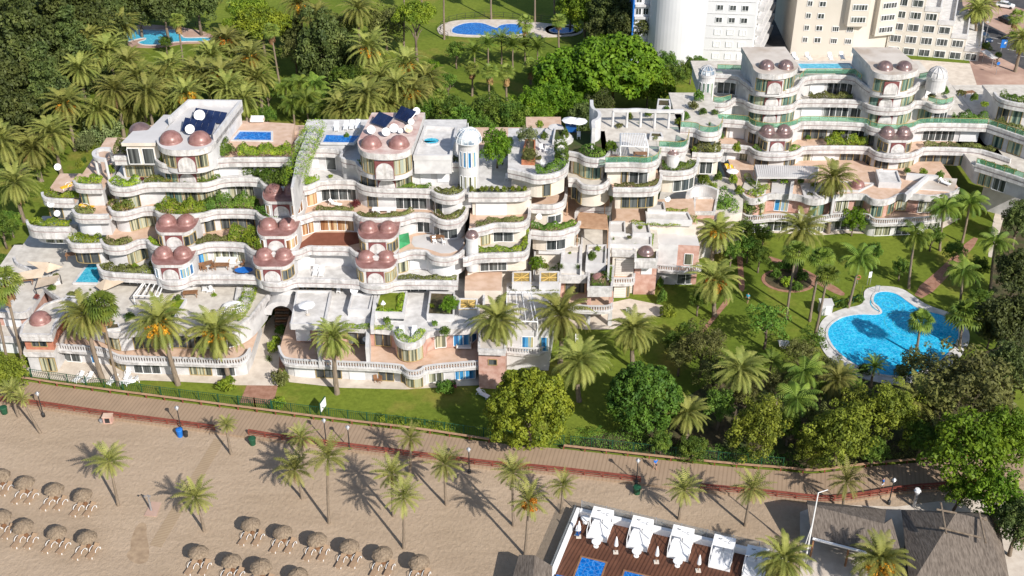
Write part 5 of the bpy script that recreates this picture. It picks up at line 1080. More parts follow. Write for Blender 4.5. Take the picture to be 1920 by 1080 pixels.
# beachfront
cluster('date', 'large date palm', 'before the left beachfront row', [(159,592,8,dict(by=714,bx=193)),(300,608,8,dict(by=721,bx=334,fruit=1,sc=1.12)),(405,625,8,dict(by=714,bx=430,fruit=1,sc=1.12))], 'large palms before the left row')
palm('fang', 190, 574, 9, 'fan palm with bright green head and orange skirt before the left row', by=723, bx=222, sc=1.25)
t = bpy.data.objects['fan_palm.%03d' % (len([o for o in bpy.data.objects if o.name.startswith('fan_palm')])-1)]; hh = [c for c in t.children if c.name.startswith('crown')][0]; obj_of(SKIRT, 'dead_fronds', t, hh.location, (1.5,1.5,1.3))
cluster('date', 'smaller date palm', 'in front of the white and pink row', [(626,636,7,dict(by=738,bx=632,sc=0.85))], None)
cluster('date', 'tall date palm', 'before the middle houses', [(933,604,9,dict(by=708,bx=938,sc=1.1)),(1052,594,9,dict(by=682,bx=1050,sc=1.15)),(1086,680,7,dict(by=752,sc=1.08)),(1187,622,7,dict(by=690))], 'tall palms before the middle houses')
palm('fan', 8, 528, 9, 'fan palm with yellow head at the left edge', by=692, bx=46, sc=1.3)
palm('fang', -12, 560, 9, 'thin fan palm trunk at the left edge below the yellow head', by=700, bx=18)
# garden on the right
cluster('date', 'date palm', 'beside the cream house', [(1347,436,8,dict(by=490,bx=1334,fruit=1)),(1343,528,8,dict(by=592,bx=1340,fruit=1,sc=1.05))], 'two palms by the cream house')
cluster('date', 'tall date palm', 'before the pink bays', [(1503,432,10,dict(by=520,bx=1490)),(1563,336,11,dict(by=437,bx=1552))], 'tall palms before the pink bays')
cluster('fang', 'slim fan palm', 'between round flower bed and pool', [(1493,474,10,dict(by=598,bx=1475)),(1540,484,9,dict(by=602,bx=1518)),(1552,516,9,dict(by=632,bx=1528))], 'slim palms by the flower bed')
cluster('queen', 'feathery palm', 'on the lawn above the pool', [(1612,488,9,dict(by=578,bx=1590)),(1716,446,9,dict(by=541,bx=1704))], 'feathery palms above the pool')
cluster('queen', 'feathery palm', 'by the path at far right', [(1770,394,9,dict(by=470,bx=1762)),(1818,384,9,dict(by=455,bx=1804)),(1866,458,9,dict(by=540,bx=1858)),(1806,512,8,dict(by=575,bx=1800))], 'feathery palms by the right path')
palm('fang', 1808, 592, 8, 'broad fan palm at the right end of the pool', by=655, bx=1799, sc=1.3)
palm('fang', 1727, 604, 6, 'small fan palm over the lower pool edge', by=668, bx=1717)
cluster('date', 'date palm', 'in the thicket below the lawn', [(1388,696,7,dict(sc=0.95)),(1288,778,6,dict(by=822,sc=0.85)),(1570,716,5,dict(sc=0.8)),(1722,752,6)], 'palms in the thicket')
cluster('queen', 'drooping feathery palm', 'in the thicket left of the pool', [(1508,702,6),(1492,752,6)], 'feathery palms in the thicket')
cluster('cycad', 'low bushy palm', 'in the thicket near the pool edge', [(1447,680,3),(1540,735,3),(1590,708,3),(1640,690,3,),(1605,735,3)], 'low palms near the pool edge')
# beach
bp = [(205,866,948,222),(367,934,996,383),(425,797,852,434),(42,748,812,76),(565,822,868,570),(553,882,935,567),(615,858,981,617),(735,890,968,738),(757,935,1028,757),(770,823,888,768),(835,872,947,837),(962,888,986,963),(992,942,1042,984),(1055,912,962,1051),(1283,920,974,1273),(1410,918,986,1397),(1587,905,958,1579)]
lab = ['by the left parasols','over the beach path','thin, at the gap in the red fence','thin and yellow, at the left fence end','in the group of four, topmost','in the group of four, lower left','in the group of four, long bare trunk','short, beside the lone boardwalk lamp','with long bare trunk above the last parasols','leaning against the red fence, dark trunk','by the lamp under the umbrella pine','tall, upper of the pair left of the deck','with orange fruit, left of the wooden deck','short, right of the pair left of the deck','above the white canopies, left','above the white canopies, right','by the fence before the thatched roof']
for (x, y, by, bx), l in zip(bp, lab):
    small = x in (425, 42, 1055, 565, 770); palm('beach', x, y, 5, 'beach palm '+l, group='palms on the beach', by=by, bx=bx, sc=0.55 if x in (425,42) else (0.8 if small else 1.0), fruit=1 if x == 992 else None, r=0.17)
palm('date', 1470, 1052, 4.5, 'bushy palm on the beach at the bottom, left of the thatched roofs', sc=0.85)
palm('date', 1650, 1054, 4.5, 'bushy palm with yellow fruit on the beach before the thatched roofs', sc=0.95, fruit=1)
palm('beach', 22, 735, 4, 'beach palm behind the fence at the left edge', sc=0.8)
# ------------------------------------------------------------------ trees
def trees(kind, noun, where, items, group=None, **kw):
    items = sorted(items); n = len(items)
    for i, it in enumerate(items):
        k = dict(kw); k.update(it[4] if len(it) > 4 else {}); pos = '' if n == 1 else (' at the right end' if i == n-1 and n > 2 else ', %s from the left' % ORD[i])
        tree(kind, it[0], it[1], it[2], it[3], '%s %s%s' % (noun, where, pos), group=group if n > 1 else None, **k)
trees('darkcone', 'tall dark conifer', 'in the upper left corner', [(52,120,9,120),(112,70,9,120),(8,70,9,110),(158,45,10,100),(22,205,7,100),(92,190,7,90),(140,110,7,80),(60,15,8,110)], 'dark conifers', name='conifer')
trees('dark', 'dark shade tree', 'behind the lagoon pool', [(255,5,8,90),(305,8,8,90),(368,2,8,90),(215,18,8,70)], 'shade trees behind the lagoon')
trees('umbrella', 'bright umbrella pine', 'at the top, right of the lagoon', [(490,46,7,115),(440,50,6,60),(465,16,8,80)], 'umbrella pines', name='pine_tree')
trees('dark', 'big dark green tree', 'above the bushy palms', [(608,92,7,105,dict(vs=1.25))])
trees('brown', 'brownish tree', 'beside the big dark tree', [(552,92,6,55)])
trees('brown', 'brownish bushy tree', 'at the top, left of the slim pine', [(722,48,6,85),(645,50,5,60)], 'brownish trees at the top')
trees('umbrella', 'slim umbrella pine', 'with a tall bare trunk left of the deep blue pool', [(778,26,11,85)], name='pine_tree')
trees('bright', 'small round tree', 'on the lawn left of the fan palms', [(810,128,4,38)])
trees('mid', 'small round tree', 'on the lawn below the lagoon pool', [(310,78,3,28)])
trees('bright', 'bright green tree', 'at the top edge above the ficus', [(1098,24,6,85),(1070,8,6,60)], 'bright trees at the top edge')
trees('mid', 'leafy tree', 'at the foot of the white tower', [(1268,140,3.5,50),(1296,128,3.5,46),(1250,118,4,50),(1310,118,3,36)], 'trees at the foot of the white tower')
trees('dark', 'dark tree', 'between the wading pool and the white tower', [(1145,30,7,90),(1185,50,7,80),(1180,10,7,90),(1125,65,4,60)], 'dark trees left of the white tower')
trees('ficus', 'huge bright ficus', 'before the white tower', [(1070,152,5,140),(1150,138,7,190,dict(vs=0.85)),(1215,165,4,105)], 'ficus trees before the white tower')
trees('mid', 'leafy tree', 'in the wood behind the tub deck', [(848,205,5,70),(875,222,5,70),(915,205,6,78),(958,220,6,75),(905,245,5,60),(850,240,4,50)], 'trees behind the tub deck')
trees('bright', 'bright leafy tree', 'in the wood behind the white patio', [(998,198,6,80),(1040,188,6,80),(1012,230,5,60),(968,248,4,45),(1075,205,5,65)], 'trees behind the white patio')
trees('dark', 'dark tree', 'in the shade behind the curved white wall', [(1095,225,5,60),(1125,205,5,60)], 'dark trees behind the curved wall')
trees('mid', 'scrubby tree', 'on the lawn edge behind the palms', [(800,205,4,50),(780,235,4,45),(640,140,4,45),(500,170,4,40),(665,145,5,50),(855,95,4,40),(840,150,4,36)], 'scrubby trees behind the block')
trees('bright', 'tall bushy tree', 'growing on the terrace beside the glass dome tower', [(932,278,3.2,66,dict(vs=1.35, base_z=18))])
trees('grey', 'pale olive tree', 'on the white patio, right of the bushy terrace tree', [(991,254,2.6,40,dict(base_z=21))], name='olive_tree')
trees('brown', 'nearly bare tree', 'on the white patio in front of the olive', [(993,290,2.4,32,dict(base_z=20))])
trees('grey', 'grey green bush', 'at the left end of the penthouse', [(190,248,2,72),(160,268,1.8,45)], 'grey green bushes')
trees('mid', 'leafy tree', 'at the left edge beside the terraces', [(2,425,4,60),(18,415,3,45),(5,492,4,45)], 'leafy trees at the left edge')
trees('yel', 'yellow green pine', 'at the left edge above the boardwalk', [(14,700,4,82)])
trees('pine', 'big bright pine', 'overhanging the boardwalk in the middle', [(993,768,6.5,168,dict(vs=1.12))], name='pine_tree')
trees('dense', 'dense dark round tree', 'right of the big pine', [(1208,748,5,145)])
trees('yel', 'yellow green tree', 'along the fence on the right', [(1420,800,5,118,dict(vs=1.15)),(1575,815,5.5,135,dict(vs=1.1)),(1672,772,6,125),(1610,770,5,90),(1520,840,3.5,70)], 'yellow green trees along the fence')
trees('brown', 'brown green tree', 'on the lawn below the cream house', [(1318,650,5,95),(1340,700,4,70),(1275,665,3.5,50)], 'brown green trees on the lawn')
trees('open', 'loose leafy tree', 'on the lawn left of the pool', [(1440,604,4.5,92),(1525,640,3.5,60)], 'loose trees left of the pool')
trees('brown', 'wide olive brown tree', 'at the lower pool corner', [(1818,738,7,195),(1725,690,4,90)], 'olive brown trees by the pool')
trees('bright', 'vivid green broadleaf tree', 'at the right end of the boardwalk', [(1818,850,7,165),(1890,820,7,120),(1870,930,5.5,120),(1800,920,4.5,70)], 'vivid green trees at the boardwalk end')
trees('dark', 'dark tree', 'at the right edge beside the pool', [(1895,600,6,110),(1890,690,5,90),(1908,510,6,80),(1860,620,3,50),(1912,980,5,90),(1912,410,5,60)], 'dark trees at the right edge')
trees('mid', 'green tree', 'in the thicket by the boardwalk', [(1350,760,4,70),(1240,830,2,50),(1300,840,2,60),(1640,845,3,60),(1730,820,4,80),(1480,800,3,60)], 'trees in the thicket')
trees('open', 'thin open tree', 'in front of the left pink bay', [(1352,388,6,78),(1405,385,5,56)], 'thin trees before the pink bays')
trees('mid', 'green garden tree', 'around the left end of the lawn path', [(1404,462,3,52),(1372,470,3,40),(1432,440,2.5,40)], 'trees round the lawn path')
trees('bright', 'round green tree', 'at the pink bay terrace', [(1602,412,3,54),(1420,412,2,30)], 'round trees at the pink bay terrace')
trees('bright', 'round clipped tree', 'on the roof planter beside the pergola wall', [(843,571,1.8,36,dict(base_z=7.4))])
trees('bright', 'small terrace tree', 'below the curved cream parapet', [(1007,492,1.8,30,dict(base_z=8))])
trees('bright', 'small terrace tree', 'beside the white lattice pergola', [(1147,275,1.6,26,dict(base_z=21))])
trees('mid', 'green undergrowth tree', 'under the palms on the back lawn', [(262,165,2,30),(210,140,2.5,36),(475,130,3,40),(390,160,2.5,40),(500,215,2.5,40),(620,120,2.5,40),(660,215,2.5,45),(720,225,2.5,50),(770,215,2.5,45)], 'undergrowth trees')
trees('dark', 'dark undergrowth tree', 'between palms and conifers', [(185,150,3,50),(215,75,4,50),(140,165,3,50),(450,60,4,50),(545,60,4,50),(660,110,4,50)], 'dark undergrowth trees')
trees('brown', 'dull green tree', 'in the thicket left of the pool', [(1500,660,4,60),(1460,720,4,60),(1550,690,3.5,55),(1400,740,4,60),(1530,780,4,60)], 'dull trees in the thicket')
trees('mid', 'leafy garden tree', 'by the right garden path', [(1750,440,3,45),(1690,500,2.5,40),(1790,470,3,45),(1838,560,3,50),(1640,470,2,35),(1835,500,3,45)], 'leafy trees by the right path')
trees('mid', 'dark leafy tree', 'between cream house and lawn path', [(1395,430,4,50),(1425,480,3,45),(1310,560,3,40),(1290,620,3,45),(1262,640,3,45)], 'leafy trees beside the cream house')
# ------------------------------------------------------------------ planted parapets
def ph(px, zp, mat, label, wd=0.7, ht=0.6, dens=85, name='planter_hedge', inset=0.36):
    return hedge(px, zp-0.42, wd*1.25, ht*1.35+.1, mat, label, 'hedge', 'planted balcony edges', inset-.1, dens, 2, name, 0.12)
for a in (
 ([(213,291),(250,291),(288,291)],22,'fl_red','red and green creeper along the left penthouse terrace',1.4,1.3),
 ([(292,300),(300,306),(318,309)],22,'lf_hedge','bright hedge under the left penthouse windows',0.9,0.9),
 ([(378,306),(395,302),(412,297),(430,296)],22,'lf_mid','dense bushes right of the left penthouse',1.6,1.6),
 ([(446,294),(500,293),(545,293)],22.3,'lf_hedge','clipped double hedge in front of the left rooftop pool',1.3,1.0),
 ([(668,306),(676,313),(695,318),(737,319),(767,315),(780,306)],22,'lf_mid','thin planting round the right penthouse front'),
 ([(782,305),(868,305)],22,'lf_brown','long low hedge below the tub deck'),
 ([(203,346),(210,350),(227,353),(248,351),(266,344)],19,'lf_hedge','yellow green hedge round the upper left balcony',0.9,0.8),
 ([(270,344),(293,343),(340,344)],19,'fl_red','reddish planting below the left penthouse'),
 ([(345,345),(377,344),(395,342),(416,334)],19,'lf_mid','low hedge below the round penthouse window'),
 ([(456,331),(484,332),(490,341),(496,348),(510,350),(545,351)],19,'lf_mid','lush shrubs at the planted wall foot',2.0,1.7),
 ([(575,350),(590,344),(602,338)],19,'lf_hedge','small hedge on the white balcony by the planted wall'),
 ([(671,345),(687,351),(708,354),(808,355)],19,'lf_mid','thin planting on the balcony under the right penthouse',0.5,0.4),
 ([(810,360),(822,365),(842,368),(860,366),(873,358),(878,345)],19,'lf_brown','planted rim of the round balcony beside the glass tower',0.7,0.6),
 ([(137,341),(141,345),(160,347),(190,346)],19,'lf_hedge','green planting on the topmost left wing balcony',0.9,0.8),
 ([(77,362),(79,368),(84,371),(100,373),(135,374)],16,'lf_hedge','planted edge of the outermost left balcony',0.8,0.6),
 ([(135,394),(138,400),(149,403),(175,403)],16,'lf_brown','planted edge of the balcony with the yellow lounger'),
 ([(202,387),(205,394),(212,397),(222,398),(238,397),(254,392)],16,'fl_red','flowering edge of the fourth balcony on the left',1.0,0.8),
 ([(291,398),(299,401),(312,403),(340,404),(362,402),(387,399)],16,'lf_hedge','lush bright bushes above the left domed bay',1.6,1.3),
 ([(390,398),(403,393),(440,393),(476,393)],16,'lf_mid','lush mixed bushes left of the middle domed bay',1.6,1.4),
 ([(480,398),(485,404),(495,408),(520,411),(552,408)],16,'lf_mid','flowering bushes round the topmost domed bay',1.2,1.0),
 ([(592,396),(630,397),(663,397)],16,'lf_brown','low planting on the white terrace left of the table',0.5,0.35),
 ([(665,402),(673,407),(693,410),(733,409),(758,407),(778,399)],16,'lf_brown','low planting before the long white dining table',0.5,0.4),
 ([(811,405),(823,412),(842,415),(862,411),(874,399),(878,388)],16,'lf_brown','planted rim of the round sun deck below the glass tower',0.6,0.5),
 ([(50,418),(58,424),(80,426),(130,426)],13,'lf_hedge','round bushes on the wide left wing terrace',0.8,0.7),
 ([(125,450),(130,456),(140,458),(155,458),(186,457)],13,'lf_hedge','planted edge above the plunge pool',1.0,0.8),
 ([(190,456),(197,460),(208,463),(234,462),(251,454)],13,'lf_brown','planted edge of the peach terrace with the brown bench',0.8,0.6),
 ([(278,457),(288,462),(307,465),(338,466)],13,'lf_hedge','planted edge in front of the left domed bay',0.6,0.5),
 ([(353,465),(375,459),(393,454),(425,455)],13,'lf_brown','planted edge right of the left domed bay',0.7,0.6),
 ([(428,455),(455,456),(462,463),(473,470),(495,474)],13,'lf_hedge','large bright bushes left of the middle domed bay',1.6,1.5),
 ([(184,504),(195,510),(240,514),(290,516)],10,'lf_brown','row of round bushes above the sail awning',0.8,0.7),
 ([(746,525),(800,527),(856,528)],10,'lf_brown','low planting right of the lowest right domed bay',0.5,0.4),
 ([(880,361),(977,362),(993,358),(1002,350)],19,'lf_brown','base planting of the topiary terrace',0.5,0.3),
 ([(1005,328),(1033,327),(1055,320),(1065,311)],22,'lf_mid','dense hedge round the white patio',0.9,0.9),
 ([(1066,312),(1067,300),(1064,280)],22,'lf_mid','tall hedge on the right side of the white patio',1.2,1.6),
 ([(1085,286),(1095,294),(1117,298),(1137,295)],22,'lf_mid','planted half-round roof bed with a statue',1.6,0.8),
 ([(892,475),(977,474),(989,469),(994,460),(995,440),(994,420)],13,'lf_hedge','low green hedge round the empty cream terrace',0.6,0.5),
 ([(995,431),(1027,435),(1055,433),(1070,427),(1083,424)],13,'lf_mid','flowering planting below the mosaic window',0.8,0.7),
 ([(1152,352),(1210,352),(1233,350),(1240,340)],19,'lf_brown','dry planting round the brown terrace',0.5,0.3),
 ([(1240,320),(1268,322),(1290,320),(1303,315),(1309,307)],19,'lf_mid','planted edge beside the small dome',0.9,0.7),
 ([(1300,286),(1330,288),(1352,288)],19,'lf_brown','olive bushes beside the hot tub balcony',1.4,1.3),
 ([(1409,279),(1421,285),(1440,287),(1457,288),(1475,287),(1493,284),(1503,279)],10,'lf_mid','planting round the left domed bay of the right block',0.7,0.5),
 ([(1550,274),(1590,274),(1627,274)],10,'lf_hedge','bright shrubs between the domed bays of the right block',1.2,1.2),
 ([(1643,285),(1660,289),(1681,291),(1702,289)],10,'lf_hedge','planting before the right domed bay of the right block',0.7,0.6),
 ([(1734,276),(1830,278),(1862,287)],10,'lf_brown','low hedge at the right end of the lowest terrace',0.7,0.5)):
    ph(*a)
for a in (([(1345,221),(1401,225),(1412,235),(1450,240)],13,'lf_brown','thin planting behind the left green railing of the right block',.5,.3),([(1790,231),(1852,232)],13,'lf_mid','bushes behind the green railing at the right end',1.4,1.2),([(1518,186),(1560,186),(1600,186)],16,'lf_brown','dry planting on the third storey of the right block',.8,.7),
 ([(1872,181),(1888,189),(1925,196)],16.5,'lf_mid','bushes along the right wing top terrace',1.0,.8),([(1856,235),(1885,244),(1918,255)],13,'lf_brown','reddish hedge behind the right wing railing',1.2,.9),([(1834,307),(1862,316),(1900,328)],10,'lf_mid','planting behind the lower right wing railing',.8,.6),
 ([(1398,366),(1405,371),(1418,372),(1434,368)],7,'lf_hedge','creeper on the left pink bay roof',.9,.9),([(1512,371),(1530,374),(1548,371)],7,'lf_brown','red edged planting on the middle pink bay',.7,.5),
 ([(1145,305),(1182,304),(1214,306)],22,'lf_brown','dry planting before the green glass terrace',.5,.4),([(1249,276),(1280,278),(1290,271)],22,'lf_brown','brown planting below the upper green glass terrace',.6,.4),([(895,428),(915,423),(928,418),(963,419),(983,416)],16,'lf_brown','spiky planting on the peach middle terrace',.5,.5),
 ([(1093,386),(1133,387)],13.2,'fl_red','red flowers on the pergola terrace edge',.5,.4)): ph(*a)
hedge([(1139,372),(1143,352),(1147,335)], 13.2, 1.2, 2.2, 'lf_hedge', 'tall bright hedge at the right end of the upper slatted pergola', 'hedge', None, -.6, 50, 1)
hedge([(1330,372),(1322,350),(1312,330)], 7, 1.2, 2.2, 'lf_hedge', 'tall creeper hedge in the planted courtyard', 'hedge', None, -.6, 50, 1)
hedge([(1345,395),(1365,392),(1385,386)], 6.4, 1.4, 1.4, 'lf_mid', 'bushes at the courtyard terrace edge', 'hedge', None, 0, 50, 1)
hedge([(1228,424),(1270,423),(1308,420)], 6.4, 1.4, .6, 'lf_hedge', 'grassy edge above the white roof terrace', 'hedge', None, 0, 50, 1)
hedge([(1040,518),(1060,505),(1098,503)], 6.5, 1.4, 1.0, 'lf_mid', 'bushes above the pink brick house', 'hedge', None, 0, 50, 1)
hedge([(955,549),(1000,549),(1048,548)], 7.0, 1.0, .5, 'lf_brown', 'brown dry planting before the yellow skylights', 'hedge', None, .1, 60, 1)
# climbing plants on the dividing wall, lawn hedges
hedge([(548,350),(556,320),(566,296),(577,268),(589,240)], 21.9, 2.6, 2.0, 'lf_hedge', 'flowering creeper covering the wall between the two penthouses', 'creeper', None, -1.6, 40, 1, 'creeper')
hedge([(705,800),(760,808),(853,818)], 0.0, 1.6, 1.3, 'lf_hedge', 'long clipped hedge along the green fence below the lawn', 'hedge', None, 0.2, 45, 1)
hedge([(1075,838),(1130,846),(1215,852)], 0.0, 2.6, 1.8, 'lf_mid', 'wild hedge along the fence right of the big pine', 'hedge', None, 0.4, 35, 1)
hedge([(1250,862),(1330,870),(1420,878),(1510,886)], 0.0, 1.8, 1.6, 'lf_dense', 'dark hedge behind the fence below the yellow trees', 'hedge', None, 0.6, 35, 1)
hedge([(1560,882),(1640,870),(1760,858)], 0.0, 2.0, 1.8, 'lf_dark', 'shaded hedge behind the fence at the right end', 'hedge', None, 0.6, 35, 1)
hedge([(1390,336),(1402,348),(1418,360),(1445,358)], 6.9, 1.0, 1.0, 'lf_hedge', 'bright hedge round the left roof terrace of the garden row', 'hedge', None, 0.4, 70, 2)
hedge([(437,600),(452,590),(466,560),(470,545)], 6.9, 1.6, 1.2, 'lf_hedge', 'bright hedge beside the white lattice dome', 'hedge', None, -0.8, 60, 2)
hedge([(640,618),(700,620),(735,622)], 6.8, 0.7, 0.6, 'lf_hedge', 'low hedge along the roof edge left of the round bay', 'hedge', None, 0.3, 70, 1)
hedge([(737,624),(742,637),(756,645),(775,645),(793,637),(801,620)], 6.8, 0.9, 0.7, 'lf_hedge', 'yellow green hedge round the planted bay roof', 'hedge', None, 0.25, 80, 2)
hedge([(703,588),(755,590),(762,552)], 7.5, 0.7, 0.6, 'lf_hedge', 'clipped hedge round the sunken roof box', 'hedge', None, 0.2, 80, 0)
hedge([(1146,462),(1222,464),(1226,440)], 7.66, 0.7, 0.4, 'lf_hedge', 'grassy strip round the twin roof lights', 'hedge', None, 0.0, 70, 0)
hedge([(1184,421),(1260,424),(1300,420),(1306,406)], 8.7, 0.9, 0.4, 'lf_hedge', 'grassy strip above the cream garage house', 'hedge', None, 0.0, 70, 0)
hedge([(1210,400),(1290,402)], 8.7, 1.0, 0.5, 'lf_hedge', 'grassy roof strip above the long roof light', 'hedge', None, 0.2, 70, 0)
hedge([(1110,538),(1146,538),(1148,505)], 7.0, 1.3, 1.2, 'lf_mid', 'bushes round the copper dome of the brick house', 'hedge', None, 0.2, 60, 0)
# round topiary on the middle terrace
for i, x in enumerate((884,904,911,922,932,945,961,973,984,993,1000)):
    shrub('y', x, 358-(i > 8)*5-(i > 9)*4, 19.0, 9, 'clipped yellow green topiary on the white terrace wall, %s from the left' % ORD[i], group='topiary row', vs=1.5, name='topiary')
# single shrubs, terrace by terrace
def shrubs(where, z, items):
    items = sorted(items)
    kn = dict(g='bright green shrub', m='green shrub', p='pink flowering shrub', r='dark red shrub', d='dark green shrub', y='yellow green shrub', b='brownish shrub', a='spiky plant')
    cnt = {}
    for k in items: cnt[k[2]] = cnt.get(k[2], 0)+1
    seen = {}
    for x, y, k, wd, *r in items:
        seen[k] = seen.get(k, 0)+1; pos = '' if cnt[k] == 1 else ', %s from the left' % ORD[seen[k]-1]
        shrub(k, x, y, z, wd, '%s %s%s' % (kn[k], where, pos), group='terrace shrubs', vs=r[0] if r else 1.0)
shrubs('on the terrace left of the topmost domed bay', 15.2, [(298,392,'m',15),(312,388,'g',13),(330,392,'a',22),(345,394,'y',12),(372,392,'a',18),(394,388,'y',11),(400,382,'a',20),(416,380,'a',24),(438,384,'a',18),(452,382,'y',11),(445,392,'r',10),(467,386,'y',11),(478,384,'m',20),(486,395,'d',16),(495,397,'y',9),(512,400,'p',20)])
shrubs('on the second peach terrace', 12.2, [(195,452,'m',10),(225,457,'g',14),(283,455,'g',15),(338,455,'m',14),(392,450,'g',12),(430,450,'m',16),(468,442,'a',18),(470,455,'y',22),(492,464,'y',16)])
shrubs('above the plunge pool terrace', 9.2, [(186,487,'y',14,1.3),(200,504,'b',10),(228,503,'m',13),(243,504,'m',12),(254,503,'g',13),(285,500,'b',14)])
shrubs('on the left wing balconies', 15.2, [(142,372,'g',16,1.3),(172,372,'a',16),(205,375,'a',22),(240,385,'m',16)])
shrubs('on the topmost left terraces', 18.2, [(150,318,'y',16,1.6),(160,308,'d',10,2.0),(210,325,'g',16,1.5),(265,325,'a',14),(268,338,'r',9),(480,322,'m',40),(505,335,'m',30),(520,342,'m',26),(620,333,'g',9)])
shrubs('on the roof beside the solar panels', 21.9, [(477,219,'y',16,1.1),(447,268,'a',18),(650,262,'m',13,1.4),(432,285,'d',20),(420,290,'m',18)])
shrubs('on the white dining terrace', 15.2, [(667,388,'r',18,1.1),(773,382,'m',20,1.2),(700,405,'b',8),(820,395,'m',9)])
shrubs('on the lawn beside the entrance path', 0, [(427,728,'g',36,0.8),(528,722,'b',34,1.2),(523,762,'g',28,0.8),(836,737,'d',38,0.9),(850,727,'p',14,1.2)])
shrubs('in the entrance court', 0, [(527,628,'d',24,1.1),(512,660,'g',20,1.6),(505,676,'a',24),(520,645,'g',16,1.6)])
shrubs('on the lower middle terraces', 8.0, [(1003,508,'g',16,1.5),(1022,505,'y',16),(1053,503,'a',20),(1084,503,'a',20),(1110,488,'m',18,1.3),(1048,452,'p',14,2.2),(1068,478,'g',8),(1118,465,'g',9),(1135,475,'a',18)])
shrubs('on the round roof beds', 7.0, [(810,580,'g',15),(835,628,'m',22),(726,608,'m',16,1.4),(815,610,'m',14),(1070,428,'g',22)])
shrubs('on the left roof terrace', 6.66, [(312,590,'m',20,1.2),(322,578,'g',18,1.2),(334,566,'m',18),(135,556,'b',16),(105,522,'b',14),(98,545,'m',16),(70,560,'r',12),(210,610,'d',14),(245,600,'d',20),(402,556,'g',10),(450,532,'g',18),(480,534,'y',14),(200,532,'a',10),(170,545,'a',10)])
shrubs('on the cream roofs of the middle', 8.3, [(1150,450,'a',12),(1180,448,'b',10),(1240,408,'b',12),(1265,410,'g',12),(1285,408,'b',10),(1200,430,'g',10),(1120,470,'g',12),(1080,455,'b',12)])
shrubs('in the planted courtyard', 6.5, [(1318,345,'m',22,1.6),(1335,365,'g',18,1.8),(1360,355,'a',18),(1375,345,'g',16,1.6),(1345,340,'m',18,1.4),(1385,365,'g',16,1.6)])
shrubs('on the lowest right terrace', 7.0, [(1450,342,'m',14,1.4),(1470,345,'g',14,1.5),(1500,345,'d',14,1.2),(1525,350,'g',12),(1700,325,'m',14),(1730,330,'g',14,1.5),(1760,335,'m',16,1.3),(1780,345,'a',16)])
shrubs('round the flower bed', 0.05, [(1455,520,'m',24),(1470,505,'d',26),(1490,508,'m',28),(1505,525,'d',26),(1475,535,'g',24),(1495,545,'m',24),(1450,505,'a',20)])
shrubs('beside the pool wall', 0.0, [(1560,572,'m',24),(1580,575,'d',22),(1610,565,'m',20),(1250,595,'y',30,1.2),(1240,570,'m',22,1.8),(1237,540,'m',14,2.4),(1690,705,'d',30),(1620,700,'d',26)])
shrubs('on the cream roof beds of the middle', 18.3, [(1172,295,'m',14),(1262,213,'y',14,1.8),(1230,250,'b',18),(1303,287,'g',11,1.6),(1350,262,'m',14,1.6),(1380,287,'g',16,1.8)])
shrubs('on the upper patio behind the green railing', 21.05, [(1285,225,'m',18,1.2),(1300,205,'b',20),(1318,215,'d',16),(1270,235,'g',12,1.6),(1310,190,'m',20,1.4),(1340,215,'m',14),(1330,235,'a',14)])
shrubs('on the white patio floor', 21.05, [(1020,262,'m',16,1.4),(1048,300,'d',12,1.4),(1058,262,'m',18,1.6),(1010,300,'b',12),(1030,318,'g',10),(975,262,'m',12,1.5),(1012,240,'g',14,1.4)])
shrubs('on the pergola terrace', 21.05, [(1160,240,'b',14),(1200,232,'a',12),(1228,262,'b',12),(1215,220,'m',14,1.6),(1180,225,'g',12,1.6),(1250,212,'m',12,1.5)])
shrubs('behind the right domed roofs', 16.1, [(1745,185,'b',14),(1770,178,'m',18,1.3),(1800,180,'b',18),(1825,190,'m',16,1.3),(1845,200,'g',14)])
shrubs('on the right block terraces', 9.3, [(1452,278,'a',10),(1515,262,'m',12),(1566,258,'g',28,1.1),(1610,268,'g',18),(1690,278,'a',10),(1550,205,'m',14)])
# ------------------------------------------------------------------ beach furniture
def parent_proto(name): o = bpy.data.objects.new(name, None); COL.objects.link(o); o.empty_display_size = .2; return o
def make_lounger(name, fab, fr, raised=0.6):
    t = parent_proto(name); d = MB(); d.box((0,-0.35,0.34), (0.62,1.35,0.06)); d.build('seat', fab, t)
    d = MB(); L = 0.72; a = raised; d.box((0,0.33+L/2*math.cos(a),0.36+L/2*math.sin(a)), (0.62,L,0.06), 0, 0, a); d.build('backrest', fab, t)
    d = MB()
    for s in (-1,1): d.box((s*.325,-.3,0.29), (0.04,1.45,0.05))
    d.box((0,-1.03,0.30), (0.62,0.05,0.07)); d.build('frame', fab, t)
    for x, y in ((-.33,-.85),(.33,-.85),(-.33,.8),(.33,.8)): d = MB(); d.box((x,y,0.13), (0.07,0.09,0.27)); d.build('leg', fr, t)
    for s in (-1,1):
        d = MB(); pts = [Vector((s*.37, 0.25+0.42*math.cos(q), 0.34+0.30*math.sin(q))) for q in [i*math.pi/6 for i in range(7)]]
        for p, q in zip(pts, pts[1:]): d.cyl(p, q, 0.032, None, 5)
        d.build('armrest', fr, t)
    return t
BL = make_lounger('beach_lounger', 'meshbrown', 'plasticw', 0.45)
WL = make_lounger('sun_lounger', 'plasticw', 'plasticw', 0.75)
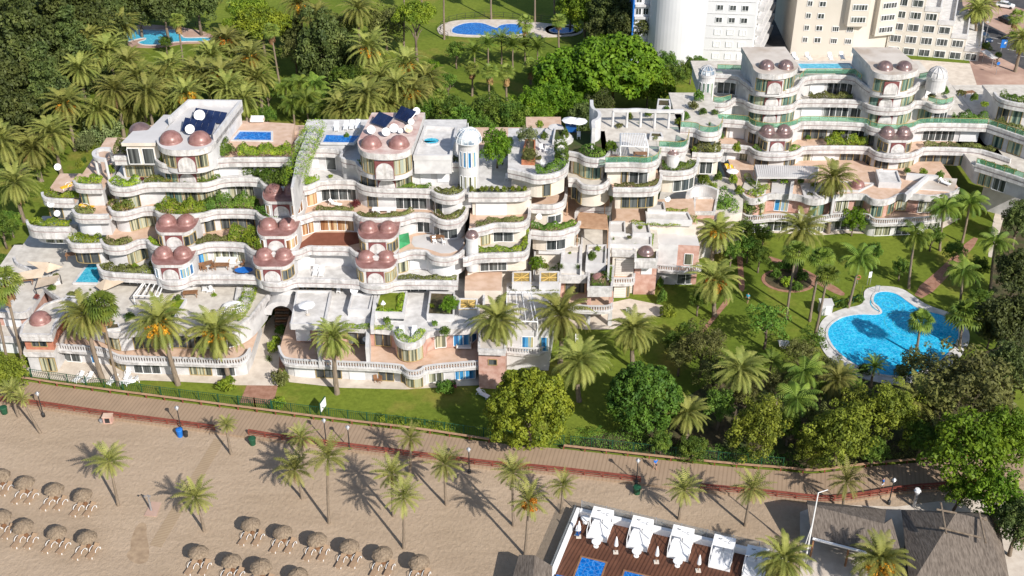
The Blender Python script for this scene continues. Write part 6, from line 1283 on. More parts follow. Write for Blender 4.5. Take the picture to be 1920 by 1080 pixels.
def straw():
    t = parent_proto('straw_parasol'); d = MB(); rg = random.Random(4)
    prof = [(1.12,1.72),(1.10,1.80),(0.98,1.98),(0.78,2.16),(0.5,2.31),(0.22,2.42),(0.02,2.47)]; n = 26
    vs = []
    for j, (r, z) in enumerate(prof):
        for i in range(n): q = 2*math.pi*i/n; rr = r*(1+(rg.uniform(-.06,.06) if j < 3 else rg.uniform(-.02,.02))); vs.append((rr*math.cos(q), rr*math.sin(q), z+rg.uniform(-.035,.035)))
    d.add(vs, [(j*n+i, j*n+(i+1)%n, (j+1)*n+(i+1)%n, (j+1)*n+i) for j in range(len(prof)-1) for i in range(n)])
    d.lathe((0,0,0), [(1.10,1.74),(0.05,2.3)], 20); d.build('canopy', 'thatch', t)
    d = MB(); d.cyl((0,0,-.1), (0,0,2.35), 0.06); d.build('pole', 'wood', t)
    d = MB(); d.cyl((0,0,2.4), (0,0,2.62), 0.12, 0.03); d.build('tip', 'thatch', t)
    d = MB(); d.cyl((0,0,0.42), (0,0,0.47), 0.28, None, 12); d.build('tray', 'wood', t); return t
SP = straw()
rows = [('upper left row', [(-1,887),(45,902),(99,914),(155,924)]), ('lower left row', [(1,965),(43,983),(104,993),(161,1003)]),
        ('long middle row', [(470,978),(530,992),(593,1007),(653,1020),(718,1034),(786,1049)]), ('bottom middle row', [(370,1032),(433,1048),(488,1059),(557,1073)])]
for rn, its in rows:
    for i, (x, y) in enumerate(its):
        p = W(x, y, 2.15); o = ORD[i]
        inst(SP, (p.x, p.y, 0), 'round straw parasol, %s from the left in the %s' % (o, rn), 'parasol', 'straw parasols on the beach', R.uniform(0,6), R.uniform(.96,1.06), R.uniform(-.04,.04), R.uniform(-.04,.04))
        for s, sd in ((-.78,'left'),(.72,'right')):
            inst(BL, (p.x+s+R.uniform(-.08,.08), p.y-0.75+R.uniform(-.1,.1), 0), 'tan sun lounger on the %s side of the %s parasol in the %s' % (sd, o, rn), 'lounger', 'loungers under the straw parasols', math.radians(-17+R.uniform(-4,4)))
# lamps
def lamp():
    t = parent_proto('street_lamp'); d = MB(); d.lathe((0,0,0), [(0.22,0),(0.22,0.5),(0.12,0.6),(0.075,0.7),(0.06,3.3),(0.10,3.35),(0.02,3.4)], 10); d.build('post', 'black', t)
    d = MB(); d.lathe((0,0,3.4), [(0.10,0),(0.24,0.35),(0.24,0.42),(0.02,0.42)], 10); d.build('lantern', 'lampglass', t)
    d = MB(); d.lathe((0,0,3.82), [(0.30,0),(0.12,0.18),(0.02,0.26)], 10); d.build('cap', 'metal', t); return t
LP = lamp()
for x, y, l in ((82,781,'at the left end of the boardwalk'),(340,808,'beside the blue bin'),(612,832,'by the first group of beach palms'),(656,845,'right of the first palm group'),(880,887,'under the overhang of the big pine'),(1193,908,'beside the walker in blue'),(1666,945,'in front of the thatched roofs')):
    b = W(x, y, 0); inst(LP, (b.x, b.y, 0), 'black lamp post '+l, 'street lamp', 'lamp posts along the boardwalk')
# fences
def fence(name, pxs, z, label, m_post, m_rail, h, step, rails, it=1, pw=0.13):
    ln = wline(pxs, z, it); P = walk(ln, step); t = thing(name, (P[0][0], P[0][1], z), label, 'fence')
    for k, (x, y, a) in enumerate(P): d = MB(); d.box((x, y, z+h/2), (pw, pw, h), a); d.build('post', m_post, t)
    for rz, rh, rw, m in rails:
        d = MB(); d.sweep(offset(ln, 0.001), [(-rw/2, z+rz-rh/2, 0), (-rw/2, z+rz+rh/2, 0), (rw/2, z+rz+rh/2, 0), (rw/2, z+rz-rh/2, 0), (-rw/2, z+rz-rh/2, 0)]); d.build('rail', m, t)
    return t
RAILS = [(1.02,0.09,0.3,'redwood'),(0.62,0.12,0.08,'redwood'),(0.28,0.12,0.08,'redwood')]
fence('wooden_fence', LO[1:6], 0.0, 'red wooden fence along the beach side, left of the gap to the beach path', 'redwood', 'redwood', 1.0, 2.2, RAILS)
fence('wooden_fence', [(467,818)]+LO[6:12]+[(1200,907)], 0.0, 'long red wooden fence along the beach side in the middle', 'redwood', 'redwood', 1.0, 2.2, RAILS)
fence('wooden_fence', LO[12:19]+[(1860,905)], 0.0, 'red wooden fence behind the thatched roofs', 'redwood', 'redwood', 1.0, 2.2, RAILS)
fence('wooden_fence', UP[1:7], 0.3, 'low pale wooden rail on the garden side of the boardwalk, left part', 'redwood', 'palewood', 0.55, 2.6, [(0.6,0.08,0.3,'palewood')])
fence('wooden_fence', UP[7:16], 0.3, 'low pale wooden rail on the garden side of the boardwalk, right part', 'redwood', 'palewood', 0.55, 2.6, [(0.6,0.08,0.3,'palewood')])
def gfence(pxs, label):
    t = fence('metal_fence', pxs, 0, label, 'greenmetal', 'greenmetal', 1.7, 2.6, [(1.65,0.05,0.05,'greenmetal'),(0.15,0.05,0.05,'greenmetal')], 1, 0.1)
    d = MB(); ln = wline(pxs, 0, 1)
    for x, y, a in walk(ln, 0.28): d.box((x, y, 0.9), (0.035, 0.035, 1.45), a)
    d.build('bars', 'greenmetal', t)
gfence([(30,703),(43,708),(127,720),(300,744),(447,762)], 'green metal fence between lawn and boardwalk, left of the brick path')
gfence([(512,771),(640,787),(773,802),(917,824),(1057,836)], 'green metal fence between lawn and boardwalk, right of the brick path')
gfence([(1070,837),(1273,859),(1397,872),(1467,878)], 'green metal fence behind the big pine, towards the thicket')
for x, y in ((447,764),(512,772)): pass
d = MB(); a, b = W(449,764,0), W(510,772,0); t = thing('metal_gate', a, 'green double gate at the end of the brick path', 'gate')
for p0, p1 in ((a, (a+b)/2), ((a+b)/2, b)):
    d = MB(); v = p1-p0
    for k in range(9): q = p0+v*(k/8); d.box((q.x, q.y, 1.0), (0.06 if k%8 else .14, 0.06 if k%8 else .14, 1.9))
    for zz in (0.2, 1.85): d.cyl(p0+Vector((0,0,zz)), p1+Vector((0,0,zz)), 0.03)
    d.build('gate_leaf', 'greenmetal', t)
# small things by the boardwalk
def bin_(x, y, m, label, s=0.55, h=0.9, name='litter_bin'):
    p = W(x, y, 0); t = thing(name, p, label, 'bin'); d = MB(); d.lathe((p.x, p.y, 0), [(s*.42,0),(s*.5,h),(s*.54,h),(s*.54,h+.06),(s*.4,h+.07),(s*.38,h-.1),(0.02,h-.1)], 12); d.build('barrel', m, t)
    d = MB(); d.lathe((p.x, p.y, h+.05), [(s*.56,0),(s*.5,.12),(0.02,.2)], 12); d.build('lid', m, t)
bin_(338,818,'blue','blue recycling bin at the foot of a lamp post',0.8,1.0); bin_(349,818,'black','black bin right of the blue bin',0.6,.6)
bin_(474,833,'greenmetal','green bin at the fence end beside the beach path',0.9,.9); bin_(9,775,'greenmetal','green bin at the left picture edge',0.9,.9); bin_(1194,925,'greenmetal','green bin in the palm shadow below the fence',0.9,.9); bin_(190,792,'metal','small grey bin beside the pink box',0.5,.3)
p = W(204,791,0); t = thing('utility_box', p, 'pink utility box with a dark door below the red fence', 'box'); d = MB(); d.box((p.x,p.y,.5), (1.1,.8,1.0)); d.build('cabinet', 'pink', t); d = MB(); d.box((p.x,p.y-.41,.5), (.6,.04,.7)); d.build('door', 'black', t); d = MB(); d.box((p.x,p.y,1.04), (1.25,.95,.08)); d.build('lid', 'floorp', t)
p = W(284,958,0); t = thing('beach_shower', p, 'grey beach shower post on a square stone base', 'shower'); d = MB(); d.prism(wline([(270,966),(293,968),(302,942),(284,940)], .1, 0), 0, .1); d.build('base', 'pinkpave', t); d = MB(); d.cyl((p.x,p.y,.1), (p.x-.1,p.y+.2,2.3), .13, .1); d.build('post', 'metal', t)
for s in (-.2,.2): d = MB(); d.cyl((p.x-.1,p.y+.2,2.2), (p.x-.1+s*1.5,p.y-.05,2.35), .04); d.cyl((p.x-.1+s*1.5,p.y-.05,2.4), (p.x-.1+s*1.5,p.y-.05,2.25), .1); d.build('shower_head', 'metal', t)
p = W(607,778,0); t = thing('notice_board', p, 'white board with a green frame behind the green fence', 'sign'); d = MB(); d.box((p.x,p.y,1.7), (.12,1.7,1.5), -.3); d.build('panel', 'greenmetal', t); d = MB(); d.box((p.x+.08,p.y,1.7), (.06,1.5,1.3), -.3); d.build('face', 'cloth', t)
for s in (-.7,.7): d = MB(); d.box((p.x+s*.3,p.y+s,.5), (.1,.1,1.0)); d.build('post', 'greenmetal', t)
# ------------------------------------------------------------------ people
def person(px, py, z, label, shirt, pants, rz=0.0, stride=0.25, pose='walk'):
    b = W(px, py, z); t = thing('person', b, label, 'person', None, rz)
    def skin(name, V, E, rad, m):
        me = bpy.data.meshes.new(name); me.from_pydata(V, E, []); o = bpy.data.objects.new(name, me); COL.objects.link(o); o.parent = t
        sm = o.modifiers.new('skin', 'SKIN'); me.materials.append(M[m])
        for k, r in enumerate(rad): me.skin_vertices[0].data[k].radius = (r, r)
        me.skin_vertices[0].data[0].use_root = True
        ss = o.modifiers.new('sub', 'SUBSURF'); ss.levels = 1; ss.render_levels = 2; return o
    s = stride
    V = [(0,0,.95),(0,0,1.18),(0,0,1.38),(0,0,1.50),(0,-.02,1.58),(0,-.02,1.72), (.1,0,.9),(.11,-s*.5,.5),(.11,-s*.6,.08),(.11,-s*.6-.14,.04), (-.1,0,.9),(-.11,s*.4,.5),(-.11,s*.9,.1),(-.11,s*.9-.13,.05),
         (.19,0,1.40),(.24,s*.5,1.13),(.25,s*.2,.9),(.25,s*.1,.8),(-.19,0,1.40),(-.24,-s*.5,1.13),(-.25,-s*1.0,.93),(-.25,-s*1.2,.84)]
    E = [(0,1),(1,2),(2,3),(3,4),(4,5),(0,6),(6,7),(7,8),(8,9),(0,10),(10,11),(11,12),(12,13),(2,14),(14,15),(15,16),(16,17),(2,18),(18,19),(19,20),(20,21)]
    skin('body', V, E, [.14,.13,.15,.06,.085,.09,.09,.065,.045,.04,.09,.065,.045,.04,.06,.045,.035,.04,.06,.045,.035,.04], 'skin')
    skin('shirt', [(0,0,.95),(0,0,1.2),(0,0,1.40),(0,0,1.46),(.2,0,1.40),(.235,s*.4,1.2),(-.2,0,1.40),(-.235,-s*.4,1.2)], [(0,1),(1,2),(2,3),(2,4),(4,5),(2,6),(6,7)], [.165,.16,.175,.09,.085,.07,.085,.07], shirt)
    skin('shorts', [(0,0,.97),(0,0,.92),(.105,0,.88),(.115,-s*.4,.58),(-.105,0,.88),(-.115,s*.35,.58)], [(0,1),(1,2),(2,3),(1,4),(4,5)], [.16,.15,.115,.095,.115,.095], pants)
    skin('hair', [(0,.02,1.70),(0,.01,1.77)], [(0,1)], [.10,.085], 'hair'); return t
person(1228,880,0.3,'person in a blue shirt and dark shorts walking on the boardwalk','blue','black',0.4)
person(1653,916,0.3,'person in a blue and white outfit in the shade of the boardwalk','blue','cloth',1.2)
person(1401,568,0,'gardener in a teal shirt standing on the lawn','poolteal','greenmetal',-0.6,0.1)
person(236,207,0,'person in a red shirt on the back lawn beside a palm shadow','fl_red','cloth',0.3,0.15)
# ------------------------------------------------------------------ beach club deck
AZ = math.radians(-18.5); ca, sa = math.cos(AZ), math.sin(AZ); D0 = W(1083,966,0.5); ZD = 0.5
def dk(u, v, z=ZD): return (D0.x+u*ca-v*sa, D0.y+u*sa+v*ca, z)   # u right along the back edge, v away from the sea
Dk = thing('beach_club_deck', (D0.x, D0.y, 0), 'dark wooden beach club deck with a white border wall, bottom of the picture', 'deck')
d = MB(); d.prism([dk(0,0)[:2], dk(0,-14)[:2], dk(24,-14)[:2], dk(24,0)[:2]], 0, ZD); d.build('platform', 'deck', Dk)
def dbox(par, name, u, v, z, su, sv, sz, m, rz=0): c = dk(u, v, z); d = MB(); d.box(c, (su, sv, sz), AZ+rz); return d.build(name, m, par)
dbox(Dk, 'border_wall', 0, -7, .75, .35, 14.4, 1.5, 'cloth'); dbox(Dk, 'border_wall', 12.2, 0.1, .7, 23.9, .45, 1.4, 'cloth')
for k in range(9): dbox(Dk, 'screen_post', .3+k*2.9, .55, 1.2, .09, .09, 2.4, 'metal')
g = MB(); g.box(dk(12, .55, 1.6), (23.4, .03, 1.5), AZ); g.build('glass_screen', 'cglass', Dk)
g = MB(); g.box(dk(-.25, -7, 1.7), (.03, 13.8, 1.2), AZ); g.build('glass_screen', 'cglass', Dk)
CAB = parent_proto('cabana_bed')
def lbox(par, name, c, s, m, tilt=0): d = MB(); d.box(c, s, 0, 0, tilt); return d.build(name, m, par)
lbox(CAB, 'base', (0,0,.2), (2.3,2.9,.38), 'cloth'); lbox(CAB, 'mattress', (0,-.05,.48), (2.15,2.7,.17), 'cloth'); 
for s in (-.52,.52): lbox(CAB, 'pillow', (s,1.05,.65), (.85,.45,.16), 'cloth', .3)
for x, y in ((-1.15,-1.4),(1.15,-1.4),(-1.15,1.42),(1.15,1.42),(-1.15,0),(1.15,0)): lbox(CAB, 'post', (x,y,1.05 if y > -1 else .55), (.09,.09,2.1 if y > -1 else 1.1), 'wframe')
can = lbox(CAB, 'canopy', (0,.75,2.12), (2.36,1.55,.08), 'cloth', .12)
for s in (-1.18,1.18): lbox(CAB, 'side_rail', (s,-.7,1.55), (.06,1.65,.06), 'wframe', .55)
d = MB()   # the mark printed on the canopy: a small dark flourish and a crescent
for k in range(5): q = -.62+k*.085; d.box((q, .98+.05*math.sin(k*2.2), 2.198+.02), (.05,.14,.008), .5-.3*k, 0, .12)
for k in range(7): d.box((-.12+k*.075, .78-.01*k, 2.172+.012), (.035,.05+.03*(k%2),.008), .2, 0, .12)
for k in range(7): q = math.pi*.35+k*math.pi*.22; d.box((.62+.14*math.cos(q), .72+.16*math.sin(q), 2.165+.02*math.sin(q)+.016), (.05,.09,.008), q, 0, .12)
d.build('printed_mark', 'black', can)
for i, (u, v) in enumerate(((3.1,-1.75),(7.7,-1.75),(12.3,-1.75),(16.9,-1.75),(20.6,-2.2))):
    inst(CAB, dk(u, v), 'white canopied daybed on the wooden deck, %s from the left' % ORD[i], 'daybed', 'daybeds on the wooden deck', AZ)
TB = parent_proto('round_table'); d = MB(); d.cyl((0,0,.70), (0,0,.76), .52, None, 20); d.build('table_top', 'cloth', TB); d = MB(); d.cyl((0,0,0), (0,0,.70), .06); d.cyl((0,0,0), (0,0,.05), .3, None, 12); d.build('pedestal', 'wframe', TB)
for i, (u, v) in enumerate(((3.3,-4.1),(7.9,-4.1),(12.5,-4.1),(1.15,-.9))): inst(TB, dk(u, v), 'round white table %s' % ('in the back left corner of the deck' if i == 3 else 'at the foot of the %s daybed from the left' % ORD[i]), 'table', 'round tables on the deck')
CP = parent_proto('closed_parasol'); d = MB(); d.cyl((0,0,0), (0,0,2.5), .035); d.build('pole', 'wood', CP); d = MB(); d.lathe((0,0,0), [(.2,1.05),(.24,1.15),(.17,1.8),(.05,2.45),(.01,2.5)], 10); d.build('folded_canopy', 'cloth', CP); d = MB(); d.box((0,0,.05), (.55,.55,.09)); d.build('base', 'cream', CP)
for i, (u, v) in enumerate(((1.05,-3.3),(5.6,-4.3),(10.2,-4.3),(14.8,-4.1))): inst(CP, dk(u, v), 'folded white parasol on a square base on the deck, %s from the left' % ORD[i], 'parasol', 'folded parasols on the deck')
for i, (u, v) in enumerate(((3.6,-8.7),(8.6,-9.2))):
    c = dk(u, v); t = thing('plunge_pool', c, ('larger' if i == 0 else 'smaller, lower')+' sparkling blue plunge pool sunk in the wooden deck', 'pool')
    dbox(t, 'water', u, v, ZD+.02, 2.7, 5.0, .03, 'poolblue')
    for du, dv, su, sv in ((-1.45,0,.2,5.4),(1.45,0,.2,5.4),(0,2.6,2.7,.2),(0,-2.6,2.7,.2)): dbox(t, 'rim', u+du, v+dv, ZD+.03, su, sv, .06, 'wood')
c = dk(1.0,-2.6); t = thing('deck_chair', c, 'navy and white deck chair folded by the left deck wall', 'chair'); dbox(t, 'seat', .75,-2.5, ZD+.5, .5,.9,.06,'cloth'); dbox(t, 'backrest', .95,-3.1, ZD+.4, .4,.8,.06,'bluecloth'); dbox(t,'frame',.8,-2.8,ZD+.2,.5,1.3,.05,'metal')
c = dk(.7,-12); t = thing('blue_box', c, 'blue box in the lower left deck corner', 'box'); dbox(t,'crate',1.0,-10.6,ZD+.35,.9,.8,.7,'blue'); dbox(t,'lid',1.0,-10.6,ZD+.73,.98,.88,.06,'blue')
# flagpole and thatched roofs
b = W(1511,1046,0); zt = zat(1519,924,b.y); t = thing('flag_pole', b, 'tall white pole with a short arm beside the thatched roof', 'pole'); d = MB(); d.cyl(b, (b.x,b.y,zt), .11,.07); d.build('mast', 'wframe', t); d = MB(); d.cyl((b.x,b.y,zt), (b.x+1.0,b.y+.1,zt+.35), .05); d.build('arm', 'wframe', t); d = MB(); d.cyl((b.x,b.y,zt*.55), (b.x-.35,b.y,zt*.2), .05); d.build('brace', 'wframe', t)
def roof_faces(par, name, faces, m, th=0.3):
    d = MB()
    for f in faces:
        P = [W(*q) for q in f]; n = (P[1]-P[0]).cross(P[2]-P[0]).normalized(); n = n if n.z > 0 else -n; Q = [p-n*th for p in P]; k = len(P)
        d.add(P+Q, [tuple(range(k)), tuple(range(2*k-1,k-1,-1))]+[(i,(i+1)%k,k+(i+1)%k,k+i) for i in range(k)])
    return d.build(name, m, par)
t = thing('thatched_pavilion', W(1585,1040,0), 'grey thatched pavilion roof with a white gutter, between pole and big thatch', 'pavilion')
roof_faces(t, 'roof', [[(1514,946,4.4),(1658,982,4.4),(1664,1042,2.9),(1522,1006,2.9)],[(1514,946,4.4),(1658,982,4.4),(1662,955,2.6),(1513,938,2.6)],[(1658,982,4.4),(1664,1042,2.9),(1688,1030,2.6),(1672,972,2.9)]], 'thatchgrey')
d = MB(); d.cyl(W(1524,1010,2.8), W(1660,1046,2.8), .16); d.build('gutter', 'cloth', t)
for x, y in ((1526,1012),(1592,1030),(1655,1047)): p = W(x, y, 2.7); d = MB(); d.box((p.x,p.y+.1,1.3), (.18,.18,2.6)); d.build('post', 'wood', t)
t = thing('thatched_pavilion', W(1780,1060,0), 'large grey hipped thatch roof with crossed poles, bottom right', 'pavilion')
roof_faces(t, 'roof', [[(1792,962,6.2),(1838,972,6.2),(1895,1100,2.8),(1706,1100,2.8)],[(1792,962,6.2),(1706,1100,2.8),(1690,956,3.0)],[(1792,962,6.2),(1690,956,3.0),(1870,962,3.0),(1838,972,6.2)],[(1838,972,6.2),(1870,962,3.0),(1895,1100,2.8)]], 'thatchgrey')
for a, b in (((1764,943,6.6),(1774,1000,6.2)),((1756,955,6.5),(1794,962,6.5)),((1761,989,6.3),(1840,1008,6.1)),((1836,962,6.7),(1848,1018,5.6)),((1838,970,6.5),(1850,975,6.3))): d = MB(); d.cyl(W(*a), W(*b), .12); d.build('ridge_pole', 'bark', t)
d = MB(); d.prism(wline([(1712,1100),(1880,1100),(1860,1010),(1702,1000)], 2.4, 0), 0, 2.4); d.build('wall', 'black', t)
t = thing('thatched_hut', W(995,1080,0), 'small pale thatched hut at the bottom, left of the deck', 'hut')
roof_faces(t, 'roof', [[(973,1040,2.9),(1003,1041,3.6),(998,1100,3.6),(957,1098,2.6)],[(1003,1041,3.6),(1036,1062,2.6),(1034,1110,2.6),(998,1100,3.6)]], 'thatchgrey')
for x, y in ((975,1046),(1030,1066)): p = W(x, y, 2.6); d = MB(); d.box((p.x,p.y-.1,1.2), (.15,.15,2.4)); d.build('post', 'wood', t)
p = W(1713,950,0); t = thing('white_chimney', p, 'white pipe with a cowl between boardwalk and thatch', 'pipe'); d = MB(); d.cyl(p, (p.x,p.y,2.2), .2); d.build('pipe', 'metal', t); d = MB(); d.lathe((p.x,p.y,2.2), [(.3,0),(.42,.3),(.3,.55),(.02,.6)], 12); d.build('cowl', 'cloth', t)
sheet('terrace_paving', [(1500,960),(1540,945),(1680,950),(1760,940),(1880,930),(1960,1120),(1500,1120)], 0.02, 'paving')
# ------------------------------------------------------------------ roof equipment
def quadpanel(px4, z0, z1, n, label, group='solar arrays'):
    """px4: bottom-left, bottom-right, top-right, top-left"""
    bl, br = W(*px4[0], z0), W(*px4[1], z0); tr, tl = W(*px4[2], z1), W(*px4[3], z1); t = thing('solar_array', (bl+br)/2, label, 'solar panel', group)
    nn = (br-bl).cross(tl-bl).normalized()
    for i in range(n):
        a, b = (i+.03)/n, (i+.97)/n; P = [bl.lerp(br,a), bl.lerp(br,b), tl.lerp(tr,b), tl.lerp(tr,a)]; Q = [p-nn*.08 for p in P]
        d = MB(); d.add(P+Q, [(0,1,2,3),(7,6,5,4)]+[(k,4+k,4+(k+1)%4,(k+1)%4) for k in range(4)]); d.build('panel', 'solar', t)
    d = MB(); e = nn*.1
    for s in (0,.5,1): d.cyl(bl.lerp(br,s)-e, tl.lerp(tr,s)-e, .05); d.cyl(tl.lerp(tr,s)-e, Vector((*tl.lerp(tr,s).xy, z0-.25)), .04)
    d.build('support', 'metal', t)
quadpanel([(339,245),(397,252),(404,230),(347,220)], 25.3, 26.3, 5, 'front row of five dark solar panels behind the left roof domes')
quadpanel([(357,226),(418,232),(426,211),(367,202)], 25.3, 26.3, 5, 'rear row of five dark solar panels on the left roof')
quadpanel([(695,229),(722,239),(738,220),(711,209)], 25.8, 27.0, 3, 'left array of three solar panels on the stained roof')
quadpanel([(739,220),(764,230),(781,209),(752,198)], 25.8, 27.0, 3, 'right array of three solar panels on the stained roof')
def dish(x, y, z, rpx, label, m='dishw', tz=0.75, tx=0.1):
    c = W(x, y, z); r = rpx/ppm(x, y, z); t = thing('satellite_dish', c, label, 'satellite dish', 'satellite dishes'); D = Vector((tx,-1,tz)).normalized(); a = D.orthogonal().normalized(); b = D.cross(a)
    V, Fc = [c-D*.22*r], []; n = 18
    for k, q in enumerate((.5, 1.0)):
        for i in range(n): s = 2*math.pi*i/n; V.append(c+(a*math.cos(s)+b*math.sin(s))*r*q-D*.22*r*(1-q*q))
    Fc = [(0,1+i,1+(i+1)%n) for i in range(n)]+[(1+i,1+n+i,1+n+(i+1)%n,1+(i+1)%n) for i in range(n)]; d = MB(); d.add(V, Fc); d.build('reflector', m, t, True)
    d = MB(); d.cyl(c-D*.22*r, c-D*.3*r-Vector((0,0,r*1.2)), .06); d.build('mount', 'metal', t); d = MB(); d.cyl(c-b*r*.9, c+D*r*.7, .025); d.cyl(c+D*r*.65, c+D*r*.8, .07); d.build('feed_arm', 'metal', t)
for a in ((374,216,26.2,10.5,'large white dish between the two rows of solar panels'),(356,242,26,9,'white dish in front of the left solar row, above the domes'),(696,243,26.2,8,'white dish above the left dome of the stained roof'),(724,247,26.2,8,'white dish between the two stained roof domes'),(739,240,26.2,8.5,'grey white dish under the left solar array of the stained roof'),(751,245,26,5,'smallest dish on the stained roof'),(771,228,26.2,6,'white dish right of the solar arrays'),(781,208,26.4,7,'white dish at the back corner of the stained roof'),
    (108,313,19.5,6.5,'white dish at the far left upper terrace'),(95,382,15.3,7,'white dish fixed below the outermost left balcony'),(362,529,8.5,7.5,'white dish under the left domed bay'),(664,544,8.2,7.5,'white dish under the right domed bay'),(685,636,5.5,5,'white dish on the pink wall above the balustrade'),(1011,406,14.3,5.5,'white dish on the cream wall beside the mosaic window'),(1252,373,11.5,5.5,'white dish at the grassy roof lights'),(107,400,14.5,6,'white dish lying on the left wing terrace'),(957,505,8.5,5,'white dish below the empty cream terrace'),(1012,357,17,4,'small white dish beside the spiral column')): dish(*a)
dish(766,241,26.2,8,'dish with an orange rust stain on the stained roof','disho')
# ------------------------------------------------------------------ terrace furniture
SZ = {}
TBL = parent_proto('dining_table'); lbox(TBL,'table_top',(0,0,.73),(2.0,.95,.06),'wood')
for x in (-.85,.85):
    for y in (-.35,.35): lbox(TBL,'leg',(x,y,.35),(.08,.08,.7),'wood')
TBW = parent_proto('dining_table'); lbox(TBW,'table_top',(0,0,.73),(3.4,1.0,.07),'cloth')
for x in (-1.5,1.5):
    for y in (-.4,.4): lbox(TBW,'leg',(x,y,.35),(.08,.08,.69),'wframe')
def chairp(m, name='chair'):
    t = parent_proto(name); lbox(t,'seat',(0,0,.45),(.52,.5,.07),m); lbox(t,'backrest',(0,.25,.75),(.52,.07,.55),m,-.12)
    for x in (-.22,.22):
        for y in (-.2,.2): lbox(t,'leg',(x,y,.21),(.05,.05,.42),m)
    return t
CHW, CHB = chairp('plasticw'), chairp('wood')
SOF = parent_proto('garden_sofa'); lbox(SOF,'seat',(0,0,.32),(1.9,.75,.28),'cloth'); lbox(SOF,'backrest',(0,.38,.6),(1.9,.16,.5),'cloth')
for s in (-.98,.98): lbox(SOF,'armrest',(s,.02,.42),(.12,.75,.4),'beigecloth')
PAR = parent_proto('white_parasol'); d = MB(); d.cyl((0,0,0),(0,0,2.4),.04); d.build('pole','wframe',PAR); d = MB(); d.lathe((0,0,0),[(1.45,1.95),(0.7,2.25),(.02,2.5)],8); d.build('canopy','cloth',PAR); d = MB(); d.cyl((0,0,0),(0,0,.08),.35,None,12); d.build('base','cream',PAR)
def put(proto, items, cat, group):
    for x, y, z, rz, label, *sc in items: p = W(x, y, z); inst(proto, p, label, cat, group, rz, sc[0] if sc else 1.0)
put(WL, [(631,242,22.3,0.1,'white lounger by the blue covered pool, first from the left'),(649,240,22.3,0,'white lounger by the blue covered pool, second from the left'),(660,239,22.3,0,'white lounger by the blue covered pool, third from the left'),(671,238,22.3,0,'white lounger by the blue covered pool, at the right end'),
  (149,711,0,-.5,'white lounger on the lawn left of the twin palms'),(166,712,0,-.5,'white lounger on the lawn behind the twin palms'),(213,716,0,-.5,'white lounger on the lawn right of the twin palms'),(237,718,0,-1.1,'white lounger on the lawn, left one of the close pair'),(249,718,0,-1.1,'white lounger on the lawn, right one of the close pair'),
  (385,541,6.66,0.1,'white lounger standing behind the brown table, left one'),(394,543,6.66,0.1,'white lounger standing behind the brown table, right one'),(592,512,9.05,0,'white lounger on the empty white terrace, left one'),(603,513,9.05,0,'white lounger on the empty white terrace, right one'),(838,394,15.05,-.1,'white lounger on the round sun deck, left one'),(850,393,15.05,-.1,'white lounger on the round sun deck, right one'),(753,627,6.7,0,'white lounger with yellow cushion on the planted bay roof, left one'),(777,627,6.7,0,'white lounger with yellow cushion on the planted bay roof, right one'),(905,742,0,.9,'pale lounger on the shaded lawn beside the big pine'),
  (1490,110,19.3,.2,'white lounger behind the rooftop pool, first from the left'),(1515,110,19.3,.2,'white lounger behind the rooftop pool, second from the left'),(1556,110,19.3,0,'white lounger behind the rooftop pool, third from the left'),(1578,109,19.3,0,'white lounger behind the rooftop pool, at the right end'),(1842,313,9.2,.6,'white lounger on the right wing balcony'),
  (628,385,15.05,1.2,'white lounger on the terrace left of the long table'),(690,382,15.05,1.4,'white lounger with striped towel by the arch panel'),(750,382,15.05,1.3,'white lounger right of the arch panel'),(240,705,0,0,'white lounger on the paving below the balustrade')], 'lounger', 'white loungers')
YL = make_lounger('sun_lounger', 'yellow', 'plasticw', 0.3)
put(YL, [(128,352,18.05,-.8,'yellow lounger on the topmost left wing terrace'),(163,391,15.05,1.5,'yellow lounger on the left wing among palms'),(1365,318,7.2,.2,'orange lounger in the planted courtyard, left one'),(1373,320,7.2,.2,'orange lounger in the planted courtyard, right one')], 'lounger', 'yellow loungers')
put(TBW, [(721,400,15.05,0,'long table with a white cloth on the sun terrace')], 'table', None)
put(TBL, [(358,556,6.66,.1,'brown dining table before the white loungers'),(387,502,9.05,.5,'wooden table with chairs beside the blue curtained bay'),(417,504,9.05,0,'low wooden table in front of the white sofa',),(138,484,9.05,.2,'pinkish table set on the plunge pool terrace'),(50,532,6.66,.2,'wooden table under the beige sail awning'),(820,452,12.05,.2,'white table with parasols on the pale round terrace'),(1115,590,0.02,0,'dark table in the shade of the brick house porch')], 'table', 'tables')
put(CHW, [(398,548,6.66,1,'white chair beside the brown table, near one'),(377,537,6.66,.2,'white chair beside the brown table, far one'),(815,456,12.05,.4,'white chair at the pale round terrace, left'),(832,458,12.05,2,'white chair at the pale round terrace, right'),(710,406,15.05,3.1,'white chair before the long table, left'),(730,406,15.05,3.1,'white chair before the long table, right'),(572,541,6.66,0,'white chair by the roof hedge above the arch'),(635,550,6.66,0,'white chair by the left roof light'),(1082,640,4,0,'white chair on the shaded balcony'),(1027,648,3.1,0,'white chair at the end of the shaded balcony'),(1500,405,3.1,.2,'white chair on the garden row balcony'),(1100,598,.02,.5,'white chair at the brick house porch'),(1178,590,.02,.5,'white chair on the paving beside the garage house')], 'chair', 'white chairs')
put(CHB, [(378,506,9.05,.5,'wooden chair left of the terrace table'),(398,506,9.05,-.6,'wooden chair right of the terrace table'),(455,500,9.05,-.9,'wooden chair with cushion by the blue table'),(445,512,9.05,.3,'wooden chair in front of the blue table'),(705,716,0,.4,'dark chair on the paving below the white row, left'),(712,717,0,-.5,'dark chair on the paving below the white row, right'),(385,508,9.05,3.1,'wooden chair in front of the terrace table')], 'chair', 'wooden chairs')
